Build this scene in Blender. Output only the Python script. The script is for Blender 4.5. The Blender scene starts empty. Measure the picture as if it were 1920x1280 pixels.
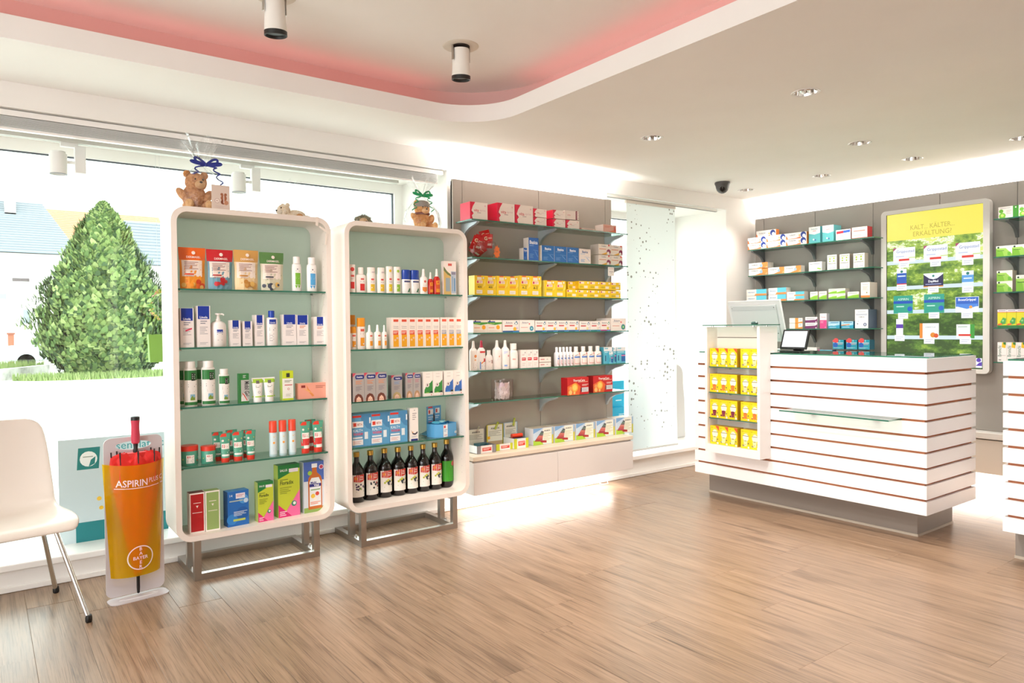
import bpy, bmesh, math, random
from mathutils import Vector, Matrix

random.seed(7)
S = bpy.context.scene
COL = S.collection
PI = math.pi

# ------------------------------------------------------------------ camera, sky, exposure
FPX, YAW, PITCH, ROLL = 1347.7, 0.63672, -0.018716, -0.00986
EYE = Vector((0, 0, 1.25))
_f = Vector((math.sin(YAW) * math.cos(PITCH), math.cos(YAW) * math.cos(PITCH), math.sin(PITCH)))
_r = Vector((math.cos(YAW), -math.sin(YAW), 0))
_u = _r.cross(_f)
_c, _s = math.cos(ROLL), math.sin(ROLL)
R_, U_ = _r * _c + _u * _s, _u * _c - _r * _s
cam = bpy.data.cameras.new('camera')
cam.sensor_width = 36.0
cam.lens = 36.0 * FPX / 1920
cam.clip_start, cam.clip_end = 0.05, 300
camo = bpy.data.objects.new('camera', cam)
COL.objects.link(camo)
camo.matrix_world = Matrix(((R_.x, U_.x, -_f.x, 0), (R_.y, U_.y, -_f.y, 0), (R_.z, U_.z, -_f.z, EYE.z), (0, 0, 0, 1)))
S.camera = camo

W = bpy.data.worlds.new('sky')
S.world = W
W.use_nodes = True
bg = W.node_tree.nodes['Background']
bg.inputs[0].default_value = (0.97, 0.985, 1.0, 1)
bg.inputs[1].default_value = 4.8
S.view_settings.view_transform = 'Standard'
S.view_settings.look = 'None'
S.view_settings.gamma = 1
S.view_settings.use_curve_mapping = False
S.view_settings.exposure = 0.22
S.cycles.use_denoising = True
S.cycles.max_bounces = 10
S.cycles.diffuse_bounces = 5
S.cycles.transparent_max_bounces = 24
S.cycles.sample_clamp_indirect = 6.0
S.cycles.caustics_reflective = False
S.cycles.caustics_refractive = False


def area(name, loc, sx, sy, power, color, rot):
    d = bpy.data.lights.new(name, 'AREA')
    d.shape = 'RECTANGLE'
    d.size, d.size_y, d.energy, d.color = sx, sy, power, color
    o = bpy.data.objects.new(name, d)
    o.location, o.rotation_euler = loc, rot
    COL.objects.link(o)
    return o


def spot(name, loc, power, color, tgt, ang=80, blend=0.6, rad=0.05):
    d = bpy.data.lights.new(name, 'SPOT')
    d.energy, d.color, d.spot_size, d.spot_blend, d.shadow_soft_size = power, color, math.radians(ang), blend, rad
    o = bpy.data.objects.new(name, d)
    o.location = loc
    o.rotation_euler = (Vector(tgt) - Vector(loc)).to_track_quat('-Z', 'Y').to_euler()
    COL.objects.link(o)
    return o


WARM, NEUT, PINK = (1, 0.955, 0.90), (1, 0.97, 0.93), (1, 0.06, 0.07)
CEIL, CEIL2 = 2.455, 2.69
WY, WX = 4.215, 6.065          # inner face of the window wall, inner face of the wall behind the counters
# LED strips behind the top edge of the grey panels (shine up the wall) and under the wall cabinets (shine down)
area('led_strip_window_wall', (3.32, 4.197, 2.235), 1.44, 0.02, 22, NEUT, (PI, 0, 0))
area('led_strip_back_wall', (6.045, 2.0, 2.235), 0.02, 4.3, 60, NEUT, (PI, 0, 0))
area('led_strip_low_window_wall', (3.31, 4.10, 0.145), 1.40, 0.03, 9, WARM, (0, 0, 0))
area('led_strip_low_back_wall', (5.93, 2.0, 0.145), 0.03, 4.2, 40, NEUT, (0, 0, 0))
# pink LED strips lying on the ledge of the raised ceiling
area('led_strip_cove_window_side', (0.6, 3.69, 2.565), 3.2, 0.10, 0.6, PINK, (PI, 0, 0))
area('led_strip_cove_counter_side', (2.56, 1.2, 2.565), 0.10, 4.2, 0.85, PINK, (PI, 0, 0))
# recessed and pivoting ceiling lamps
DOWN = [(3.46, 2.10), (3.47, 3.17), (4.718, 2.476), (5.48, 1.80), (5.485, 2.487), (5.485, 3.19), (5.49, 3.906),
        (3.46, 1.0)]
for i, (x, y) in enumerate(DOWN):
    spot('downlight_lamp', (x, y, CEIL - 0.012), 30 if x > 5 else 58, WARM, (x, y, 0), 110, 0.8, 0.04)
PIVOT = [(1.045, 3.11), (2.0, 3.12)]
for x, y in PIVOT + [(0.0, 3.1), (1.0, 2.1), (2.0, 2.1), (0.0, 2.1)]:
    spot('pivot_lamp', (x, y - 0.02, CEIL2 - 0.19), 55, WARM, (x + 1.3, y - 0.1, 0.5), 95, 0.8, 0.04)


# ------------------------------------------------------------------ pixel of the photo -> point on a real plane (metres)
def at(px, py, ax, v):
    d = _f + R_ * ((px - 960) / FPX) - U_ * ((py - 640) / FPX)
    i = 'XYZ'.index(ax)
    return EYE + d * ((v - EYE[i]) / d[i])


# ------------------------------------------------------------------ materials
def lin(h):
    h = h.lstrip('#')
    c = [int(h[i:i + 2], 16) / 255 for i in (0, 2, 4)]
    return [x / 12.92 if x <= 0.04045 else ((x + 0.055) / 1.055) ** 2.4 for x in c] + [1]


_mats = {}


def new_mat(name):
    m = bpy.data.materials.new(name)
    m.use_nodes = True
    nt = m.node_tree
    return m, nt, nt.nodes['Principled BSDF']


def M(h, rough=0.45, metal=0.0, coat=0.0, bump=0.0, bscale=60, trans=0):
    k = (h, rough, metal, coat, bump, bscale, trans)
    if k in _mats:
        return _mats[k]
    m, nt, b = new_mat('paint_' + h.strip('#'))
    b.inputs['Base Color'].default_value = lin(h)
    b.inputs['Roughness'].default_value = rough
    b.inputs['Metallic'].default_value = metal
    b.inputs['Coat Weight'].default_value = coat
    if bump:
        tc = nt.nodes.new('ShaderNodeTexCoord')
        n = nt.nodes.new('ShaderNodeTexNoise')
        n.inputs['Scale'].default_value = bscale
        n.inputs['Detail'].default_value = 4
        bp = nt.nodes.new('ShaderNodeBump')
        bp.inputs['Strength'].default_value = bump
        bp.inputs['Distance'].default_value = 0.004
        nt.links.new(tc.outputs['Object'], n.inputs['Vector'])
        nt.links.new(n.outputs['Fac'], bp.inputs['Height'])
        nt.links.new(bp.outputs['Normal'], b.inputs['Normal'])
    _mats[k] = m
    return m


def EM(h, s=1.0):
    k = ('em', h, s)
    if k not in _mats:
        m, nt, b = new_mat('lit_' + h.strip('#'))
        b.inputs['Base Color'].default_value = (0.02, 0.02, 0.02, 1)
        b.inputs['Emission Color'].default_value = lin(h)
        b.inputs['Emission Strength'].default_value = s
        b.inputs['Roughness'].default_value = 0.25
        _mats[k] = m
    return _mats[k]


def sheet(name, tint, refl=1.0, rough=0.0, ior=1.45, diff=0.0, dcol='#FFFFFF', bump=0):
    """thin clear sheet (glass, film): straight-through tint, mirror by Fresnel, optional haze"""
    if name in _mats:
        return _mats[name]
    m, nt, b = new_mat(name)
    nt.nodes.remove(b)
    out = nt.nodes['Material Output']
    t = nt.nodes.new('ShaderNodeBsdfTransparent')
    t.inputs[0].default_value = lin(tint)
    g = nt.nodes.new('ShaderNodeBsdfGlossy')
    g.inputs['Roughness'].default_value = rough
    fr = nt.nodes.new('ShaderNodeLayerWeight')      # same mirror share on both faces of the sheet (Schlick)
    fr.inputs['Blend'].default_value = 0.5
    pw = nt.nodes.new('ShaderNodeMath')
    pw.operation = 'POWER'
    pw.inputs[1].default_value = 5.0
    mu = nt.nodes.new('ShaderNodeMath')
    mu.operation = 'MULTIPLY_ADD'
    mu.inputs[1].default_value = 0.8 * refl
    mu.inputs[2].default_value = 0.04 * refl
    mu.use_clamp = True
    nt.links.new(fr.outputs['Facing'], pw.inputs[0])
    mx = nt.nodes.new('ShaderNodeMixShader')
    nt.links.new(pw.outputs[0], mu.inputs[0])
    nt.links.new(mu.outputs[0], mx.inputs[0])
    src = t
    if diff:
        d = nt.nodes.new('ShaderNodeBsdfDiffuse')
        d.inputs[0].default_value = lin(dcol)
        tl = nt.nodes.new('ShaderNodeBsdfTranslucent')
        tl.inputs[0].default_value = lin(dcol)
        m0 = nt.nodes.new('ShaderNodeMixShader')
        nt.links.new(d.outputs[0], m0.inputs[1])
        nt.links.new(tl.outputs[0], m0.inputs[2])
        m1 = nt.nodes.new('ShaderNodeMixShader')
        m1.inputs[0].default_value = diff
        nt.links.new(t.outputs[0], m1.inputs[1])
        nt.links.new(m0.outputs[0], m1.inputs[2])
        src = m1
    if bump:
        tc = nt.nodes.new('ShaderNodeTexCoord')
        n = nt.nodes.new('ShaderNodeTexNoise')
        n.inputs['Scale'].default_value = 18
        n.inputs['Detail'].default_value = 5
        bp = nt.nodes.new('ShaderNodeBump')
        bp.inputs['Strength'].default_value = bump
        bp.inputs['Distance'].default_value = 0.02
        nt.links.new(tc.outputs['Object'], n.inputs['Vector'])
        nt.links.new(n.outputs['Fac'], bp.inputs['Height'])
        nt.links.new(bp.outputs['Normal'], g.inputs['Normal'])
        nt.links.new(bp.outputs['Normal'], fr.inputs['Normal'])
    nt.links.new(src.outputs[0], mx.inputs[1])
    nt.links.new(g.outputs[0], mx.inputs[2])
    nt.links.new(mx.outputs[0], out.inputs[0])
    _mats[name] = m
    return m


GLASS = sheet('clear_glass', '#F4FBF8', 1.0)
SHELFGLASS = sheet('shelf_glass', '#DCEBE4', 1.1)
CELLO = sheet('cellophane', '#FDFDFD', 1.2, 0.10, bump=0.8, diff=.05, dcol='#FFFFFF')
GEDGE = M('#2F6B57', 0.15)
WHITE = M('#F3EFEA', 0.5)
GLOSSW = M('#F4F1EE', 0.22)
STEEL = M('#B9B4AE', 0.3, 1.0)
CHROME = M('#D8D8D8', 0.12, 1.0)
BLACK = M('#151515', 0.4)
BLUE, RED = '#0E3C9E', '#D21F26'


def wall_paint():
    m, nt, b = new_mat('wall_paint')
    tc = nt.nodes.new('ShaderNodeTexCoord')
    n = nt.nodes.new('ShaderNodeTexNoise')
    n.inputs['Scale'].default_value = 3
    n.inputs['Detail'].default_value = 6
    cr = nt.nodes.new('ShaderNodeValToRGB')
    cr.color_ramp.elements[0].color = lin('#EFEBE6')
    cr.color_ramp.elements[1].color = lin('#F5F2EE')
    n2 = nt.nodes.new('ShaderNodeTexNoise')
    n2.inputs['Scale'].default_value = 140
    bp = nt.nodes.new('ShaderNodeBump')
    bp.inputs['Strength'].default_value = 0.06
    bp.inputs['Distance'].default_value = 0.003
    L = nt.links.new
    L(tc.outputs['Object'], n.inputs['Vector'])
    L(tc.outputs['Object'], n2.inputs['Vector'])
    L(n.outputs['Fac'], cr.inputs['Fac'])
    L(cr.outputs['Color'], b.inputs['Base Color'])
    L(n2.outputs['Fac'], bp.inputs['Height'])
    L(bp.outputs['Normal'], b.inputs['Normal'])
    b.inputs['Roughness'].default_value = 0.7
    return m


WALL = wall_paint()


def plank_mat():
    m, nt, b = new_mat('oak_vinyl_plank')
    L = nt.links.new
    N = nt.nodes.new
    tc = N('ShaderNodeTexCoord')
    oi = N('ShaderNodeObjectInfo')
    mul = N('ShaderNodeMath')
    mul.operation = 'MULTIPLY'
    mul.inputs[1].default_value = 57
    L(oi.outputs['Random'], mul.inputs[0])
    comb = N('ShaderNodeCombineXYZ')
    L(mul.outputs[0], comb.inputs[0])
    L(mul.outputs[0], comb.inputs[1])
    L(mul.outputs[0], comb.inputs[2])
    add = N('ShaderNodeVectorMath')
    L(tc.outputs['Object'], add.inputs[0])
    L(comb.outputs[0], add.inputs[1])
    mp = N('ShaderNodeMapping')
    mp.inputs['Scale'].default_value = (40, 1.7, 1)
    L(add.outputs[0], mp.inputs['Vector'])
    n1 = N('ShaderNodeTexNoise')
    n1.inputs['Scale'].default_value = 1.0
    n1.inputs['Detail'].default_value = 9
    n1.inputs['Roughness'].default_value = 0.68
    n1.inputs['Distortion'].default_value = 0.5
    L(mp.outputs[0], n1.inputs['Vector'])
    mp2 = N('ShaderNodeMapping')
    mp2.inputs['Scale'].default_value = (260, 4, 1)
    L(add.outputs[0], mp2.inputs['Vector'])
    n2 = N('ShaderNodeTexNoise')
    n2.inputs['Scale'].default_value = 1
    n2.inputs['Detail'].default_value = 4
    L(mp2.outputs[0], n2.inputs['Vector'])
    mp3 = N('ShaderNodeMapping')
    mp3.inputs['Scale'].default_value = (11, 2.2, 1)
    L(add.outputs[0], mp3.inputs['Vector'])
    n3 = N('ShaderNodeTexNoise')
    n3.inputs['Scale'].default_value = 1.0
    n3.inputs['Detail'].default_value = 2
    L(mp3.outputs[0], n3.inputs['Vector'])
    cr = N('ShaderNodeValToRGB')
    e = cr.color_ramp.elements
    e[0].position, e[0].color = 0.30, lin('#69523F')
    e[1].position, e[1].color = 0.72, lin('#A98B73')
    x = e.new(0.43)
    x.color = lin('#8F745D')
    x = e.new(0.55)
    x.color = lin('#9B7F67')
    L(n1.outputs['Fac'], cr.inputs['Fac'])
    # fine dark pores
    cr2 = N('ShaderNodeValToRGB')
    cr2.color_ramp.elements[0].position, cr2.color_ramp.elements[0].color = 0.36, (0.50, 0.46, 0.43, 1)
    cr2.color_ramp.elements[1].position, cr2.color_ramp.elements[1].color = 0.48, (1, 1, 1, 1)
    L(n2.outputs['Fac'], cr2.inputs['Fac'])
    mx = N('ShaderNodeMixRGB')
    mx.blend_type = 'MULTIPLY'
    mx.inputs[0].default_value = 0.75
    L(cr.outputs[0], mx.inputs[1])
    L(cr2.outputs[0], mx.inputs[2])
    cr3 = N('ShaderNodeValToRGB')
    cr3.color_ramp.elements[0].position, cr3.color_ramp.elements[0].color = 0.27, (0.40, 0.36, 0.33, 1)
    cr3.color_ramp.elements[1].position, cr3.color_ramp.elements[1].color = 0.40, (1, 1, 1, 1)
    L(n3.outputs['Fac'], cr3.inputs['Fac'])
    mx3 = N('ShaderNodeMixRGB')
    mx3.blend_type = 'MULTIPLY'
    mx3.inputs[0].default_value = 0.6
    L(mx.outputs[0], mx3.inputs[1])
    L(cr3.outputs[0], mx3.inputs[2])
    hsv = N('ShaderNodeHueSaturation')
    mr = N('ShaderNodeMapRange')
    mr.inputs['To Min'].default_value = 0.93
    mr.inputs['To Max'].default_value = 1.08
    L(oi.outputs['Random'], mr.inputs['Value'])
    L(mr.outputs[0], hsv.inputs['Value'])
    L(mx3.outputs[0], hsv.inputs['Color'])
    L(hsv.outputs[0], b.inputs['Base Color'])
    rr = N('ShaderNodeMapRange')
    rr.inputs['To Min'].default_value = 0.24
    rr.inputs['To Max'].default_value = 0.40
    L(n1.outputs['Fac'], rr.inputs['Value'])
    L(rr.outputs[0], b.inputs['Roughness'])
    bp = N('ShaderNodeBump')
    bp.inputs['Strength'].default_value = 0.12
    bp.inputs['Distance'].default_value = 0.002
    L(n2.outputs['Fac'], bp.inputs['Height'])
    L(bp.outputs['Normal'], b.inputs['Normal'])
    return m


def noise_mat(name, cols, scale=5, detail=6, rough=0.8, bump=0.3, dist=0.02, stretch=(1, 1, 1), pos=None, rnd=False):
    m, nt, b = new_mat(name)
    L, N = nt.links.new, nt.nodes.new
    tc = N('ShaderNodeTexCoord')
    mp = N('ShaderNodeMapping')
    mp.inputs['Scale'].default_value = stretch
    L(tc.outputs['Object'], mp.inputs['Vector'])
    n = N('ShaderNodeTexNoise')
    n.inputs['Scale'].default_value = scale
    n.inputs['Detail'].default_value = detail
    L(mp.outputs[0], n.inputs['Vector'])
    cr = N('ShaderNodeValToRGB')
    e = cr.color_ramp.elements
    pos = pos or [0.3 + 0.4 * i / (len(cols) - 1) for i in range(len(cols))]
    e[0].position, e[0].color = pos[0], lin(cols[0])
    e[1].position, e[1].color = pos[-1], lin(cols[-1])
    for p, c in zip(pos[1:-1], cols[1:-1]):
        e.new(p).color = lin(c)
    L(n.outputs['Fac'], cr.inputs['Fac'])
    L(cr.outputs[0], b.inputs['Base Color'])
    b.inputs['Roughness'].default_value = rough
    if bump:
        bp = N('ShaderNodeBump')
        bp.inputs['Strength'].default_value = bump
        bp.inputs['Distance'].default_value = dist
        L(n.outputs['Fac'], bp.inputs['Height'])
        L(bp.outputs['Normal'], b.inputs['Normal'])
    return m


# ------------------------------------------------------------------ mesh builder
_text = {}


def text2d(s, bold=0.0):
    """triangulated outline of a line of lettering, normalised to its own box"""
    k = (s, bold)
    if k not in _text:
        cu = bpy.data.curves.new('lettering', 'FONT')
        cu.body = s
        cu.resolution_u = 2
        cu.offset = bold
        ob = bpy.data.objects.new('lettering', cu)
        me = ob.to_mesh()
        vs = [(v.co.x, v.co.y) for v in me.vertices]
        fs = [tuple(p.vertices) for p in me.polygons]
        ob.to_mesh_clear()
        bpy.data.objects.remove(ob)
        bpy.data.curves.remove(cu)
        if not vs:
            return [], [], 1
        x0, x1 = min(v[0] for v in vs), max(v[0] for v in vs)
        y0, y1 = min(v[1] for v in vs), max(v[1] for v in vs)
        h = max(y1 - y0, 1e-6)
        _text[k] = ([((x - (x0 + x1) / 2) / h, (y - (y0 + y1) / 2) / h) for x, y in vs], fs, (x1 - x0) / h)
    return _text[k]


class MB:
    def __init__(s):
        s.v, s.f, s.m, s.mats = [], [], [], []

    def mi(s, mat):
        if isinstance(mat, str):
            mat = M(mat)
        if mat not in s.mats:
            s.mats.append(mat)
        return s.mats.index(mat)

    def add(s, vs, fs, mat):
        o = len(s.v)
        s.v += [tuple(v) for v in vs]
        k = s.mi(mat)
        for f in fs:
            s.f.append(tuple(i + o for i in f))
            s.m.append(k)
        return s

    def box(s, x0, x1, y0, y1, z0, z1, mat, front=None, top=None, side=None, right=None):
        vs = [(x0, y0, z0), (x1, y0, z0), (x1, y1, z0), (x0, y1, z0), (x0, y0, z1), (x1, y0, z1), (x1, y1, z1), (x0, y1, z1)]
        for f, m in (((0, 1, 5, 4), front), ((4, 5, 6, 7), top), ((3, 0, 4, 7), side), ((1, 2, 6, 5), right or side),
                     ((2, 3, 7, 6), None), ((3, 2, 1, 0), None)):
            s.add([vs[i] for i in f], [(0, 1, 2, 3)], m or mat)
        return s

    def lathe(s, prof, mat, n=20, c=(0, 0), sy=1.0, cap=True):
        vs, fs = [], []
        for r, z in prof:
            for i in range(n):
                a = 2 * PI * i / n
                vs.append((c[0] + r * math.cos(a), c[1] + r * sy * math.sin(a), z))
        for j in range(len(prof) - 1):
            for i in range(n):
                k = (i + 1) % n
                fs.append((j * n + i, j * n + k, (j + 1) * n + k, (j + 1) * n + i))
        if cap:
            fs.append(tuple(range(n - 1, -1, -1)))
            t = (len(prof) - 1) * n
            fs.append(tuple(range(t, t + n)))
        return s.add(vs, fs, mat)

    def loft(s, rings, mat, cap=True, closed=True):
        n = len(rings[0])
        vs = [p for r in rings for p in r]
        fs = []
        for j in range(len(rings) - 1):
            for i in range(n if closed else n - 1):
                k = (i + 1) % n
                fs.append((j * n + i, j * n + k, (j + 1) * n + k, (j + 1) * n + i))
        if cap:
            fs.append(tuple(range(n - 1, -1, -1)))
            t = (len(rings) - 1) * n
            fs.append(tuple(range(t, t + n)))
        return s.add(vs, fs, mat)

    def tube(s, path, r, mat, n=10, cap=True):
        path = [Vector(p) for p in path]
        rr = r if isinstance(r, (list, tuple)) else [r] * len(path)
        rings = []
        up = Vector((0, 0, 1))
        for i, p in enumerate(path):
            d = (path[min(i + 1, len(path) - 1)] - path[max(i - 1, 0)]).normalized()
            a = d.cross(up)
            if a.length < 1e-3:
                a = d.cross(Vector((0, 1, 0)))
            a.normalize()
            b = d.cross(a)
            rings.append([p + (a * math.cos(2 * PI * k / n) + b * math.sin(2 * PI * k / n)) * rr[i] for k in range(n)])
        return s.loft(rings, mat, cap)

    def ball(s, c, r, mat, n=14, m=9, rot=None):
        vs, fs = [], []
        for j in range(m + 1):
            t = PI * j / m
            for i in range(n):
                a = 2 * PI * i / n
                p = Vector((r[0] * math.sin(t) * math.cos(a), r[1] * math.sin(t) * math.sin(a), r[2] * math.cos(t)))
                if rot:
                    p = rot @ p
                vs.append(Vector(c) + p)
        for j in range(m):
            for i in range(n):
                k = (i + 1) % n
                fs.append((j * n + i, (j + 1) * n + i, (j + 1) * n + k, j * n + k))
        return s.add(vs, fs, mat)

    def prism(s, pts, a0, a1, mat, axis='y', cap_mat=None):
        """polygon (2-D) pushed along an axis; axis y: pts are (x, z)"""
        def P(p, a):
            return {'y': (p[0], a, p[1]), 'x': (a, p[0], p[1]), 'z': (p[0], p[1], a)}[axis]
        n = len(pts)
        vs = [P(p, a0) for p in pts] + [P(p, a1) for p in pts]
        s.add(vs, [(i, (i + 1) % n, n + (i + 1) % n, n + i) for i in range(n)], mat)
        s.add(vs, [tuple(range(n - 1, -1, -1)), tuple(range(n, 2 * n))], cap_mat or mat)
        return s

    def patch(s, pts, w, h, mp, o, c):
        """polygon (u, v) laid on a face; on a curved face it is cut into narrow strips that follow the bend"""
        if not mp.curved:
            return s.add([mp((u - .5) * w, v * h, o) for u, v in pts], [tuple(range(len(pts)))], c)
        us = sorted(set([round(p[0], 5) for p in pts] + [round(min(p[0] for p in pts) + (max(p[0] for p in pts) - min(p[0] for p in pts)) * i / 8, 5) for i in range(9)]))
        col = []
        for u in us:
            hit = []
            for i in range(len(pts)):
                (ua, va), (ub, vb) = pts[i], pts[(i + 1) % len(pts)]
                if min(ua, ub) - 1e-6 <= u <= max(ua, ub) + 1e-6:
                    hit += [va, vb] if abs(ua - ub) < 1e-6 else [va + (vb - va) * (u - ua) / (ub - ua)]
            if hit:
                col.append((u, min(hit), max(hit)))
        vs = []
        for u, a, b in col:
            vs += [mp((u - .5) * w, (a + (b - a) * q / 3) * h, o) for q in range(4)]
        return s.add(vs, [(4 * i + q, 4 * i + 4 + q, 4 * i + 5 + q, 4 * i + 1 + q) for i in range(len(col) - 1) for q in range(3)], c)

    def art(s, items, w, h, mp, off0=0.0003, step=0.00012):
        """flat print: rectangles, discs, polygons and lettering laid just proud of a face"""
        for i, it in enumerate(items):
            o = off0 + step * i
            k = it[0]
            if k == 'r':
                _, u0, v0, u1, v1, c = it
                n = max(1, int(8 * (u1 - u0))) if mp.curved else 1
                vs, fs = [], []
                for q in range(n + 1):
                    u = u0 + (u1 - u0) * q / n
                    vs += [mp((u - .5) * w, v0 * h, o), mp((u - .5) * w, v1 * h, o)]
                for q in range(n):
                    fs.append((2 * q, 2 * q + 2, 2 * q + 3, 2 * q + 1))
                s.add(vs, fs, c)
            elif k == 'd':
                _, u, v, r, c = it[:5]
                ry = it[5] if len(it) > 5 else r
                s.patch([(u + r * math.cos(2 * PI * q / 16), v + ry * w / h * math.sin(2 * PI * q / 16)) for q in range(16)], w, h, mp, o, c)
            elif k == 'p':
                s.patch(it[1], w, h, mp, o, it[2])
            elif k == 't':
                _, txt, u, v, hf, c = it[:6]
                mw = it[6] if len(it) > 6 else 0.9
                bold = it[7] if len(it) > 7 else 0.0
                rot = it[8] if len(it) > 8 else 0.0
                vs, fs, asp = text2d(txt, bold)
                H = hf * h
                lim = mw * (h if abs(rot) > 45 else w)
                sx = H if asp * H <= lim else lim / asp
                cr, sr = math.cos(math.radians(rot)), math.sin(math.radians(rot))
                out = []
                for x, y in vs:
                    x, y = x * sx, y * H
                    out.append(mp((u - .5) * w + x * cr - y * sr, v * h + x * sr + y * cr, o))
                s.add(out, fs, c)
            elif k == 'l':      # illegible small print: thin grey bars
                _, u0, v0, u1, v1, n, c = it
                for q in range(n):
                    vv = v1 + (v0 - v1) * (q + 0.2) / n
                    ue = u1 - (u1 - u0) * (0.0, 0.25, 0.1, 0.4)[q % 4]
                    hh = (v1 - v0) / n * 0.45
                    s.add([mp((u0 - .5) * w, (vv - hh) * h, o), mp((ue - .5) * w, (vv - hh) * h, o),
                           mp((ue - .5) * w, vv * h, o), mp((u0 - .5) * w, vv * h, o)], [(0, 1, 2, 3)], c)
        return s

    def mesh(s, name, smooth=40):
        me = bpy.data.meshes.new(name)
        me.from_pydata(s.v, [], s.f)
        for m in s.mats:
            me.materials.append(m)
        me.polygons.foreach_set('material_index', s.m)
        if smooth:
            bm = bmesh.new()
            bm.from_mesh(me)
            bmesh.ops.remove_doubles(bm, verts=bm.verts, dist=2e-5)
            bmesh.ops.recalc_face_normals(bm, faces=bm.faces)
            bm.to_mesh(me)
            bm.free()
            me.polygons.foreach_set('use_smooth', [True] * len(me.polygons))
            me.set_sharp_from_angle(angle=math.radians(smooth))
        me.update()
        return me

    def obj(s, name, parent=None, loc=(0, 0, 0), rotz=0.0, bevel=0, smooth=40):
        o = bpy.data.objects.new(name, s.mesh(name, smooth))
        COL.objects.link(o)
        o.location, o.rotation_euler = loc, (0, 0, rotz)
        if parent:
            o.parent = parent
        if bevel:
            b = o.modifiers.new('bevel', 'BEVEL')
            b.width, b.segments, b.limit_method = bevel, 2, 'ANGLE'
        return o


def flat_map(y):
    def f(x, z, o):
        return (x, y - o, z)
    f.curved = False
    return f


def cyl_map(R, z0=0.0, sy=1.0):
    def f(x, z, o):
        a = x / R
        return ((R + o) * math.sin(a), -(R + o) * sy * math.cos(a), z0 + z)
    f.curved = True
    return f


def tag(o, label=None, cat=None, group=None, kind=None):
    if label:
        n = len(label.split())
        if not 4 <= n <= 16:
            print('LABEL LENGTH', n, label)
        o['label'] = label
    if cat:
        o['category'] = cat
    if group:
        o['group'] = group
    if kind:
        o['kind'] = kind
    return o


def empty(name, loc=(0, 0, 0), rotz=0.0):
    o = bpy.data.objects.new(name, None)
    o.empty_display_size = 0.05
    COL.objects.link(o)
    o.location, o.rotation_euler = loc, (0, 0, rotz)
    return o


def structure(o):
    o['kind'] = 'structure'
    return o


def rrect(x0, x1, z0, z1, r, n=8):
    pts = []
    for cx, cz, a0 in ((x1 - r, z0 + r, -90), (x1 - r, z1 - r, 0), (x0 + r, z1 - r, 90), (x0 + r, z0 + r, 180)):
        for i in range(n + 1):
            a = math.radians(a0 + 90 * i / n)
            pts.append((cx + r * math.cos(a), cz + r * math.sin(a)))
    return pts


# ================================================================== THE ROOM
X0, Y0 = -3.3, -3.2
SILL1, SILL2, WTOP = 0.14, 0.178, 2.333
W1 = (-1.6, 2.579)
W2 = (4.083, 5.615)
m = MB()
for a in ((X0 - .2, WX + .2, WY, 4.95, WTOP, CEIL + .35), (X0 - .2, W1[0], WY, 4.95, 0, WTOP), (W1[1], W2[0], WY, 4.95, 0, WTOP),
          (W2[1], WX + .2, WY, 4.95, 0, WTOP), (W1[0], W1[1], WY, 4.95, 0, SILL1 - .035), (W2[0], W2[1], WY, 4.95, 0, SILL2 - .035)):
    m.box(*a, WALL)
structure(m.obj('wall_left', smooth=0))
structure(MB().box(WX, WX + .2, Y0, WY, 0, CEIL + .35, WALL).obj('wall_right', smooth=0))
structure(MB().box(X0, WX, Y0 - .2, Y0, 0, CEIL + .35, WALL).obj('wall_near', smooth=0))
m = MB()                                                            # entrance side behind the viewer: the shop's other big window
for a in ((X0 - .2, X0, Y0, WY, 0, .05), (X0 - .2, X0, Y0, WY, 2.4, CEIL + .35), (X0 - .2, X0, Y0, -3.0, .05, 2.4), (X0 - .2, X0, 2.6, WY, .05, 2.4)):
    m.box(*a, WALL)
structure(m.obj('wall_entrance', smooth=0))
m = MB().box(W1[0], W1[1], 4.188, 4.86, SILL1 - .035, SILL1, GLOSSW)
structure(m.obj('trim_1', bevel=.006))
m = MB().box(W2[0] - .02, W2[1], 4.178, 4.86, SILL2 - .035, SILL2, GLOSSW)
structure(m.obj('trim_2', bevel=.006))
structure(MB().box(X0, WX, 4.203, 4.2149, 0.001, .028, WHITE).obj('baseboard_left', bevel=.003))

# floor: dark bed with loose-laid vinyl planks running towards the window wall
PLK = plank_mat()
floor = MB().box(X0 - .2, WX + .2, Y0 - .2, 4.95, -.10, -.004, M('#6E5846', .8))
floor.box(X0 - .2, WX + .2, Y0 - .2, .45, -.004, 0, PLK).box(X0 - .2, -.412, .45, WY, -.004, 0, PLK)
floor = structure(floor.obj('floor', smooth=0))
PW, PL = .185, 1.22
_pm = {}


def plank_mesh(l):
    l = round(l, 2)
    if l not in _pm:
        e = .0008
        m = MB()
        w, h = PW / 2 - .0003, .004
        m.loft([[(-w, -l / 2, -h), (w, -l / 2, -h), (w, l / 2, -h), (-w, l / 2, -h)],
                [(-w, -l / 2, -e), (w, -l / 2, -e), (w, l / 2, -e), (-w, l / 2, -e)],
                [(-w + e, -l / 2 + e, 0), (w - e, -l / 2 + e, 0), (w - e, l / 2 - e, 0), (-w + e, l / 2 - e, 0)]], PLK)
        _pm[l] = m.mesh('plank', 0)
    return _pm[l]


rng = random.Random(3)
for i in range(35):
    x = -.41 + PW * (i + .5)
    y = .45 - rng.choice((0, .2, .41, .61, .81, 1.01))
    while y < WY - .02:
        a, b = max(y, .45), min(y + PL - .0008, WY)
        if b - a > .03:
            o = bpy.data.objects.new('plank', plank_mesh(b - a))
            COL.objects.link(o)
            o.location = (x, (a + b) / 2, 0)
            o.parent = floor
        y += PL

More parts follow.
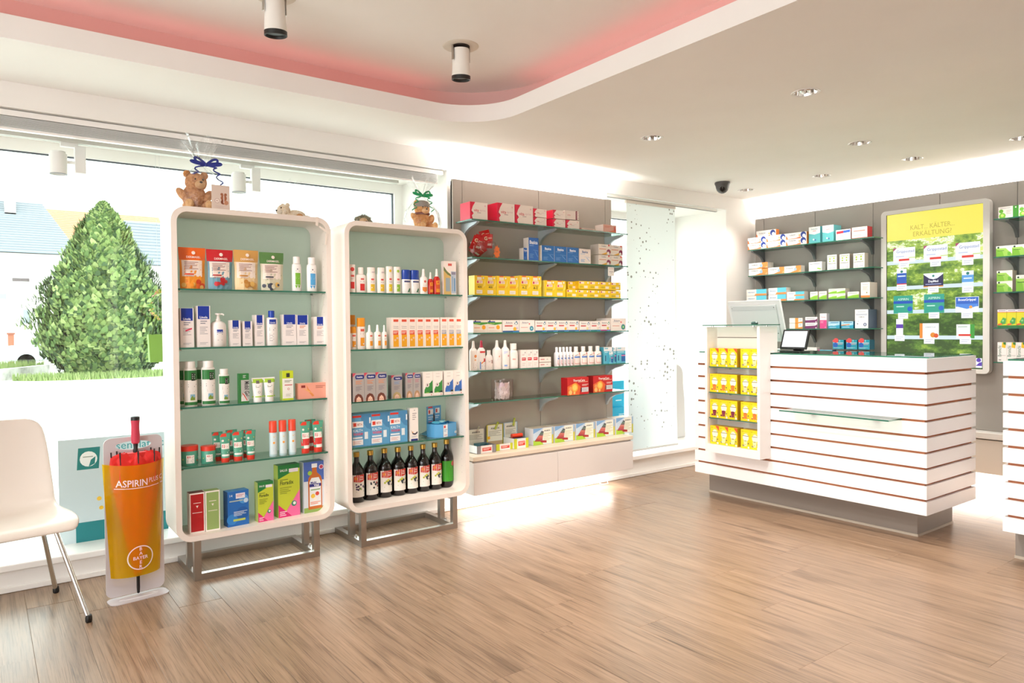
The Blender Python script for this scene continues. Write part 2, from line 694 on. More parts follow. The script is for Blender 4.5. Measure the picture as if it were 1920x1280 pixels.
# ceiling with the raised, pink-lit field
inner = rrect(-1.9, 2.462, -1.2, 3.600, .34, 10)
outer = rrect(-1.9 - .2, 2.462 + .2, -1.2 - .2, 3.600 + .2, .54, 10)
bm = bmesh.new()
rect = [bm.verts.new((x, y, CEIL)) for x, y in ((X0, Y0), (WX, Y0), (WX, WY), (X0, WY))]
hole = [bm.verts.new((x, y, CEIL)) for x, y in inner]
cut = [[bm.verts.new((x + .0585 * math.cos(2 * PI * i / 28), y + .0585 * math.sin(2 * PI * i / 28), CEIL)) for i in range(28)] for x, y in DOWN[:7]]
es = [bm.edges.new((L_[i], L_[(i + 1) % len(L_)])) for L_ in [rect, hole] + cut for i in range(len(L_))]
bmesh.ops.triangle_fill(bm, edges=es, use_beauty=True)
me = bpy.data.meshes.new('ceiling')
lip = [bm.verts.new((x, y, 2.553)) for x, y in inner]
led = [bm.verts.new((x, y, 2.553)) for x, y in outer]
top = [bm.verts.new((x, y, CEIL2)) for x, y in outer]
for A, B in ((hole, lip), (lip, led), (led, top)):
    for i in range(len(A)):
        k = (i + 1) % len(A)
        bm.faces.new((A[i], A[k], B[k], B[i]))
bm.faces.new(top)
bmesh.ops.recalc_face_normals(bm, faces=bm.faces)
bm.to_mesh(me)
bm.free()
me.materials.append(WALL)
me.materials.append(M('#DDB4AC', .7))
for f_ in me.polygons:                                              # pink LED glow put into the upstand's salmon colour
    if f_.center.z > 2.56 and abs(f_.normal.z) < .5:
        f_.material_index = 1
me.polygons.foreach_set('use_smooth', [True] * len(me.polygons))
me.set_sharp_from_angle(angle=math.radians(35))
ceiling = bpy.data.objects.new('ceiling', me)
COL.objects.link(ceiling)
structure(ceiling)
m = MB().box(X0 - .2, WX + .2, Y0 - .2, 4.95, CEIL + .35, CEIL + .45, M('#888888', .9))
structure(m.obj('ceiling_slab', smooth=0))


# windows: white frames with a real pane each
def window(name, x0, x1, z0, z1, fw, mull):
    fr = MB()
    y0, y1 = 4.86, 4.93
    fr.box(x0, x1, y0, y1, z0, z0 + fw, GLOSSW).box(x0, x1, y0, y1, z1 - fw, z1, GLOSSW)
    fr.box(x0, x0 + fw, y0, y1, z0 + fw, z1 - fw, GLOSSW).box(x1 - fw, x1, y0, y1, z0 + fw, z1 - fw, GLOSSW)
    # dark glazing seal just inside the frame
    k = M('#4A5058', .6)
    fr.box(x0 + fw, x1 - fw, 4.885, 4.905, z1 - fw - .006, z1 - fw, k).box(x1 - fw - .006, x1 - fw, 4.885, 4.905, z0 + fw, z1 - fw, k)
    xs = [x0 + fw] + mull + [x1 - fw]
    for q in mull:
        fr.box(q - fw / 2, q + fw / 2, y0, y1, z0 + fw, z1 - fw, GLOSSW)
    o = structure(fr.obj(name, smooth=0))
    for a, b in zip(xs, xs[1:]):
        p = MB().box(a, b, 4.892, 4.898, z0 + fw, z1 - fw, GLASS).obj('pane', o, smooth=0)
    return o


window('window_1', W1[0], W1[1], SILL1, WTOP, .066, [.0 - .45])
window('window_2', W2[0], W2[1], SILL2, WTOP, .06, [4.56])

# ================================================================== OUTSIDE
ASPH = noise_mat('pale_street', ['#B9B7B2', '#D6D4CE'], 3, 8, .9, .1)
structure(MB().box(-60, 90, 4.96, 140, -.6, -.25, ASPH).obj('street', smooth=0))
gy = 28.1


def bush_points(n, rx, ry, h, rng):
    for _ in range(n):
        t = rng.random()
        z = h * t
        if t < .12:
            k = .55 + 2.4 * t
        elif t < .50:
            k = .84 + .16 * math.sin((t - .12) / .38 * PI)
        elif t < .80:
            k = .84 - .46 * (t - .5) / .3
        else:
            k = .38 * (1 - ((t - .8) / .2) ** 1.6 * .95)
        a = rng.random() * 2 * PI
        j = 1 + .13 * math.sin(a * 5 + t * 13) + .09 * math.sin(a * 9 - t * 31) + .06 * math.sin(a * 17 + t * 47)
        rr = k * j * (.78 + .24 * rng.random())
        yield rx * rr * math.cos(a), ry * rr * math.sin(a), z, a


c0, c1 = at(66, 600, 'Y', gy), at(318, 600, 'Y', gy)
bx, bw, bh = (c0.x + c1.x) / 2, (c1.x - c0.x) / 2, at(217, 388, 'Y', gy).z + .25
rng = random.Random(11)
FOL = [M('#56703A', .8), M('#74894A', .8), M('#38502C', .8), M('#8F9E62', .8)]
m = MB()
for x, y, z, a in bush_points(26000, bw, bw * .8, bh, rng):
    n = Vector((math.cos(a), math.sin(a), .7)).normalized()
    s = .10 + .13 * rng.random()
    t = Vector((-math.sin(a), math.cos(a), 0)) * (s * .42)
    q = (n * .45 + Vector((0, 0, .55 + .6 * rng.random())) + Vector((rng.uniform(-.5, .5), rng.uniform(-.5, .5), 0))).normalized() * s
    p = Vector((x, y, z))
    m.add([p - t, p + q * .5 - t * .9, p + q, p + q * .5 + t * .9, p + t], [(0, 1, 2, 3, 4)], FOL[rng.choice((0, 0, 1, 1, 2, 3))])
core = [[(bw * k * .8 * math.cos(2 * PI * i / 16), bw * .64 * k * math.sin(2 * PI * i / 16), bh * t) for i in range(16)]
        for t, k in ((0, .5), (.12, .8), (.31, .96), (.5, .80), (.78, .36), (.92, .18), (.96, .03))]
bush = empty('conifer_bush', (bx, gy, -.25))
tag(bush, 'big rounded green conifer bush with pointed tip outside the left window', 'bush')
o = m.obj('foliage', bush, smooth=0)
o['kind'] = 'stuff'
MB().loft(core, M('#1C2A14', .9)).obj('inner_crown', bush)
# grass tuft round the foot of the bush
rng = random.Random(5)
m = MB()
for _ in range(2600):
    a, r = rng.random() * 2 * PI, bw * (.5 + .75 * math.sqrt(rng.random()))
    x, y, h = r * math.cos(a) * 1.1 + .1, -abs(r * math.sin(a)) * .55 - .6, .10 + .18 * rng.random()
    m.add([(x - .02, y, 0), (x + .02, y, 0), (x + rng.uniform(-.08, .08), y, h)], [(0, 1, 2)], FOL[rng.choice((1, 3))])
g = m.obj('grass_tuft', None, (bx, gy, -.25), smooth=0)
tag(g, 'bright green grass growing at the foot of the conifer bush', 'grass', kind='stuff')
# low garden wall with grass behind
wl = at(-60, 722, 'Z', -.25)
wr = at(104, 701, 'Z', -.25)
d = wr - wl
gw = MB()
conc = noise_mat('weathered_concrete', ['#8F8C86', '#C9C6C0', '#DAD8D3'], 2.2, 8, .9, .3)
ht = .36
nrm = Vector((-d.y, d.x, 0)).normalized() * .22
gw.loft([[wl, wr, wr + nrm, wl + nrm], [p + Vector((0, 0, ht)) for p in (wl, wr, wr + nrm, wl + nrm)]], conc)
tag(gw.obj('garden_wall', smooth=0), 'low weathered grey concrete garden wall left of the bush', 'wall')
m = MB()
rng = random.Random(9)
for _ in range(4000):
    p = wl + d * rng.random() + nrm * (1.2 + 9 * rng.random())
    h = .25 + .35 * rng.random()
    m.add([p + Vector((-.03, 0, 0)), p + Vector((.03, 0, 0)), p + Vector((rng.uniform(-.12, .12), 0, h))], [(0, 1, 2)], FOL[rng.choice((1, 3, 3))])
m.add([wl + nrm, wr + nrm, wr + nrm * 11, wl + nrm * 11], [(0, 1, 2, 3)], M('#77905A', .9))
tag(m.obj('grass_strip', smooth=0), 'pale green grass strip behind the low garden wall', 'grass', kind='stuff')


def house(name, label, fy, x0, x1, eave, ridge, back, hip_r, roofcol, wallcol, rows, chim=None, wins=()):
    h = empty(name, ((x0 + x1) / 2, fy, -.25))
    tag(h, label, 'house')
    ox, oy = -(x0 + x1) / 2, -fy
    w = MB().box(x0 + ox, x1 + ox, 0, back, 0, eave + .25, wallcol)
    w.obj('wall', h, smooth=0)
    rm = MB()
    rc = M(roofcol, .75)
    rows_n = rows
    e, r = eave + .25, ridge + .25
    for i in range(rows_n):                                          # every course of tiles is a step of its own
        t0, t1 = i / rows_n, (i + 1) / rows_n
        y0, y1 = -.4 + (back / 2 + .4) * t0, -.4 + (back / 2 + .4) * t1
        z0, z1 = e + (r - e) * t0, e + (r - e) * t1
        xr0, xr1 = x1 + .3 - hip_r * t0, x1 + .3 - hip_r * t1
        rm.add([(x0 - .3 + ox, y0, z0 + .07), (xr0 + ox, y0, z0 + .07), (xr1 + ox, y1, z1), (x0 - .3 + ox, y1, z1),
                (x0 - .3 + ox, y0, z0), (xr0 + ox, y0, z0)], [(0, 1, 2, 3), (4, 5, 1, 0)], rc)
    rm.add([(x0 - .3 + ox, back / 2, r), (x1 + .3 - hip_r + ox, back / 2, r), (x1 + .3 + ox, back + .4, e), (x0 - .3 + ox, back + .4, e)], [(0, 1, 2, 3)], rc)
    rm.add([(x1 + .3 - hip_r + ox, back / 2, r), (x1 + .3 + ox, -.4, e), (x1 + .3 + ox, back + .4, e)], [(0, 1, 2)], rc)
    rm.obj('tiled_roof', h, smooth=0)
    if chim:
        MB().box(chim[0] + ox, chim[1] + ox, back / 2 - 1.2, back / 2 - .4, chim[2] + .25, chim[3] + .25, M('#CFC9C2', .8)).obj('chimney', h, smooth=0)
    for a, b, c, dd, col in wins:
        f = MB().box(a + ox - .08, b + ox + .08, -.05, .0, c + .25 - .08, dd + .25 + .08, M('#E9E7E3', .6)).obj('window', h, smooth=0)
        MB().box(a + ox, b + ox, -.07, -.05, c + .25, dd + .25, M(col, .2)).obj('pane', f, smooth=0)
    return h


fy = 44.0
e0, rr0 = at(60, 474, 'Y', fy - .4), at(50, 379, 'Y', fy + 4)
xl, xr_ = at(-420, 470, 'Y', fy).x, at(137, 478, 'Y', fy).x
k0, k1 = at(8, 380, 'Y', fy + 3), at(29, 366, 'Y', fy + 3)
wn = []
for a, b, col in (((23, 521), (55, 528), '#5A4F50'), ((43, 580), (57, 606), '#8C949C'), ((-14, 550), (12, 560), '#8C949C'), ((-20, 615), (8, 625), '#A7ADB2')):
    p, q = at(*a, 'Y', fy), at(*b, 'Y', fy)
    wn.append((p.x, q.x, q.z, p.z, col))
house('grey_roof_house', 'white house with long grey tiled roof and chimney left of the bush', fy, xl, xr_, e0.z, rr0.z, 8, 1.4, '#7F858C', M('#E6E3DD', .8), 22,
      (k0.x, k1.x, k0.z - .6, k1.z), wn)
fy2 = 58.0
house('orange_roof_house', 'house with faded orange tiled roof rising behind the bush', fy2, at(92, 440, 'Y', fy2).x, at(318, 440, 'Y', fy2).x,
      at(150, 462, 'Y', fy2 - .4).z, at(150, 396, 'Y', fy2 + 4).z, 8, .3, '#C98B6B', M('#E6E3DD', .8), 20)
fy3 = 50.0
house('slate_roof_house', 'house with bluish grey roof at the right of the bush', fy3, at(245, 440, 'Y', fy3).x, at(430, 440, 'Y', fy3).x,
      at(270, 496, 'Y', fy3 - .4).z, at(270, 416, 'Y', fy3 + 4).z, 8, .3, '#767D86', M('#E6E3DD', .8), 14)
p = at(21, 655, 'Y', 42)
MBp = MB().box(-.12, .12, -.12, .12, 0, 1.0, M('#A1614A', .8)).box(-.16, .16, -.16, .16, 1.0, 1.06, M('#8A5340', .8))
o = MBp.obj('gate_post', None, (p.x, 42, -.25), smooth=0)
o.scale = (1, 1, (p.z + .25 + .8) / 1.06)
tag(o, 'reddish brown gate post standing before the grey roofed house', 'post')
# parked car, mostly behind the bush
cp = at(98, 662, 'Y', 36)
car = empty('car', (cp.x + .3, 36, -.25), 0)
tag(car, 'pale silver hatchback car parked half hidden behind the bush', 'car')
prof = [(-2, .35), (-2.02, .75), (-1.9, .95), (-1.2, 1.02), (-.55, 1.45), (.9, 1.48), (1.75, 1.05), (2.0, .9), (2.0, .35)]
MB().prism(prof, -.82, .82, M('#BFC6CC', .3, .2)).obj('body', car, bevel=.06)
MB().prism([(-1.05, 1.04), (-.5, 1.40), (.85, 1.42), (1.5, 1.06)], -.835, .835, M('#4B565E', .1)).obj('side_window', car, bevel=.02)
for wx in (-1.25, 1.3):
    for wy in (-.72, .72):
        w = MB()
        w.loft([[(wx + .32 * math.cos(2 * PI * i / 18), wy + dy, .32 + .32 * math.sin(2 * PI * i / 18)) for i in range(18)] for dy in (-.1, .1)], M('#222222', .7))
        w.obj('wheel', car)


# ================================================================== CEILING FITTINGS
def ordinal(i):
    return ('first', 'second', 'third', 'fourth', 'fifth', 'sixth', 'seventh', 'eighth', 'ninth', 'tenth')[i]


MIRR = M('#E4E2DE', .08, 1.0)
DNAMES = ['recessed chrome downlight nearest the viewer right of the pink lit ceiling field',
          'recessed chrome downlight in front of the shelves of yellow boxes',
          'recessed chrome downlight above the tablet on the slatted counter',
          'recessed chrome downlight at the right edge of the picture',
          'recessed chrome downlight above the lit advertising screen',
          'recessed chrome downlight between screen and ceiling camera',
          'recessed chrome downlight beside the black dome camera']
for (x, y), lb in zip(DOWN[:7], DNAMES):
    d = empty('downlight', (x, y, CEIL))
    tag(d, lb, 'ceiling light', 'recessed chrome downlights')
    r = .058
    ring = MB().lathe([(r, -.001), (r + .012, -.004), (r + .014, -.001)], GLOSSW, 28, cap=False)
    ring.obj('trim_ring', d)
    rf = MB()
    n = 28
    rf.loft([[((q + (.0035 if i % 2 else 0)) * math.cos(2 * PI * i / n), (q + (.0035 if i % 2 else 0)) * math.sin(2 * PI * i / n), z) for i in range(n)]
             for q, z in ((r, -.002), (r * .9, .025), (r * .62, .06))], MIRR, cap=False)
    rf.obj('reflector', d, smooth=0)
    MB().lathe([(.001, .058), (r * .6, .058), (r * .6, .062), (.001, .062)], EM('#FFE9CF', 3.0), 20).obj('lamp_disc', d)

for i, (x, y) in enumerate(PIVOT):
    d = empty('pivot_spotlight', (x, y, CEIL2))
    tag(d, ('white pivoting spotlight cut by the top edge of the picture', 'white pivoting spotlight hanging in the pink lit ceiling field')[i], 'spotlight', 'pivoting spotlights')
    MB().lathe([(.045, -.001), (.088, -.003), (.092, -.0005), (.092, -.0001)], M('#D9D0C2', .5), 30, cap=False).obj('ceiling_plate', d)
    MB().lathe([(.001, -.004), (.046, -.004), (.046, -.0005)], M('#3A352F', .6), 24).obj('recess', d)  # flat dark disc, the shade of a lamp opening put into its colour
    for s in (-1, 1):
        MB().box(s * .049 - .002, s * .049 + .002, -.007, .007, -.075, -.002, STEEL).obj('bracket', d, smooth=0)
    h = MB().lathe([(.001, -.013), (.042, -.013), (.043, -.02), (.043, -.07), (.046, -.12), (.048, -.150)], M('#EDE9E2', .35), 30)
    h = h.obj('lamp_head', d)
    MB().lathe([(.0482, -.148), (.0485, -.166), (.044, -.168), (.040, -.158), (.001, -.158)], M('#1B1A19', .4), 30).obj('black_rim', h)
    h.rotation_euler = (.08, -.05, 0)

d = empty('dome_camera', (5.035, 3.815, CEIL))
tag(d, 'dark grey dome security camera under the ceiling near the corner', 'camera')
DK = M('#4A4747', .4)
MB().lathe([(.062, 0), (.064, -.012), (.060, -.02), (.056, -.03), (.052, -.05), (.045, -.068), (.030, -.084), (.012, -.092), (.001, -.093)], DK, 28).obj('housing', d)
e = Vector((-.8, -.6, -.35)).normalized()
q = e.to_track_quat('Z', 'Y').to_matrix()
lens = MB().lathe([(.026, .034), (.026, .052), (.019, .056)], M('#2A2828', .3), 22, cap=False)
lens.lathe([(.001, .050), (.019, .050), (.019, .0501)], M('#0A0A0C', .05), 22)
for i in range(12):
    a = 2 * PI * i / 12
    lens.lathe([(.001, .0562), (.0018, .0562), (.0018, .0565)], M('#8C8A86', .3), 6, c=(.0225 * math.cos(a), .0225 * math.sin(a)))
o = lens.obj('lens', d)
o.matrix_local = Matrix.Translation((0, 0, -.045)) @ q.to_4x4()

# ------------------------------------------------------------------ inside the window reveal: blind stack, track, track spots, curtain
b = empty('venetian_blind', (0, 0, 0))
tag(b, 'white venetian blind pulled up in a stack above the left window', 'blind')
MB().box(W1[0] + .01, W1[1] - .015, 4.235, 4.275, 2.298, 2.325, GLOSSW).obj('headrail', b, smooth=0)
SLAT = sheet('white_slat', '#FFFFFF', .6, .3, diff=1.0, dcol='#F4F5F4')
for i in range(9):
    z = 2.294 - i * .0056
    MB().box(W1[0] + .02, W1[1] - .06, 4.237, 4.2385, z - .0042, z, SLAT).box(W1[0] + .02, W1[1] - .06, 4.2385, 4.273, z - .0012, z, SLAT).obj('slat', b, smooth=0)
MB().box(W1[0] + .02, W1[1] - .06, 4.24, 4.27, 2.232, 2.243, GLOSSW).obj('bottom_rail', b, smooth=0)
t = empty('lighting_track', (0, 0, 0))
tag(t, 'long beige lighting track above the left window', 'track')
MB().box(W1[0] + .05, 2.30, 4.385, 4.425, 2.238, 2.27, M('#D9D8D0', .4)).box(W1[0] + .05, 2.30, 4.402, 4.408, 2.2375, 2.239, M('#8B8A84', .5)).obj('rail', t, smooth=0)
MB().box(W1[0] + .05, 2.31, 4.37, 4.44, 2.27, WTOP, M('#E9E8E2', .5)).obj('mounting', t, smooth=0)
for k, (px, lab) in enumerate(((128, 'white track spotlight hanging in front of the sky at far left'), (462, 'white track spotlight between the two bears above left cabinet'))):
    p = at(px, 300 if k == 0 else 345, 'Y', 4.405)
    s = empty('track_spotlight', (p.x, 4.405, 2.238))
    tag(s, lab, 'spotlight', 'track spotlights above the window')
    WP = M('#EDEDE9', .4)
    MB().box(-.035, .045, -.014, .014, -.022, .002, WP).obj('adapter', s, bevel=.003)
    MB().box(.028, .078, -.022, .022, -.155, -.015, WP).obj('driver_box', s, bevel=.003)
    MB().tube([(.028, 0, -.10), (-.02, 0, -.10)], .009, WP, 10).obj('joint', s)
    h = MB().lathe([(.001, .055), (.034, .055), (.034, .045), (.041, .043), (.042, -.06), (.038, -.062), (.036, -.045), (.001, -.045)], WP, 26).obj('lamp_head', s)
    MB().lathe([(.0385, -.0622), (.041, -.0638), (.034, -.0638)], M('#555A70', .3), 26, cap=False).obj('rim', h)
    h.location = (-.045, 0, -.105)
r = MB().box(W2[0] - .006, 5.49, 4.22, 4.24, 2.305, 2.325, M('#D8D5CE', .4)).box(W2[0] - .006, 5.49, 4.2199, 4.2405, 2.3025, 2.305, M('#6E6A64', .5))
tag(r.obj('curtain_rail', smooth=0), 'thin curtain rail along the top of the right window', 'rail')


def curtain_mat():
    m, nt, b = new_mat('dotted_voile')
    nt.nodes.remove(b)
    L, N = nt.links.new, nt.nodes.new
    tc = N('ShaderNodeTexCoord')
    mp = N('ShaderNodeMapping')
    mp.inputs['Scale'].default_value = (1, 0, 1)
    L(tc.outputs['Object'], mp.inputs['Vector'])
    v = N('ShaderNodeTexVoronoi')
    v.inputs['Scale'].default_value = 27
    v.inputs['Randomness'].default_value = .75
    L(mp.outputs[0], v.inputs['Vector'])
    n = N('ShaderNodeTexNoise')
    n.inputs['Scale'].default_value = 3.2
    n.inputs['Detail'].default_value = 1
    L(mp.outputs[0], n.inputs['Vector'])
    th = N('ShaderNodeMapRange')
    th.inputs['From Min'].default_value, th.inputs['From Max'].default_value = .40, .60
    th.inputs['To Min'].default_value, th.inputs['To Max'].default_value = 0, .30
    L(n.outputs['Fac'], th.inputs['Value'])
    lt = N('ShaderNodeMath')
    lt.operation = 'LESS_THAN'
    L(v.outputs['Distance'], lt.inputs[0])
    L(th.outputs[0], lt.inputs[1])
    mx = N('ShaderNodeMixRGB')
    mx.inputs[1].default_value = lin('#DDDEDC')
    mx.inputs[2].default_value = lin('#8E8780')
    L(lt.outputs[0], mx.inputs[0])
    d, t = N('ShaderNodeBsdfDiffuse'), N('ShaderNodeBsdfTranslucent')
    L(mx.outputs[0], d.inputs[0])
    L(mx.outputs[0], t.inputs[0])
    ms = N('ShaderNodeMixShader')
    ms.inputs[0].default_value = .5
    L(d.outputs[0], ms.inputs[1])
    L(t.outputs[0], ms.inputs[2])
    L(ms.outputs[0], nt.nodes['Material Output'].inputs[0])
    return m


c = empty('panel_curtain', (4.62, 4.235, .215))
tag(c, 'white panel curtain printed with small grey dots at the right window', 'curtain')
rows = []
for j in range(24):
    z = 2.07 * j / 23
    rows.append([(-.30 + .60 * i / 20 + .02 * (1 - j / 23), .006 * math.sin(i * .9 + j * .12) * (1 - j / 25) + .004 * math.sin(j * .5), z) for i in range(21)])
MB().loft(rows, curtain_mat(), cap=False, closed=False).obj('fabric', c, smooth=80)
MB().box(-.305, .305, -.008, .008, 2.062, 2.09, M('#D9D0C6', .5)).obj('top_bar', c, smooth=0)
MB().box(-.285, .325, -.006, .006, -.012, .004, M('#D5D3D0', .5)).obj('bottom_bar', c, smooth=0)

# cyan cardboard display and white arched board standing in the right window
p, q = at(1128, 760, 'Y', 4.5), at(1170, 713, 'Y', 4.5)
w = q.x - p.x
hh = q.z - SILL2
d = MB().box(-w / 2, w / 2, 0, .02, 0, hh, '#1CB0D6').box(-w / 2, w / 2 - .03, -.03, 0, 0, hh * .62, '#18A8D0')
d.art([('d', .80, .30, .16, '#E4474E'), ('t', '2.1', .80, .30, .055, '#FFFFFF', .16, .02), ('l', .66, .23, .92, .265, 1, '#FFD9DA'),
       ('l', .66, .49, .96, .53, 2, '#D6F2FA'), ('l', .66, .40, .86, .42, 1, '#BDE8F4')], w - .03, hh, flat_map(-.03))
d.art([('l', .55, .80, .94, .86, 2, '#E3F7FC'), ('l', .62, .70, .88, .73, 1, '#E3F7FC')], w, hh, flat_map(0))
tag(d.obj('cardboard_display', None, ((p.x + q.x) / 2, 4.5, SILL2), smooth=0), 'cyan cardboard display with red disc behind the shelves at the right window', 'display')
p, q = at(1258, 826, 'Z', SILL2), at(1288, 826, 'Z', SILL2)
bd = empty('arched_board', (5.36, 4.6, SILL2))
tag(bd, 'pale grey arched board standing in the right window beside the curtain', 'board')
pts = [(-.13, 0), (.13, 0), (.12, .35), (.10, .52)] + [(.10 * math.cos(a) - .0, .60 + .11 * math.sin(a)) for a in [i * PI / 10 for i in range(11)]] + [(-.10, .52), (-.12, .35)]
MB().prism(pts, 0, .05, M('#D9D7D6', .5)).obj('panel', bd, bevel=.01)
MB().loft([[(-.1 + .035 * math.cos(t) - .01, -.001 - .05 * k, .30 + .05 * math.sin(t) - .03 * k) for t in [i * PI / 8 for i in range(16)]] for k in (0, .5, 1)], M('#E6E6E6', .4)).obj('holder', bd)

# posters, badge and hanging things in the left window
Y = 4.40
a, b_ = at(112, 1000, 'Y', Y), at(316, 985, 'Y', Y)
zt = at(112, 826, 'Y', Y).z
w, h = b_.x - a.x, zt - SILL1
ps = MB().box(-w / 2, w / 2, 0, .006, 0, h, M('#CCDCE1', .5))
def uv(px, py):
    t = at(px, py, 'Y', Y)
    return ((t.x - a.x) / w, (t.z - SILL1) / h)
bu, bv = uv(166, 860)
ps.art([('r', .14, .0, 1, uv(170, 977)[1], '#1F8086'),
        ('p', [(bu - .105, bv - .10), (bu + .09, bv - .10), (bu + .105, bv + .11), (bu - .09, bv + .11)], '#1F7F7C'),
        ('d', bu, bv, .078, '#F2F4F2'), ('p', [(bu + .0, bv - .075), (bu + .02, bv - .01), (bu + .062, bv + .02), (bu + .055, bv - .05)], '#1F7F7C'),
        ('l', bu - .05, bv + .01, bu + .04, bv + .03, 1, '#9AA79C'),
        ('t', 'asenplatz c', uv(258, 834)[0], uv(258, 834)[1], .10, '#3E9AA0', .66),
        ('d', uv(186, 934)[0], uv(186, 934)[1], .022, '#F2C53B'), ('d', uv(190, 951)[0], uv(190, 951)[1], .02, '#F2C53B')], w, h, flat_map(0))
tag(ps.obj('window_poster', None, ((a.x + b_.x) / 2, Y, SILL1), smooth=0), 'pale poster with teal bottom band and leaf badge behind the umbrella stand', 'poster')
for k in range(2):
    p = at(301, 648 if k == 0 else 572, 'Y', 4.78)
    h_ = empty('window_hanging', (p.x, 4.83 - .09 * k, p.z))
    if k == 0:
        tag(h_, 'light green paper bag hanging in the window left of the cabinets', 'bag')
        MB().loft([[(-.055, -.03, -.10), (.055, -.03, -.10), (.055, .03, -.10), (-.055, .03, -.10)], [(-.06, -.02, .07), (.06, -.02, .07), (.06, .02, .07), (-.06, .02, .07)]], M('#86AC4A', .6)).obj('bag_body', h_)
        MB().tube([(-.04 + .08 * i / 10, -.02, .068 + .11 * math.sin(PI * i / 10)) for i in range(11)], .006, M('#44611F', .6), 8).obj('handle', h_)
    else:
        tag(h_, 'small wreath of green leaves and pale blossom hanging in the window', 'wreath')
        rg = random.Random(4)
        m = MB()
        for i in range(120):
            t = rg.random() * 2 * PI
            c_ = Vector((.06 * math.cos(t), rg.uniform(-.02, .02), .085 * math.sin(t)))
            v_ = Vector((rg.uniform(-1, 1), rg.uniform(-1, 1), rg.uniform(-1, 1))).normalized() * .035
            s_ = v_.orthogonal().normalized() * .012
            m.add([c_ - v_ * .5, c_ + s_, c_ + v_ * .5, c_ - s_], [(0, 1, 2, 3)], M(rg.choice(('#6AAA45', '#86BC4A', '#E8D36A', '#F0B9A8')), .6))
        m.obj('leaves', h_, smooth=0)['kind'] = 'stuff'
    MB().tube([(0, 0, .17 if k == 0 else .09), (0, 0, WTOP - p.z)], .001, M('#DDDDDD', .5), 5).obj('thread', h_)


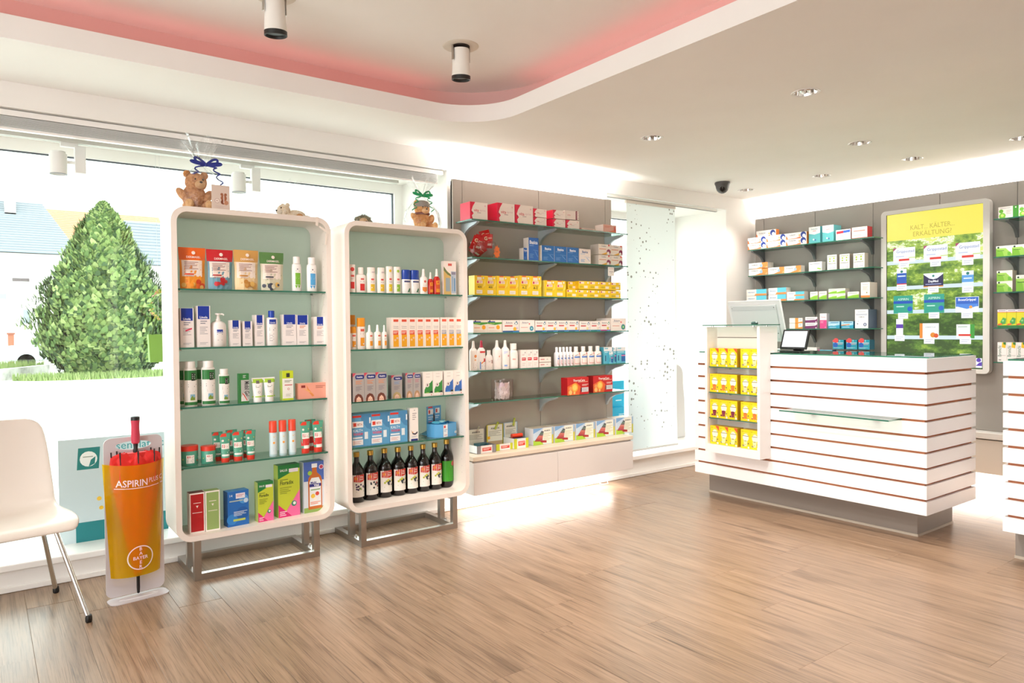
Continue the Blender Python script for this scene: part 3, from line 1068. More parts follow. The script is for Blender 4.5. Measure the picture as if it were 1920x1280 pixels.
# ================================================================== DISPLAY CABINETS
MINT = sheet('mint_backlit_glass', '#FFFFFF', 1.0, .05, diff=1.0, dcol='#C8CEC4')
CX = [(.754, 1.570), (1.650, 2.466)]
CZ = (.205, 1.866)
CF, CB = 3.80, 4.05
CSH = [(1.457, 1.165, .869, .571), (1.457, 1.132, .835, .572)]
WARMW = M('#EEE2D8', .38)
for ci, (x0, x1) in enumerate(CX):
    cab = empty('display_cabinet', ((x0 + x1) / 2, CF, 0))
    tag(cab, ('left white rounded display cabinet on steel legs, skin care and pouches inside', 'right white rounded display cabinet on steel legs, wine bottles at its bottom')[ci], 'cabinet', 'rounded display cabinets')
    hw, t = (x1 - x0) / 2, .027
    sh = MB()
    A, B = rrect(-hw, hw, *CZ, .075, 8), rrect(-hw + t, hw - t, CZ[0] + t, CZ[1] - t, .05, 8)
    n = len(A)
    for P, y0, y1, fl in ((A, 0, CB - CF, 0), (B, 0, CB - CF, 1)):
        vs = [(x, y0, z) for x, z in P] + [(x, y1, z) for x, z in P]
        sh.add(vs, [(i, (i + 1) % n, n + (i + 1) % n, n + i) for i in range(n)], WARMW)
    for y in (0, CB - CF):
        vs = [(x, y, z) for x, z in A] + [(x, y, z) for x, z in B]
        sh.add(vs, [(i, (i + 1) % n, n + (i + 1) % n, n + i) for i in range(n)], WARMW)
    sh.obj('shell', cab)
    MB().prism(rrect(-hw + t, hw - t, CZ[0] + t, CZ[1] - t, .05, 8), .238, .244, MINT).obj('back_glass', cab, smooth=30)
    holes = MB()
    for y in (.045, .205):
        for k in range(34):
            holes.add([(hw - t - .0004, y + .002 * math.cos(2 * PI * q / 6), .34 + k * .042 + .002 * math.sin(2 * PI * q / 6)) for q in range(6)], [(0, 1, 2, 3, 4, 5)], M('#8F8A85', .6))
    holes.obj('peg_holes', cab, smooth=0)['kind'] = 'stuff'
    for z in CSH[ci]:
        s = MB().box(-hw + t + .003, hw - t - .003, .012, .236, z - .004, z + .004, SHELFGLASS, front=GEDGE).obj('glass_shelf', cab, smooth=0)
        for sx in (-1, 1):
            for y in (.03, .21):
                MB().tube([(sx * (hw - t), y, z - .008), (sx * (hw - t - .016), y, z - .008)], .0038, CHROME, 8).obj('shelf_pin', s)
    # steel sled: front and rear legs, floor frame
    f = .033
    lx = .308
    for sx in (-1, 1):
        for y in (.015, .17):
            MB().box(sx * lx - f / 2, sx * lx + f / 2, y, y + f, f, CZ[0] + .001, STEEL).obj('leg', cab, smooth=0)
        MB().box(sx * lx - f / 2, sx * lx + f / 2, .015, .40, 0, f, STEEL).obj('side_runner', cab, smooth=0)
        MB().box(sx * lx - f / 2, sx * lx + f / 2, .015 + f, .17, CZ[0] - .022, CZ[0], STEEL).obj('top_runner', cab, smooth=0)
        MB().lathe([(.008, f), (.008, f + .012), (.001, f + .012)], CHROME, 12, c=(sx * lx, .13)).obj('bolt', cab)
    MB().box(-lx + f / 2, lx - f / 2, .015, .015 + f, 0, f, STEEL).obj('front_rail', cab, smooth=0)
    MB().box(-lx + f / 2, lx - f / 2, .367, .40, 0, f, STEEL).obj('rear_rail', cab, smooth=0)
    if ci == 0:
        m = MB()
        pth = [(hw - .075 + .0 * i, -.002, CZ[1] - .012) for i in range(1)]
        m.add([(hw - .085, -.002, CZ[1] + .002), (hw - .068, -.002, CZ[1] + .002), (hw - .074, -.003, CZ[1] - .05), (hw - .088, -.003, CZ[1] - .045)], [(0, 1, 2, 3)], '#F3E6DA')
        m.add([(hw - .066, -.004, CZ[1] - .045), (hw - .01, -.004, CZ[1] - .075), (hw - .012, -.003, CZ[1] - .09), (hw - .07, -.006, CZ[1] - .055)], [(0, 1, 2, 3)], '#F3E6DA')
        m.add([(hw - .03, -.003, CZ[1] - .085), (hw - .016, -.003, CZ[1] - .08), (hw - .03, -.004, CZ[1] - .15), (hw - .037, -.004, CZ[1] - .148)], [(0, 1, 2, 3)], '#F3E6DA')
        m.obj('tape_strip', cab, smooth=0)

# ================================================================== GREY WALL UNIT ON THE WINDOW WALL
GREY = M('#ADA298', .55, bump=.05, bscale=200)
GREYD = M('#5C534C', .7)
wu = empty('wall_shelf_unit', (3.32, 4.15, 0))
tag(wu, 'grey panelled wall unit with six glass shelves beside the right cabinet', 'shelf unit')
xs = [2.581, 2.658, 3.325, 3.998, 4.067]
for a, b_ in zip(xs, xs[1:]):
    MB().box(a - 3.32 + .002, b_ - 3.32 - .002, 0, .025, .18, 2.262, GREY).obj('panel', wu, smooth=0)
MB().box(2.583 - 3.32, 4.065 - 3.32, .012, .03, .19, 2.25, GREYD).obj('backing', wu, smooth=0)
ALU = M('#B8C0C6', .35, .3)
WSH = (1.965, 1.716, 1.466, 1.217, .967, .755)
for z in WSH:
    MB().box(2.600 - 3.32, 4.042 - 3.32, -.205, -.008, z - .004, z + .004, SHELFGLASS, front=GEDGE, side=GEDGE).obj('glass_shelf', wu, smooth=0)
    for x in (2.658, 3.325, 3.998):
        q = [(0, -.004), (-.19, -.004), (-.192, -.012), (-.17, -.022), (-.10, -.038), (-.05, -.062), (-.024, -.092), (-.008, -.12), (0, -.12)]
        MB().prism([(y, z - .001 + zz) for y, zz in q], x - 3.32 - .011, x - 3.32 + .011, ALU, 'x').obj('bracket', wu, bevel=.002)
bc = empty('wall_cabinet', (3.312, 4.15, 0))
tag(bc, 'long low floating cabinet with cream top under the grey shelf wall', 'cabinet')
CREAM = M('#E4D3BE', .4)
FRONT = M('#E2D9D4', .4)
MB().box(-.74, .742, -.235, -.002, .378, .408, CREAM).obj('worktop', bc, bevel=.003)
MB().box(-.735, .737, -.215, -.002, .153, .372, FRONT).obj('body', bc, smooth=0)
MB().box(-.735, .737, -.21, -.004, .371, .379, M('#4C423B', .7)).obj('shadow_gap', bc, smooth=0)
for a, b_ in ((-.737, -.0215), (-.0185, .739)):
    MB().box(a, b_, -.236, -.216, .153, .366, FRONT).obj('drawer_front', bc, bevel=.0015)
cp = [at(1090, 895, 'Z', .003), at(1096, 900, 'Z', .003), at(1103, 907, 'Z', .003), at(1107, 897, 'Y', 4.19), at(1120, 889, 'Y', 4.2)]
cb = MB().tube([Vector((3.84, 4.19, .12)), Vector((3.87, 4.18, .05)), Vector((3.93, 4.14, .006)), Vector((3.99, 4.13, .006)), Vector((4.0, 4.16, .05)), Vector((4.08, 4.195, .11)), Vector((4.12, 4.2, .14))], .003, M('#E8E2D8', .5), 8)
tag(cb.obj('power_cable'), 'thin white cable hanging to the floor under the low wall cabinet', 'cable')

# ================================================================== BACK WALL UNIT, SCREEN
BX = 6.0
bu_ = empty('back_shelf_wall', (BX, 2.0, 0))
tag(bu_, 'grey panelled shelf wall behind the counters with rows of glass shelves', 'shelf unit')
G2 = M('#97918B', .55, bump=.05, bscale=200)
ys = [4.17, 4.073, 3.553, 3.036, 2.518, 1.998, 1.48, .96, .44]
for a, b_ in zip(ys, ys[1:]):
    MB().box(0, .025, b_ - 2 + .002, a - 2 - .002, .455, 2.268, G2).obj('panel', bu_, smooth=0)
MB().box(.012, .03, .45 - 2, 4.165 - 2, .46, 2.255, GREYD).obj('backing', bu_, smooth=0)
BSH = (1.954, 1.712, 1.466, 1.215, .962)
RSH = (1.985, 1.716, 1.466, 1.215, .972)
DALU = M('#6E7073', .35, .4)
for zs, y0, y1, bl in ((BSH, 2.92, 4.105, (3.036, 3.553, 4.073)), (RSH, 1.0, 2.075, (1.48, 1.998))):
    for z in zs:
        MB().box(-.205, -.006, y0 - 2, y1 - 2, z - .004, z + .004, SHELFGLASS, side=GEDGE, front=GEDGE).obj('glass_shelf', bu_, smooth=0)
        for y in bl:
            q = [(0, -.004), (-.19, -.004), (-.192, -.012), (-.17, -.022), (-.10, -.038), (-.05, -.062), (-.024, -.092), (-.008, -.12), (0, -.12)]
            MB().prism([(x, z - .001 + zz) for x, zz in q], y - 2 - .011, y - 2 + .011, DALU).obj('bracket', bu_, bevel=.002)
b2 = empty('low_back_cabinet', (BX, 2.0, 0))
tag(b2, 'long low floating cabinet under the grey shelf wall behind the counters', 'cabinet')
MB().box(-.13, -.001, .3 - 2, 4.17 - 2, .408, .453, M('#DAD6D1', .35)).obj('worktop', b2, bevel=.003)
MB().box(-.12, -.001, .3 - 2, 4.17 - 2, .155, .400, M('#CFC6BB', .45)).obj('body', b2, smooth=0)
MB().box(-.115, -.002, .31 - 2, 4.16 - 2, .399, .409, M('#3A3431', .7)).obj('shadow_gap', b2, smooth=0)

# lit advertising screen
SX = 5.945
yl, yr, zt, zb = 2.937, 2.150, 2.166, .878
sc = empty('advertising_screen', (SX, (yl + yr) / 2, (zt + zb) / 2), -PI / 2)
tag(sc, 'tall lit advertising screen with yellow headline and cold medicine packs', 'screen')
sw, shh = (yl - yr), (zt - zb)
A = rrect(-sw / 2, sw / 2, -shh / 2, shh / 2, .035, 8)
iw, ih = .700, 1.222
B = rrect(-iw / 2, iw / 2, -ih / 2, ih / 2, .002, 8)
n = len(A)
fr = MB()
FRM = M('#D9D6D2', .35)
fr.add([(x, -.012, z) for x, z in A] + [(x, .045, z) for x, z in A], [(i, (i + 1) % n, n + (i + 1) % n, n + i) for i in range(n)], FRM)
fr.add([(x, -.012, z) for x, z in A] + [(x, -.012, z) for x, z in B], [(i, (i + 1) % n, n + (i + 1) % n, n + i) for i in range(n)], FRM)
fr.add([(x, -.012, z) for x, z in B] + [(x, 0, z) for x, z in B], [(i, (i + 1) % n, n + (i + 1) % n, n + i) for i in range(n)], M('#2A2622', .5))
fr.add([(x, .045, z) for x, z in A], [tuple(range(n))], FRM)
fr.obj('frame', sc, smooth=35)


def meadow():
    m, nt, b = new_mat('screen_meadow_picture')
    L, N = nt.links.new, nt.nodes.new
    tc = N('ShaderNodeTexCoord')
    n1 = N('ShaderNodeTexNoise')
    n1.inputs['Scale'].default_value = 26
    n1.inputs['Detail'].default_value = 8
    n1.inputs['Roughness'].default_value = .7
    mp = N('ShaderNodeMapping')
    mp.inputs['Scale'].default_value = (1, 1, 1.7)
    L(tc.outputs['Object'], mp.inputs['Vector'])
    L(mp.outputs[0], n1.inputs['Vector'])
    n2 = N('ShaderNodeTexNoise')
    n2.inputs['Scale'].default_value = 4.2
    n2.inputs['Detail'].default_value = 2
    mp2 = N('ShaderNodeMapping')
    mp2.inputs['Scale'].default_value = (.8, 1, 2.2)
    L(tc.outputs['Object'], mp2.inputs['Vector'])
    L(mp2.outputs[0], n2.inputs['Vector'])
    sep = N('ShaderNodeSeparateXYZ')
    L(tc.outputs['Object'], sep.inputs[0])
    hz = N('ShaderNodeMapRange')
    hz.inputs['From Min'].default_value, hz.inputs['From Max'].default_value = -.6, .45
    hz.inputs['To Min'].default_value, hz.inputs['To Max'].default_value = -.10, .20
    L(sep.outputs[2], hz.inputs['Value'])
    a1 = N('ShaderNodeMath')
    a1.operation = 'ADD'
    L(n2.outputs['Fac'], a1.inputs[0])
    L(hz.outputs[0], a1.inputs[1])
    a2 = N('ShaderNodeMath')
    a2.operation = 'MULTIPLY_ADD'
    a2.inputs[1].default_value = .75
    L(n1.outputs['Fac'], a2.inputs[0])
    L(a1.outputs[0], a2.inputs[2])
    cr = N('ShaderNodeValToRGB')
    e = cr.color_ramp.elements
    e[0].position, e[0].color = .66, lin('#2F4A1C')
    e[1].position, e[1].color = 1.18, lin('#F2F6E4')
    for p_, c_ in ((.80, '#557A2C'), (.92, '#93AE3F'), (1.0, '#C3CF6C')):
        e.new(min(p_, 1)).color = lin(c_)
    sc_ = N('ShaderNodeMath')
    sc_.operation = 'MULTIPLY'
    sc_.inputs[1].default_value = .86
    L(a2.outputs[0], sc_.inputs[0])
    L(sc_.outputs[0], cr.inputs['Fac'])
    L(cr.outputs[0], b.inputs['Emission Color'])
    b.inputs['Emission Strength'].default_value = 1.25
    b.inputs['Base Color'].default_value = (.02, .02, .02, 1)
    b.inputs['Roughness'].default_value = .2
    return m


pic = MB()
pic.add([(-iw / 2, 0, -ih / 2), (iw / 2, 0, -ih / 2), (iw / 2, 0, ih / 2), (-iw / 2, 0, ih / 2)], [(0, 1, 2, 3)], meadow())


def E_(h):
    return EM(h, 1.0)


def su(px, py):
    t = at(px, py, 'X', SX)
    return ((yl + yr) / 2 - t.y) / iw + .5, (t.z - ((zt + zb) / 2 - ih / 2)) / ih


art = [('r', 0, su(1667, 453)[1] - .0, 1, 1, E_('#EBDD58')), ('t', 'KALT... KÄLTER...', .49, .905, .036, E_('#B09E30'), .46), ('t', 'ERKÄLTUNG?', .49, .862, .036, E_('#B09E30'), .40)]
for (px, py) in ((1667, 494), (1667, 541), (1667, 585), (1667, 632)):
    v = su(px, py)[1]
    art.append(('r', 0, v - .012, 1, v + .012, E_('#CFE0E6')))


def pk(x0, y0, x1, y1, base, extra=(), tagp=True):
    u0, v1 = su(x0, y0)
    u1, v0 = su(x1, y1)
    out = [('r', u0, v0, u1, v1, E_(base))]
    for e in extra:
        k = e[0]
        if k == 'r':
            out.append(('r', u0 + e[1] * (u1 - u0), v0 + e[2] * (v1 - v0), u0 + e[3] * (u1 - u0), v0 + e[4] * (v1 - v0), E_(e[5])))
        elif k == 't':
            out.append(('t', e[1], u0 + e[2] * (u1 - u0), v0 + e[3] * (v1 - v0), e[4] * (v1 - v0), E_(e[5]), e[6] * (u1 - u0), e[7] if len(e) > 7 else 0))
        elif k == 'd':
            out.append(('d', u0 + e[1] * (u1 - u0), v0 + e[2] * (v1 - v0), e[3] * (u1 - u0), E_(e[4])))
        elif k == 'p':
            out.append(('p', [(u0 + a_ * (u1 - u0), v0 + b_ * (v1 - v0)) for a_, b_ in e[1]], E_(e[2])))
    if tagp:
        um = (u0 + u1) / 2
        out += [('r', um - .055, v0 - .035, um + .055, v0 + .004, E_('#F4F6F8')), ('l', um - .04, v0 - .028, um + .04, v0 - .004, 2, E_('#C9CBD6'))]
    return out


gp = [('p', [(0, 1), (.16, 1), (0, .78)], '#A83A6B'), ('t', 'Grippostad', .55, .72, .24, '#4A5C9A', .8), ('l' if 0 else 'r', .12, .38, .5, .44, '#B9C2DC'), ('r', .26, .10, .74, .24, '#D8352B'), ('r', .70, .26, 1, .33, '#C9D88A')]
art += pk(1675, 466, 1716, 490, '#EEF2FA', gp) + pk(1732, 461, 1777, 487, '#EEF2FA', gp) + pk(1792, 456, 1838, 484, '#EEF2FA', gp)
vk = [('r', 0, .74, 1, 1, '#EAF2FA'), ('d', .5, .84, .14, '#1E7A6E')]
art += pk(1682, 505, 1700, 534, '#1B57B8', vk + [('r', .1, .52, .9, .60, '#CFE0F6'), ('r', 0, 0, 1, .10, '#D8352B')])
art += pk(1732, 513, 1769, 537, '#27264F', [('p', [(0, 1), (1, 1), (1, .92), (.7, .62), (.5, .56), (.3, .62), (0, .92)], '#EAF2FA'), ('d', .5, .80, .06, '#1E7A6E'), ('t', 'DayMed', .5, .40, .22, '#F4F6FA', .5, .02), ('r', .1, .18, .9, .24, '#9AA3D0'), ('r', 0, 0, 1, .08, '#E79A45')])
art += pk(1804, 508, 1826, 537, '#5C9FDC', vk + [('r', 0, 0, 1, .3, '#DDEBF6'), ('r', .15, .5, .85, .57, '#E4F0FA')])
as_ = [('r', 0, .55, 1, .70, '#1650B8'), ('t', 'ASPIRIN', .5, .80, .12, '#D8F4EE', .8), ('d', .85, .25, .13, '#1760C4'), ('r', .15, .36, .55, .42, '#BFEBDD')]
art += pk(1676, 555, 1712, 587, '#2FA088', as_) + pk(1733, 552, 1771, 586, '#2FA088', as_)
art += pk(1792, 557, 1836, 585, '#EAF1FA', [('r', .02, .38, .98, .97, '#2B62C0'), ('p', [(.05, .4), (.5, .22), (.95, .4), (.95, .55), (.05, .55)], '#4C86D8'), ('t', 'BoxaGrippal', .5, .80, .20, '#F6F8FC', .9, .02), ('d', .66, .34, .07, '#F0A04A')])
art += pk(1681, 598, 1694, 629, '#F0F2F6', [('r', 0, .45, 1, .68, '#5A3AA8')])
art += pk(1725, 606, 1761, 634, '#F2F2F0', [('r', 0, 0, .16, 1, '#E58A35'), ('t', 'ESBERITOX', .58, .74, .09, '#7E8796', .7), ('d', .70, .22, .14, '#E08A2E'), ('d', .86, .18, .12, '#D8552B')])
art += pk(1794, 608, 1828, 634, '#F0F4EE', [('r', .76, 0, 1, 1, '#3F9A3A'), ('r', .12, .16, .80, .30, '#D8352B'), ('r', .08, .80, .6, .85, '#8FA890')])
u0, v1 = su(1828, 671)
art += [('r', u0, su(1828, 689)[1], su(1842, 689)[0], v1, E_('#EEF0F8')), ('p', [(u0 + .012, .02), (u0 + .07, .02), (u0 + .07, .045), (u0 + .045, .04)], E_('#5A3AA8')), ('d', u0 + .04, .055, .022, E_('#5A3AA8'))]


def smap(x, z, o):
    return (x, -o, z - ih / 2)


smap.curved = False
pic.art(art, iw, ih, smap, .0004, .00008)
pic.obj('display_picture', sc, smooth=0)

# ================================================================== COUNTERS
WHS = M('#F4F2F3', .32)
WOOD = noise_mat('groove_wood', ['#8A4B30', '#A8643F', '#B9764E'], 9, 5, .6, 0, stretch=(1, .12, 1))


def counter(name, label, ye, yl_, depth):
    c = empty(name, (4.25, (ye + yl_) / 2, 0))
    tag(c, label, 'counter', 'slatted sales counters')
    cy = (ye + yl_) / 2
    hw = (yl_ - ye) / 2
    MB().box(.018, depth - .018, -hw + .018, hw - .018, .176, 1.045, WOOD).obj('core', c, smooth=0)
    p = (1.055 - .172 + .0143) / 10
    for k in range(10):
        z0 = .172 + k * p
        MB().box(0, depth, -hw, hw, z0, z0 + p - .0143, WHS).obj('slat', c, smooth=0, bevel=.0012)
    MB().box(.05, depth - .004, -hw + .012, hw - .004, 1.0552, 1.0632, SHELFGLASS, side=GEDGE).obj('glass_top', c, smooth=0)
    pl = MB().box(.16, depth - .03, -hw + .12, hw - .004, .0, .176, M('#8C837B', .4))
    pl.obj('plinth', c, smooth=0)
    MB().box(.156, depth - .026, -hw + .116, hw - .001, 0, .014, M('#B9AE9F', .35)).obj('plinth_trim', c, smooth=0)
    return c


counter('sales_counter', 'white slatted sales counter with wood grooves, tablet standing on it', 1.85, 3.475, .655)
counter('sales_counter', 'second white slatted counter cut off by the right picture edge', .35, 1.477, .655)

# glass ledge hooked into the counter slats
gl = empty('glass_ledge', (4.25, 2.33, .706))
tag(gl, 'narrow glass ledge hooked into the front slats of the counter', 'shelf')
MB().box(-.155, -.001, -.345, .345, -.004, .004, SHELFGLASS, side=GEDGE, right=GEDGE).obj('glass_plate', gl, smooth=0)
for y in (-.2, .2):
    MB().box(-.03, -.0005, y - .02, y + .02, -.010, -.0042, STEEL).obj('clip', gl, smooth=0)

# tea display unit hooked on the counter front
tu = empty('tea_display', (4.13, 3.062, 0))
tag(tu, 'white tea display unit hung on the counter front', 'display unit')
TZ0, TZ1 = .362, 1.243
hw = .223
SIDE = M('#ECE6E2', .35)
for s in (-1, 1):
    a, b_ = (hw - .02, hw) if s > 0 else (-hw, -hw + .02)
    m = MB().box(0, .119, a, b_, TZ0, TZ1, SIDE)
    m.box(.119, .20, a, b_, 1.068, TZ1, SIDE)
    m.obj('side_panel', tu, smooth=0)
MB().box(.0, .119, -hw + .02, hw - .02, TZ0, .418, SIDE).obj('base_board', tu, smooth=0)
MB().box(.112, .119, -hw + .02, hw - .02, .418, 1.165, M('#DDD8D4', .4)).obj('back_panel', tu, smooth=0)
MB().box(.112, .119, -hw + .02, hw - .02, 1.172, TZ1, M('#DDD8D4', .4)).obj('back_panel', tu, smooth=0)
MB().box(.116, .1192, -hw + .02, hw - .02, 1.164, 1.173, M('#8F8680', .6)).obj('groove', tu, smooth=0)
g = MB().box(-.012, .21, -hw - .015, hw + .01, 1.252, 1.258, SHELFGLASS, side=GEDGE, front=GEDGE, right=GEDGE).obj('glass_top', tu, smooth=0)
for x in (.02, .17):
    for y in (-.16, .17):
        MB().lathe([(.008, TZ1 - .001), (.008, 1.2522), (.001, 1.2522)], CHROME, 12, c=(x, y)).obj('standoff', g)
MB().lathe([(.001, 1.2582), (.022, 1.2582), (.024, 1.270), (.018, 1.277), (.001, 1.278)], M('#3E5A55', .3), 18, c=(.10, -.115)).obj('suction_knob', g)
TSH = (.782, .962 - .0, .602)
for z in TSH:
    s = MB().box(.014, .110, -hw + .022, hw - .022, z - .003, z + .003, SHELFGLASS, side=GEDGE, front=GEDGE).obj('glass_shelf', tu, smooth=0)
    MB().box(.085, .111, .08, .12, z - .018, z - .0035, M('#C9C6C2', .35)).obj('bracket', s, smooth=0)

# customer tablet, till monitor
tb = empty('customer_tablet', (4.56, 2.855, 1.0635), -PI / 2 - .12)
tag(tb, 'black tablet on a stand showing a bright white page on the counter', 'tablet')
MB().box(-.085, .085, -.055, .055, 0, .008, BLACK).obj('foot', tb, bevel=.003)
MB().prism([(.03, .006), (.055, .006), (.035, .07), (.02, .07)], -.035, .035, BLACK, 'x').obj('neck', tb, smooth=0)
t2 = MB().box(-.108, .108, 0, .012, 0, .140, BLACK)
t2.art([('r', .06, .10, .94, .92, EM('#F5F8FC', 1.1)), ('l', .62, .40, .88, .50, 3, EM('#D5D9E0', 1.0)), ('l', .70, .80, .90, .84, 1, EM('#D5D9E0', 1)), ('d', .36, .5, .05, EM('#E6EAF2', 1.0))], .216, .140, flat_map(0))
o = t2.obj('screen', tb, bevel=0, smooth=0)
o.location = (0, -.022, .022)
o.rotation_euler = (-.30, 0, 0)
mn = empty('till_monitor', (4.755, 3.27, 1.0635), -PI / 2)
tag(mn, 'white till monitor seen from behind on the counter', 'monitor')
MB().box(-.12, .12, -.09, .09, 0, .012, M('#DEDFE0', .4)).obj('foot', mn, bevel=.004)
MB().prism([(-.02, .01), (.03, .01), (.02, .2), (-.01, .2)], -.05, .05, M('#DEDFE0', .4), 'x').obj('neck', mn, smooth=0)
bk = MB()
bk.box(-.225, .225, 0, .02, -.13, .19, M('#E9EAEB', .4))
bk.box(-.195, .195, -.016, 0, -.10, .16, M('#DDE0E1', .4))
bk.prism([(-.19, .12), (.19, .12), (.17, .155), (-.17, .155)], -.020, -.016, M('#D0D4D6', .4))
for x in (-.18, .18):
    for z in (-.06, .14):
        bk.box(x - .004, x + .004, -.019, -.016, z - .004, z + .004, M('#6E7174', .5))
casing = bk.obj('casing', mn, bevel=.006)
casing.location = (0, -.03, .19)
casing.rotation_euler = (.30, 0, 0)
o = MB()
o.box(-.22, .22, .0201, .0205, -.125, .185, M('#101214', .1))
o.obj('panel_glass', casing, smooth=0)

# ================================================================== CHAIR
ch = empty('shell_chair', (.048, 3.79, 0), .165)
tag(ch, 'white plastic shell chair with chrome legs before the window at left', 'chair')
prof = [(-.265, .405), (-.250, .428), (-.21, .442), (-.10, .440), (.03, .430), (.10, .430), (.145, .450), (.175, .50), (.195, .58), (.215, .68), (.235, .78), (.243, .83), (.246, .852)]
wid = [.225, .243, .252, .255, .253, .25, .248, .246, .243, .238, .228, .212, .165]
crv = [.0, .004, .01, .016, .02, .022, .022, .02, .018, .016, .014, .012, .008]
rows = []
for (y, z), w_, c_ in zip(prof, wid, crv):
    row = []
    for i in range(15):
        t = -1 + 2 * i / 14
        edge = abs(t) ** 3
        if z < .5:
            row.append((w_ * t, y, z + c_ * (edge - .3)))
        else:
            row.append((w_ * t, y - c_ * (edge - .3) * 2, z))
    rows.append(row)
sh = MB().loft(rows, M('#E4D9CF', .3), cap=False, closed=False).obj('seat_shell', ch, smooth=80)
so = sh.modifiers.new('solid', 'SOLIDIFY')
so.thickness = .011
ss = sh.modifiers.new('sub', 'SUBSURF')
ss.levels = ss.render_levels = 1
for sx in (-1, 1):
    for y0, y1 in ((-.13, -.268), (.10, .24)):
        l = MB().tube([(sx * .17, y0, .425), (sx * .262, y1, .022)], .0105, CHROME, 12).obj('leg', ch)
        MB().lathe([(.011, 0), (.014, .006), (.014, .02), (.012, .032), (.001, .034)], BLACK, 14, c=(sx * .264, y1 * 1.005)).obj('foot_cap', l)
    MB().tube([(sx * .17, -.14, .424), (sx * .17, .11, .424)], .009, CHROME, 8).obj('seat_rail', ch)

# ================================================================== UMBRELLA STAND AND UMBRELLA
us = empty('umbrella_stand', (.572, 3.80, 0), .13)
tag(us, 'umbrella stand with grey backboard and translucent yellow pocket', 'umbrella stand')
BOARD = M('#CFC9CC', .35)
A = rrect(-.128, .128, .012, .755, .03, 6)
# backboard with an oval grip hole
bm = bmesh.new()
L1 = [bm.verts.new((x, 0, z)) for x, z in A]
L2 = [bm.verts.new((.078 * math.cos(2 * PI * i / 28), 0, .715 + .020 * math.sin(2 * PI * i / 28))) for i in range(28)]
es = [bm.edges.new((q[i], q[(i + 1) % len(q)])) for q in (L1, L2) for i in range(len(q))]
bmesh.ops.triangle_fill(bm, edges=es, use_beauty=True)
me = bpy.data.meshes.new('backboard')
bm.to_mesh(me)
bm.free()
me.materials.append(BOARD)
o = bpy.data.objects.new('backboard', me)
COL.objects.link(o)
o.parent = us
o.modifiers.new('solid', 'SOLIDIFY').thickness = .004
MB().prism(rrect(-.128, .128, -.09, .012, .03, 6), 0, .004, BOARD, 'z').obj('foot_plate', us, smooth=0)
MB().lathe([(.045, .004), (.048, .007), (.051, .004)], M('#DAD6D8', .25), 30, c=(0, -.04), sy=.4, cap=False).obj('drip_ring', us).scale = (1.7, 1, 1)
YEL = sheet('yellow_pocket_plastic', '#FFD83A', 1.0, .1, diff=.40, dcol='#FFDC10')
rows = []
for j in range(10):
    t = j / 9
    z = .105 + .525 * t
    w_ = .108 + .027 * t
    dep = .055 + .025 * t
    rows.append([(w_ * math.sin(a) / math.sin(1.25), -dep * (math.cos(a) - math.cos(1.25)) / (1 - math.cos(1.25)) - .004, z + .012 * abs(math.sin(a)) ** 2 * t) for a in [-1.25 + 2.5 * i / 16 for i in range(17)]])
pk_ = MB().loft(rows, YEL, cap=False, closed=False).obj('pocket', us, smooth=80)


def pocket_map(x, z, o):
    t = (z - .105) / .525
    w_ = .108 + .027 * t
    dep = .055 + .025 * t
    a = math.asin(max(-1, min(1, x / w_ * math.sin(1.25))))
    return (x, -dep * (math.cos(a) - math.cos(1.25)) / (1 - math.cos(1.25)) - .006 - o, z + .012 * abs(math.sin(a)) ** 2 * t)


pocket_map.curved = True
pr = MB()
Wp = M('#F6F2EA', .4)


def pmap2(x, z, o):
    return pocket_map(x, z + .105, o)


pmap2.curved = True
H = .525
it = [('t', 'ASPIRIN', .39, .84, .062, Wp, .50, .012), ('t', 'PLUS C', .80, .850, .042, Wp, .26, .0), ('r', .12, .792, .95, .798, Wp),
      ('t', 'BAYER', .52, .165, .030, Wp, .40, .012)]
for k, ch_ in enumerate('BAER'):
    it.append(('t', ch_, .52, (.245, .205, .125, .085)[k], .030, Wp, .1, .012))
pr.art(it, .26, H, pmap2)
pr.obj('slogan_print', pk_, smooth=0)
pr = MB()
n = 40
vs = []
for i in range(n):
    a = 2 * PI * i / n
    for rr in (.052, .057):
        vs.append(pmap2(.005 + rr * math.cos(a), .165 * H + rr * math.sin(a), .0004))
pr.add(vs, [(2 * i, 2 * i + 1, (2 * i + 3) % (2 * n), (2 * i + 2) % (2 * n)) for i in range(n)], Wp)
pr.obj('ring_print', pk_, smooth=0)

um = empty('umbrella', (.572, 3.80, .005), .13)
tag(um, 'furled red umbrella with pink grip standing head down in the stand', 'umbrella')
REDF = M('#DE2420', .55, bump=.15, bscale=30)
rings = []
for z, r, dp in ((.10, .012, .0), (.16, .022, .1), (.28, .042, .18), (.42, .066, .26), (.55, .086, .34), (.60, .090, .38), (.635, .086, .5), (.65, .05, .8)):
    ring = []
    for i in range(64):
        a = 2 * PI * i / 64
        k = 1 - dp * (.5 - .5 * math.cos(a * 8)) if z < .63 else 1
        zz = z + (.034 * (.5 + .5 * math.cos(a * 8)) if z >= .6 else 0)
        ring.append((r * 1.25 * k * math.cos(a), -.037 + r * .42 * k * math.sin(a), zz))
    rings.append(ring)
MB().loft(rings, REDF).obj('canopy', um, smooth=60)
MB().tube([(0, -.037, .10), (0, -.037, .735)], .006, BLACK, 10).obj('shaft', um)
MB().lathe([(.001, .012), (.006, .016), (.0075, .04), (.0075, .11), (.009, .112)], BLACK, 12, c=(0, -.037)).obj('ferrule', um)
MB().lathe([(.013, .72), (.018, .725), (.019, .76), (.0175, .80), (.0195, .83)], M('#C8354F', .5), 18, c=(0, -.037)).obj('grip', um)
MB().lathe([(.0198, .83), (.0198, .845), (.016, .848), (.001, .848)], BLACK, 18, c=(0, -.037)).obj('grip_cap', um)
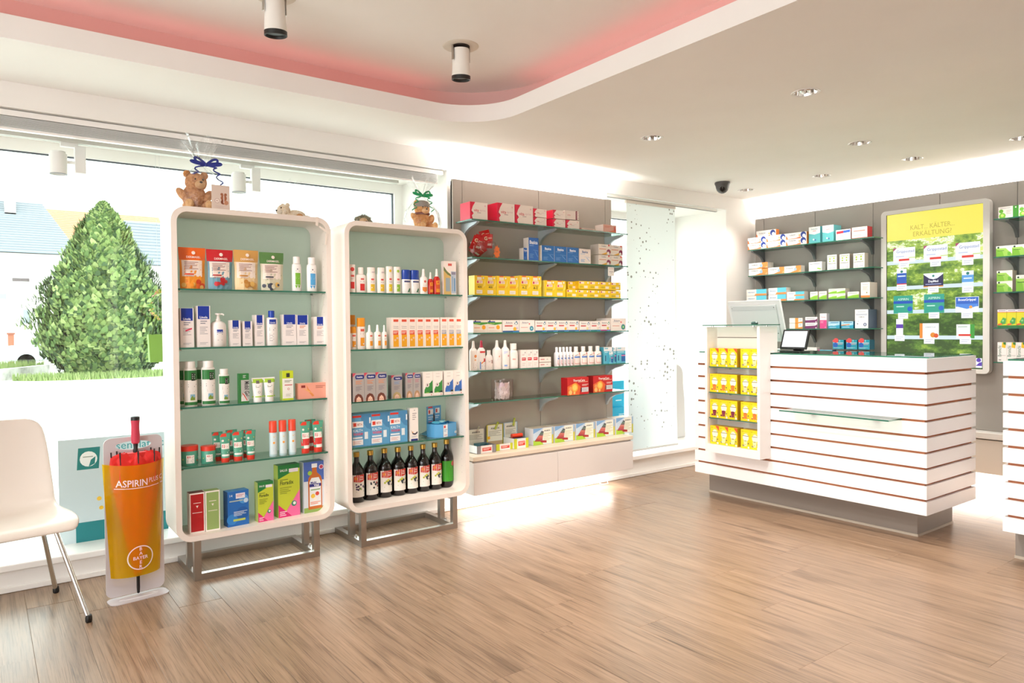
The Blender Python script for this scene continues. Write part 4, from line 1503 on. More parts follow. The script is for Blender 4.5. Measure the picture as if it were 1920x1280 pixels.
MB().lathe([(.010, .665), (.012, .675), (.009, .70), (.011, .72)], BLACK, 14, c=(0, -.037)).obj('runner', um)
for i in range(8):
    a = 2 * PI * i / 8
    x, y = .103 * math.cos(a), -.037 + .035 * math.sin(a)
    MB().tube([(x, y, .63), (x * 1.02, y, .69)], .0035, BLACK, 8).obj('rib_tip', um)


# ================================================================== GOODS ON THE SHELVES
def kit(*parts):
    """a blueprint: [(part name, mesh)] - a single part stands alone, several hang under an Empty"""
    return parts


def put(k, name, label, cat, loc, rz=0.0, group=None):
    if len(k) == 1:
        o = bpy.data.objects.new(name, k[0][1])
        COL.objects.link(o)
        o.location, o.rotation_euler = loc, (0, 0, rz)
    else:
        o = empty(name, loc, rz)
        for pn, me in k:
            c = bpy.data.objects.new(pn, me)
            COL.objects.link(c)
            c.parent = o
    return tag(o, label, cat, group)


class Shelf:
    """a shelf: where its goods' fronts stand, which way they face, how labels name it"""
    def __init__(s, axis, front, z, where, rz):
        s.axis, s.front, s.z, s.where, s.rz = axis, front, z, where, rz

    def span(s, xl, xr, py, front):
        a, b = at(xl, py, s.axis, front), at(xr, py, s.axis, front)
        return (a.x, b.x) if s.axis == 'Y' else (a.y, b.y)

    def loc(s, t, front, dz=0.0, back=0.0):
        return (t, front + back, s.z + dz) if s.axis == 'Y' else (front + back, t, s.z + dz)

    def run(s, build, n, xl, xr, top, desc, cat, name, depth=.06, base=None, dz=0.0, gap=.0012, back=0.0, rot=0.0, labels=None, w=None):
        """n equal things side by side between photo columns xl..xr, tops at photo row `top`"""
        front = s.front
        if base is not None:
            p = at(xl, base, 'Z', s.z)
            front = p.y if s.axis == 'Y' else p.x
        front += back
        a, b = s.span(xl, xr, top, front)
        h = at(xl, top, s.axis, front).z - s.z - dz
        step = (b - a) / n
        wid = abs(step) - gap
        d = depth if depth else wid
        k = build(wid, d, h)
        grp = None
        if n > 1:
            grp = (desc + 's on ' + s.where) if not labels else None
        for i in range(n):
            t = a + step * (i + .5)
            if labels:
                lb = labels[i]
            elif n > 1:
                lb = ordinal(i) + ' ' + desc + ' from left, ' + s.where
            else:
                lb = desc + ', ' + s.where
            put(k, name, lb, cat, s.loc(t, front, dz + .0004, d / 2), s.rz + rot, grp)
        return wid, h


# builders return kits; local front is -y, base at z = 0
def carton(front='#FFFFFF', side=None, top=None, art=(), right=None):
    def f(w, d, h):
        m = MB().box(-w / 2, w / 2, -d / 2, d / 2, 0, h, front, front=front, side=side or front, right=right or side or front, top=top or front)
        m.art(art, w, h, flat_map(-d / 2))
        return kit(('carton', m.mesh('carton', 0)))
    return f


def bottle(body='#FFFFFF', cap='#FFFFFF', prof=None, capz=(.84, 1), capr=.5, label=None, lz=(.1, .6), lspan=2.2, sy=1.0, art=(), lcol=None, rough=.3, nozzle=False, pump=False, neck=None, capcoat=.3):
    """round or oval bottle; prof = [(r fraction, z fraction)] up to the neck"""
    pf = prof or [(.9, 0), (1, .02), (1, .70), (.93, .76), (.6, .82), (.46, .84)]

    def f(w, d, h):
        R = w / 2
        s = min(1.0, d / w) if sy == 1.0 else sy
        mb = MB().lathe([(max(R * r, .0006), h * z) for r, z in pf], M(body, rough) if isinstance(body, str) else body, 22, sy=s)
        parts = [('body', mb.mesh('body'))]
        z0, z1 = capz[0] * h, capz[1] * h
        cm = M(cap, capcoat) if isinstance(cap, str) else cap
        c = MB()
        if pump:
            c.lathe([(R * capr, z0), (R * capr, z0 + .25 * (z1 - z0)), (R * .22, z0 + .3 * (z1 - z0)), (R * .16, z0 + .75 * (z1 - z0)), (R * .35, z0 + .8 * (z1 - z0)), (R * .35, z1), (.0005, z1)], cm, 18)
            c.tube([(0, 0, z1 - .1 * (z1 - z0)), (R * .55, -R * .2, z1 - .1 * (z1 - z0)), (R * .7, -R * .25, z1 - .25 * (z1 - z0))], R * .1, cm, 8)
            parts.append(('pump_head', c.mesh('pump_head')))
        elif nozzle:
            zz = z1 - z0
            c.lathe([(R * capr, z0), (R * capr, z0 + .12 * zz), (R * .36, z0 + .2 * zz), (R * .30, z0 + .62 * zz), (R * .27, z1 - .004), (R * .2, z1), (.0005, z1)], cm, 16)
            c.tube([(0, -R * .22, z0 + .8 * zz), (0, -R * .42, z0 + .8 * zz)], R * .07, cm, 8)
            parts.append(('spray_head', c.mesh('spray_head')))
        else:
            c.lathe([(R * capr, z0), (R * capr * 1.0, z1 - .05 * (z1 - z0)), (R * capr * .9, z1), (.0005, z1)], cm, 22, sy=s if capr > .8 else 1)
            parts.append(('cap', c.mesh('cap')))
        if art or lcol:
            lw = R * lspan
            lh = (lz[1] - lz[0]) * h
            l = MB()
            its = ([('r', 0, 0, 1, 1, lcol)] if lcol else []) + list(art)
            l.art(its, lw, lh, cyl_map(R + .0004, lz[0] * h, s))
            parts.append(('print_label', l.mesh('print_label', 0)))
        return kit(*parts)
    return f


def tube_(body, cap, art=(), seal=None, caph=.14):
    """squeeze tube standing on its cap"""
    def f(w, d, h):
        r = w * .36
        zc = h * caph
        n = 24
        rings = []
        for k in range(7):
            t = k / 6
            z = zc + (h - zc) * t
            rx, ry = r + (w / 2 - r) * t, max(r * max(0.0, 1 - t) ** .8, .0012)
            rings.append([(rx * math.cos(2 * PI * i / n), ry * math.sin(2 * PI * i / n), z) for i in range(n)])
        b = MB().loft(rings, M(body, .3))
        c = MB().lathe([(r * .98, 0), (r, zc * .1), (r * 1.01, zc)], M(cap, .35), 22)
        hh = h - zc

        def mp(x, z, o):
            t = min(max(z / hh, 0), 1)
            rx, ry = r + (w / 2 - r) * t, max(r * max(0.0, 1 - t) ** .8, .0012)
            q = max(-1, min(1, x / rx))
            return (x, -ry * math.sqrt(max(0, 1 - q * q)) - o, zc + z)
        mp.curved = True
        p = MB().art(art, w, hh, mp, .0006)
        if seal:
            p.box(-w / 2, w / 2, -.0018, .0018, h - .012, h + .0004, seal)
        return kit(('body', b.mesh('body')), ('cap', c.mesh('cap')), ('print_label', p.mesh('print_label', 0)))
    return f


def pouch(cols, art):
    def f(w, d, h):
        nx, nz = 11, 12

        def bulge(x, z):
            u, v = x / (w / 2), z / h
            return d * .5 * max(0, (1 - min(abs(u), 1.0) ** 2.5)) * max(0.0, 1 - max(v, 0.0) ** 2.2) ** .8 * (.75 + .25 * math.cos(u * 3 + v * 7)) + .002
        m = MB()

        def wd(v):
            return w / 2 * (.90 + .10 * (max(v, 0.0) ** 1.5) + .02 * math.sin(v * 9))
        for sgn in (-1, 1):
            rows = [[(wd(j / nz) * (-1 + 2 * i / nx), sgn * bulge(w / 2 * (-1 + 2 * i / nx) * .999, h * j / nz), h * j / nz) for i in range(nx + 1)] for j in range(nz + 1)]
            m.loft(rows, M(cols, .22), cap=False, closed=False)
        m.add([(-w * .45, -d * .38, 0), (w * .45, -d * .38, 0), (w * .45, d * .38, 0), (-w * .45, d * .38, 0)], [(0, 1, 2, 3)], M(cols, .22))

        def mp(x, z, o):
            v = z / h
            xx = x / (w / 2) * wd(v)
            return (xx, -bulge(x, z) - .0008 - o, z)
        mp.curved = True
        # art rects follow the bulge: cut into a grid
        p = MB()
        for q, it in enumerate(art):
            if it[0] == 'r':
                _, u0, v0, u1, v1, c = it
                k = 6
                g = [[mp(((u0 + (u1 - u0) * i / k) - .5) * w, (v0 + (v1 - v0) * j / k) * h, (.0012 + .0006 * q)) for i in range(k + 1)] for j in range(k + 1)]
                p.loft(g, c, cap=False, closed=False)
            else:
                p.art([it], w, h, mp, .0014 + .0006 * q)
        return kit(('pouch_body', m.mesh('pouch_body', 60)), ('print_label', p.mesh('print_label', 0)))
    return f


TXT = '#8C8A94'
W_ = '#F7F2EE'
# ------------------------------------------------------------------ left cabinet
C1 = [Shelf('Y', 3.838, z + .004, w, 0) for z, w in zip(CSH[0], ("left cabinet's top shelf", "left cabinet's second shelf", "left cabinet's third shelf", "left cabinet's fourth shelf"))]
C1.append(Shelf('Y', 3.838, CZ[0] + .027, "left cabinet's floor", 0))
s = C1[0]
for xl, xr, tp, nm, top, a2, a3 in ((336, 387, 462, 'orange', '#EE6A22', '#F39A2B', '#D9471F'), (388.5, 438.5, 466, 'red', '#C8232B', '#6F9FB0', '#B8322F'),
                                   (439.5, 486.5, 467, 'golden', '#D9A45A', '#F0D2A0', '#C98B3C'), (488.5, 534, 471.5, 'green', '#5E8A4E', '#D8D2B8', '#3C4150')):
    rg = random.Random(nm)
    ar = [('r', .0, 0, 1, .70, a2), ('r', .07, .30, .87, .69, '#F6E6DA')]
    for q in range(9):
        ar.append(('d', rg.uniform(.1, .9), rg.uniform(.04, .24), rg.uniform(.05, .12), rg.choice((a3, a2, top, '#F2C46A'))))
    ar += [('d', .52, .87, .07, '#F6E7DC'), ('t', 'DERMASEL', .52, .765, .05, '#F8E9DE', .56, .01), ('l', .16, .46, .70, .66, 5, '#A8847E'), ('r', .16, .335, .52, .37, a3)]
    s.run(pouch(top, ar), 1, xl, xr, tp, 'glossy %s bath salt pouch' % nm, 'pouch', 'salt_pouch', .05)
for xl, xr, tp, nm, col in ((548.5, 566.5, 480.5, 'green', '#7DB93A'), (576.5, 595, 482, 'blue', '#55A5DA')):
    s.run(bottle(W_, W_, [(.92, 0), (1, .02), (1, .70), (.9, .78), (.72, .80)], (.80, 1), .70, lz=(.04, .72), lspan=1.9, art=[
        ('r', .25, .22, .85, .72, col), ('l', .33, .45, .78, .56, 2, '#F4F8F4'), ('d', .5, .88, .07, '#6D5A66'), ('l', .3, .78, .75, .82, 1, TXT),
        ('p', [(.2, .2), (.35, .06), (.5, .2), (.65, .06), (.8, .2)], col)]), 1, xl, xr, tp, 'white spray can with %s label square' % nm, 'spray can', 'spray_can', .033)
s = C1[1]


def linola(txt2='#8C8A94', lw=.86, red=False):
    a = [('r', .5 - lw / 2, .68, .5 + lw / 2, .995, '#13349A'), ('t', 'Linola', .5, .725, .055, '#F7F7FA', lw * .92, .02), ('l', .25, .55, .75, .65, 2, txt2), ('l', .2, .30, .8, .50, 5, '#B9B2B4'), ('l', .2, .06, .8, .12, 2, '#B9B2B4')]
    if red:
        a.append(('p', [(.38, .40), (.86, .46), (.86, .50), (.38, .445)], '#D8425F'))
    return carton('#F4EAE6', '#E6DAD4', '#EFE6E2', a)


s.run(linola(red=True), 1, 337, 363, 577.5, 'first tall white skin care box with blue square', 'box', 'cream_box', .06)
s.run(linola(), 1, 368.6, 394, 573.3, 'tallest white skin care box with blue square', 'box', 'cream_box', .06)
s.run(bottle('#F6EFEA', '#F6EFEA', [(.95, 0), (1, .02), (1, .58), (.95, .66), (.8, .72), (.5, .76), (.34, .765)], (.765, 1), .33, pump=True, lz=(.14, .52), lspan=1.2, art=[
    ('r', .18, .70, .82, .98, '#13349A'), ('t', 'Linola', .5, .78, .14, '#F7F7FA', .56, .02), ('l', .2, .55, .8, .65, 1, TXT), ('l', .25, .1, .75, .2, 1, '#C0B8BA')]), 1, 396.5, 427.2, 587,
    'big white pump bottle with blue square', 'bottle', 'pump_bottle', .075)
for xl, xr, tp, ds in ((432, 451, 600.3, 'white skin care box right of the pump bottle'), (455, 473, 602, 'shortest white skin care box with blue square'), (477.5, 495.3, 590.4, 'slim white skin care box left of blue capped bottle')):
    s.run(linola(lw=.62), 1, xl, xr, tp, ds, 'box', 'cream_box', .05)
s.run(bottle('#F6F0EC', '#1440A8', [(.95, 0), (1, .02), (1, .70), (.93, .78), (.5, .815)], (.80, 1), .50, lz=(.05, .76), lspan=1.7, art=[
    ('r', .16, .80, .86, .985, '#13349A'), ('t', 'Linola', .5, .86, .06, '#F7F7FA', .5, .01), ('l', .16, .52, .75, .66, 2, '#77707A'), ('l', .16, .1, .6, .42, 6, '#BDB6B8')], sy=.7), 1, 499.6, 522.6, 582.3,
    'white lotion bottle with blue cap', 'bottle', 'lotion_bottle', .045)
s.run(linola(), 1, 530, 555.3, 589.5, 'white skin care box right of blue capped bottle', 'box', 'cream_box', .05)
s.run(linola('#E08A62'), 1, 555.9, 577.8, 590.5, 'skin care box with orange print lines', 'box', 'cream_box', .05)
s.run(linola('#E0A088', lw=.55), 1, 589, 610.6, 593.8, 'last white skin care box standing apart at right', 'box', 'cream_box', .05)
s = C1[2]
fb = bottle('#EEEAE4', '#F4EFEA', [(.93, 0), (1, .03), (1, .80), (.92, .845), (.7, .86)], (.85, 1), .76, lz=(.03, .80), lspan=2.4, lcol='#F4EFEA', art=[
    ('r', 0, .72, 1, 1, '#2B7A38'), ('r', 0, 0, 1, .09, '#2B7A38'), ('r', .5, .70, .80, .93, '#2A2826'), ('l', .54, .74, .76, .90, 3, '#D8D8D8'), ('l', .3, .50, .85, .62, 2, '#6E726C'), ('l', .36, .36, .8, .44, 2, '#B5B5AE'),
    ('r', .42, .14, .72, .31, '#8FC0DA'), ('p', [(.42, .14), (.72, .14), (.72, .24), (.62, .21), (.55, .28), (.42, .19)], '#7E9A3A')])
s.run(fb, 1, 345.5, 371, 678, 'left big rubbing spirit bottle with green bands', 'bottle', 'spirit_bottle', .05)
s.run(fb, 1, 379, 405.3, 676.7, 'right big rubbing spirit bottle with green bands', 'bottle', 'spirit_bottle', .05)
s.run(fb, 1, 411.2, 431.6, 692, 'small rubbing spirit bottle with green bands', 'bottle', 'spirit_bottle', .04)
s.run(fb, 1, 333, 357, 678.5, 'green banded bottle half hidden behind at far left', 'bottle', 'spirit_bottle', .05, back=.085)
s.run(fb, 1, 369, 394, 677, 'green banded bottle behind the two big ones', 'bottle', 'spirit_bottle', .05, back=.085)
s.run(carton('#BDBBB6', '#2E7D3C', '#2E7D3C', [('r', 0, .78, 1, 1, '#2E7D3C'), ('r', 0, 0, 1, .07, '#2E7D3C'), ('r', 0, 0, .2, 1, '#2E7D3C'), ('t', 'Mobil Gel', .78, .48, .16, '#33363A', .5, .015, -90), ('p', [(.2, .2), (.5, .35), (.95, .06), (.2, .06)], '#E4E2DD'), ('p', [(.25, .36), (.5, .3), (.85, .08), (.75, .08), (.45, .26)], '#D04A3A'), ('l', .4, .84, .7, .95, 3, '#D5DAD4')]), 1, 447.5, 466.8, 700.6,
      'green and grey gel box with sideways lettering', 'box', 'gel_box', .03)
tb_ = tube_('#F4F0EC', '#F6F3F0', [('r', 0, .74, 1, .94, '#A4C93A'), ('r', .36, .70, .64, .86, '#6E6A60'), ('l', .3, .48, .72, .60, 2, '#8A9478'), ('d', .56, .26, .10, '#6E7A70'), ('d', .56, .26, .07, '#F4F0EC'), ('r', 0, 0, 1, .06, '#A4C93A')], '#F3F0EE', .2)
s.run(tb_, 2, 472.8, 516.9, 709, 'white foot cream tube with lime band', 'tube', 'cream_tube', .03)
s.run(carton('#F2F0E8', '#B9CE55', '#CBD93C', [('r', 0, .74, 1, 1, '#C9DA2E'), ('r', 0, 0, 1, .06, '#C9DA2E'), ('r', .36, .78, .68, .92, '#33342E'), ('l', .2, .60, .85, .68, 2, '#8D9278'), ('r', .2, .50, .9, .53, '#C85A5A'), ('d', .55, .38, .10, '#C8564E'), ('d', .55, .38, .06, '#F2F0E8'), ('l', .3, .12, .8, .22, 3, '#C8C4B4')], '#B9CE55'), 1, 529, 549.7, 695.5,
      'tall lime and white carton', 'box', 'cream_box', .045)
s.run(carton('#EFA58F', '#E08E76', '#F0B09A', [('r', .10, .72, .24, .88, '#8C2E28'), ('l', .60, .64, .94, .84, 2, '#B4705E'), ('p', [(.26, .95), (.36, .62), (.55, .18), (.48, .12), (.33, .5)], '#E8904E'), ('p', [(.12, .72), (.32, .58), (.52, .3), (.35, .44)], '#F0B070')]), 1, 559, 613, 719.5,
      'flat salmon pink carton lying at right', 'box', 'stocking_box', .05)
s = C1[3]
jar = bottle('#4FA086', '#E23D2A', [(.95, 0), (1, .04), (1, .74), (.96, .76)], (.74, 1), 1.02, lz=(.08, .66), lspan=2.4, art=[
    ('r', .28, .1, .66, .80, '#F2EEE6'), ('r', .34, .55, .46, .72, '#D03A2A'), ('l', .48, .58, .64, .70, 2, '#B0645A'), ('l', .32, .16, .60, .44, 3, '#5FB0A0'), ('d', .12, .45, .03, '#E8C25A'), ('d', .84, .3, .04, '#E2583A'), ('d', .93, .55, .03, '#F2EEE6')])
s.run(jar, 1, 340.5, 375, 838, 'wide green cream jar with red lid', 'jar', 'cream_jar', None)
s.run(jar, 1, 379.3, 407.6, 838.2, 'smaller green cream jar with red lid', 'jar', 'cream_jar', None)
hb = [('r', .05, .86, .6, .99, '#E23D2A'), ('d', .26, .70, .10, '#F3EDE4'), ('d', .78, .72, .05, '#E7C65A'), ('r', .14, .36, .80, .58, '#F5EEE6'), ('r', .19, .41, .38, .54, '#C4322A'), ('l', .44, .42, .76, .54, 2, '#C98A80')]
gtube = tube_('#56A488', '#E23D2A', hb + [('l', .16, .18, .80, .32, 2, '#D9EFE6'), ('r', .16, .07, .82, .15, '#F2F2EC')], '#4C9A80', .15)
for (xl, xr, tp), ds in zip(((412.4, 434.2, 813.5), (435.8, 458.4, 810.5), (460.8, 481, 808)), ('left', 'middle', 'right')):
    s.run(gtube, 1, xl, xr, tp, ds + ' green hand cream tube of front row', 'tube', 'cream_tube', .03)
for xl, xr, tp, ds in ((398, 419, 811, 'left'), (424, 446, 807, 'middle'), (454, 474, 807, 'right')):
    s.run(gtube, 1, xl, xr, tp, ds + ' green hand cream tube of rear row', 'tube', 'cream_tube', .03, back=.06)
s.run(bottle('#BFD9DC', '#EA4A2E', [(.95, 0), (1, .03), (1, .66), (.98, .68)], (.68, 1), 1.0, lz=(.06, .66), lspan=2.3, lcol='#D9E9EC', art=[
    ('d', .5, .56, .16, '#F0E6D8'), ('d', .46, .55, .12, '#F0A23C'), ('l', .4, .78, .62, .88, 2, '#E8C36A'), ('l', .36, .14, .8, .36, 3, '#AAC6CC')]), 3, 504.5, 558.5, 790.5,
      'slim pale blue roll-on with orange cap', 'bottle', 'roll_on', None, gap=.012)
rtube = tube_('#56A488', '#E23D2A', hb + [('r', .08, .10, .88, .36, '#D83430'), ('l', .14, .18, .82, .32, 2, '#F6E2DC'), ('r', .14, .0, .84, .12, '#F2F0EA')], '#4C9A80', .15)
for (xl, xr, tp), ds in zip(((563.9, 583.8, 791.3), (586.9, 607.5, 789.8)), ('left', 'right')):
    s.run(rtube, 1, xl, xr, tp, ds + ' green tube with red band in front', 'tube', 'cream_tube', .03)
s.run(rtube, 1, 573, 593, 787.5, 'green tube with red band standing behind two others', 'tube', 'cream_tube', .03, back=.06)
s = C1[4]
nv = lambda c: [('r', .07, .035, .93, .965, c), ('l', .25, .73, .75, .76, 1, '#F2E8E0'), ('p', [(.42, .68), (.58, .68), (.5, .62)], '#F6EEE6'), ('r', .18, .50, .82, .512, '#F2E6DE')]
s.run(carton('#F3ECE4', '#E9E0D6', '#7C201E', nv('#B0171C')), 1, 354.8, 383.6, 926, 'dark red carton with cream edges in front', 'box', 'drops_box', .055, base=1001.5)
s.run(carton('#F3ECE4', '#E9E0D6', '#7C201E', nv('#B0171C')), 1, 354.8, 383.6, 925.5, 'dark red carton with cream edges standing behind', 'box', 'drops_box', .055, base=1001.5, back=.06)
s.run(carton('#F3ECE4', '#E9E0D6', '#9DB06C', nv('#93AC66')), 1, 384.6, 412, 921.5, 'sage green carton with cream edges', 'box', 'drops_box', .055, base=997)
s.run(carton('#2069B8', '#12417E', '#3F86C6', [('d', .2, .2, .25, '#2E82CC'), ('d', .7, .35, .3, '#1B5CA8'), ('d', .75, .75, .22, '#4E9AD8'), ('t', '14', .16, .88, .07, '#DDEBF6', .2, .01), ('r', .38, .78, .82, .93, '#E9E4EC'), ('l', .42, .82, .78, .90, 2, '#C98A9A'), ('l', .08, .68, .72, .75, 1, '#B6C4B8'), ('d', .86, .70, .11, '#C8DDF0'), ('l', .28, .28, .92, .42, 4, '#CFE0F2'), ('r', .25, .14, .82, .20, '#B9C95A')]), 1, 424.5, 466, 923, 'blue mottled carton with white sticker', 'box', 'mineral_box', .06, base=989, rot=.10)
fl = lambda: [('r', 0, .82, 1, 1, '#1E7A3A'), ('p', [(0, .72), (1, .93), (1, .80), (0, .66)], '#C4CE3A'), ('p', [(0, .83), (1, .96), (1, .8), (0, .70)], '#1E7A3A'), ('p', [(0, .74), (1, .92), (1, .5), (0, .5)], '#C4CE3A'),
              ('t', 'SALUS', .26, .90, .045, '#EAF2EA', .34, .02), ('r', .50, .85, .93, .92, '#EFE6EE'), ('t', 'Floradix', .40, .66, .075, '#3A4A22', .62, .02), ('l', .08, .44, .62, .58, 4, '#8E9A30'), ('l', .08, .70, .45, .735, 1, '#7E8A2E'),
              ('p', [(0, .25), (.62, 0), (0, 0)], '#D92872'), ('p', [(.36, .11), (.62, .0), (1, 0), (1, .50)], '#EE6FA4'), ('d', .72, .24, .125, '#3A8A6E'), ('d', .74, .245, .07, '#EEF2EC'), ('l', .06, .02, .38, .12, 3, '#F6D6E4')]
s.run(carton('#C4CE3A', '#B3C06A', '#1E6A34', fl()), 1, 482, 512, 905, 'smaller lime and pink tonic carton with green top', 'box', 'tonic_box', .05, base=979.5, rot=.06)
s.run(carton('#C4CE3A', '#A9BC4A', '#1E6A34', fl()), 1, 519.5, 561.4, 873.5, 'larger lime and pink tonic carton with green top', 'box', 'tonic_box', .06, base=971.5, rot=.06)
s.run(carton('#D6DDE4', '#C7C9D2', '#6E8AA0', [('r', 0, .62, 1, 1, '#4A68B4'), ('r', 0, 0, 1, .10, '#8FAE5A'), ('p', [(.2, .06), (.85, .06), (.85, .62), (.80, .70), (.62, .78), (.60, .90), (.40, .90), (.38, .78), (.22, .68), (.2, .62)], '#C46A2A'),
      ('r', .37, .88, .63, .96, '#F0F2F4'), ('p', [(.26, .12), (.80, .12), (.80, .58), (.7, .68), (.36, .68), (.26, .6)], '#E8ECEE'), ('r', .26, .50, .80, .56, '#2A2F86'), ('t', 'Multi', .45, .585, .045, '#2A2F86', .36, .03), ('t', 'Vital', .58, .53, .045, '#F4F6FA', .3, .03), ('d', .42, .32, .10, '#F0C84A'), ('d', .62, .36, .09, '#D84A3A'), ('d', .52, .26, .08, '#F2EEE2'), ('l', .3, .15, .76, .21, 2, '#E8845A'), ('l', .32, .42, .76, .46, 1, '#6FA04A'),
      ('d', .82, .88, .11, '#E8D8E0'), ('d', .82, .88, .08, '#C03A5A'), ('d', .28, .78, .10, '#9CC84A')]), 1, 568, 609, 867.5, 'blue tonic carton picturing an amber bottle', 'box', 'tonic_box', .07, base=963, rot=.04)

# ------------------------------------------------------------------ right cabinet
C2 = [Shelf('Y', 3.838, z + .004, w, 0) for z, w in zip(CSH[1], ("right cabinet's top shelf", "right cabinet's second shelf", "right cabinet's third shelf", "right cabinet's fourth shelf"))]
C2.append(Shelf('Y', 3.838, CZ[0] + .027, "right cabinet's floor", 0))
s = C2[0]


def sunb(col, dot=None, capr=.86, sy=.62):
    a = [('r', .34, .50, .72, .57, '#DC5A50'), ('l', .3, .40, .76, .45, 1, '#B0AEB6'), ('r', .28, .06, .82, .34, col), ('d', .42, .2, .08, '#F7E9DC')]
    if dot:
        a.append(('d', .5, .86, .20, dot))
    else:
        a += [('l', .42, .80, .9, .86, 2, '#B59AAE')]
    return bottle('#F8EDE4', '#F8EDE4', [(.95, 0), (1, .02), (.96, .40), (1, .60), (.97, .74), (.90, .76)], (.76, 1), capr, lz=(.02, .97), lspan=1.7, art=a, sy=sy)


s.run(carton('#F8EDE4', '#F0E2D8', '#F8EDE4', [('d', .5, .83, .36, '#D8433A'), ('r', .2, .56, .82, .63, '#DC5A50'), ('l', .2, .46, .8, .53, 2, '#C9B6B0'), ('r', .15, .14, .85, .38, '#D8332E')]), 1, 655.2, 665.8, 495.4, 'narrow white carton with red disc', 'box', 'sun_lotion_box', .04)
s.run(bottle('#F8EDE4', '#F8EDE4', [(.95, 0), (1, .02), (.97, .45), (1, .62), (.9, .69), (.55, .73)], (.73, 1), .5, lz=(.02, .66), lspan=1.6, sy=.6, art=[('r', .34, .76, .74, .86, '#DC5A50'), ('l', .28, .62, .78, .68, 1, '#B0AEB6'), ('r', .26, .1, .82, .52, '#D8332E')]), 1, 668.3, 688, 500.7, 'white sun lotion bottle with red square', 'bottle', 'sun_lotion', .03)
s.run(sunb('#E8BE2E'), 1, 689, 706.3, 500.6, 'first white sun lotion bottle with yellow square', 'bottle', 'sun_lotion', .03)
s.run(sunb('#E8BE2E'), 1, 708, 724, 501.2, 'second white sun lotion bottle with yellow square', 'bottle', 'sun_lotion', .03)
s.run(sunb('#E8CC2E', '#EFC62B', .95), 1, 725, 738.6, 499, 'white sun lotion with yellow dot and square', 'bottle', 'sun_lotion', .03)
s.run(sunb('#8FBF3A', '#A8C93A', .95), 1, 739.4, 753.4, 499.8, 'white sun lotion with green dot and square', 'bottle', 'sun_lotion', .03)
deo = bottle('#F4EFEA', '#1E429E', [(.95, 0), (1, .02), (1, .58), (.98, .60)], (.58, 1), .97, lz=(.03, .56), lspan=1.8, sy=.65, art=[('r', .1, .84, .95, .97, '#4A4E78'), ('l', .15, .55, .85, .78, 3, '#C2B8BC'), ('p', [(.5, .08), (.9, .08), (.9, .4), (.72, .36)], '#2E6A46'), ('d', .82, .16, .05, '#F4EFEA')])
s.run(deo, 2, 755, 787.8, 505.2, 'white deodorant bottle with blue domed cap', 'bottle', 'deodorant', .032)
s.run(bottle('#F8EFE8', '#F8EFE8', [(.95, 0), (1, .02), (1, .55), (.9, .64), (.5, .70)], (.70, 1), .42, nozzle=True, lz=(.03, .62), lspan=1.7, sy=.7, art=[('d', .52, .80, .16, '#D8604E'), ('p', [(.15, .2), (.5, .08), (.88, .2), (.88, .42), (.15, .42)], '#E98A3E'), ('l', .3, .5, .8, .64, 2, '#D8B9A8')]), 1, 788.2, 803.3, 503.6, 'white spray bottle with orange patch', 'spray bottle', 'spray_bottle', .028)
redb = bottle('#C3251E', '#F6ECE4', [(.95, 0), (1, .02), (1, .56), (.85, .64), (.5, .70)], (.70, 1), .45, nozzle=True, lz=(.03, .58), lspan=1.8, sy=.7, art=[('r', .2, .1, .84, .92, '#E8942A'), ('r', .24, .34, .80, .64, '#C8281E'), ('d', .52, .80, .12, '#C8281E')], rough=.15)
s.run(redb, 1, 803.6, 813.8, 510, 'small red insect spray with white head', 'spray bottle', 'spray_bottle', .022)
s.run(redb, 1, 814.2, 826.8, 503.5, 'tall red insect spray with white head', 'spray bottle', 'spray_bottle', .026)
s.run(carton('#F5E6DC', '#E6D6CC', '#F5E6DC', [('r', .35, .86, .66, .93, '#D85C50'), ('p', [(0, .0), (.6, .0), (.55, .62), (.2, .72), (0, .8)], '#D8B26A'), ('p', [(0, .72), (.3, .60), (.7, .52), (.7, .56), (.3, .68), (0, .84)], '#6E7A4A'),
      ('r', .58, .04, .98, .70, '#B9C2CC'), ('r', .64, .1, .74, .55, '#8FA4BA'), ('r', .80, .1, .92, .5, '#6F95B6'), ('r', .62, .60, .95, .68, '#8A8496'), ('r', .15, .1, .5, .5, '#9AA6A8')]), 1, 831.5, 855, 489, 'tall pale blister card at right end', 'pack', 'blister_pack', .03)
s = C2[1]
ORG = '#EE9A1E'
can = bottle('#F6EAE0', ORG, [(.97, 0), (1, .02), (1, .70), (.97, .72)], (.72, 1), .99, lz=(.04, .70), lspan=1.9, art=[('r', .3, .80, .8, .92, '#DC5A44'), ('l', .28, .64, .82, .76, 2, '#A8A0A0'), ('r', .28, .1, .84, .50, ORG), ('d', .68, .2, .10, '#F8EFE2')])
s.run(can, 1, 656.3, 670, 612.6, 'short white can with orange cap at far left', 'can', 'mousse_can', .03)
s.run(can, 1, 671, 686.4, 595.8, 'tall white can with orange cap', 'can', 'mousse_can', .032)
s.run(can, 1, 656.3, 668, 590.5, 'orange capped can half hidden in the corner behind', 'can', 'mousse_can', .03, back=.06)
lspr = bottle('#F8EEE4', '#F8F2EC', [(.95, 0), (1, .02), (1, .60), (.9, .68), (.5, .715)], (.715, 1), .42, nozzle=True, lz=(.03, .62), lspan=1.6, sy=.7, art=[('r', .4, .82, .85, .93, '#DC6A54'), ('l', .36, .60, .9, .72, 2, '#AAA2A6'), ('r', .4, .18, .92, .52, ORG)])
for (xl, xr, tp), ds in zip(((687.2, 701.2, 609.2), (702.4, 716.4, 608.8), (717, 727, 609.2)), ('left', 'middle', 'right')):
    s.run(lspr, 1, xl, xr, tp, ds + ' white lice spray bottle with orange square', 'spray bottle', 'spray_bottle', .026)
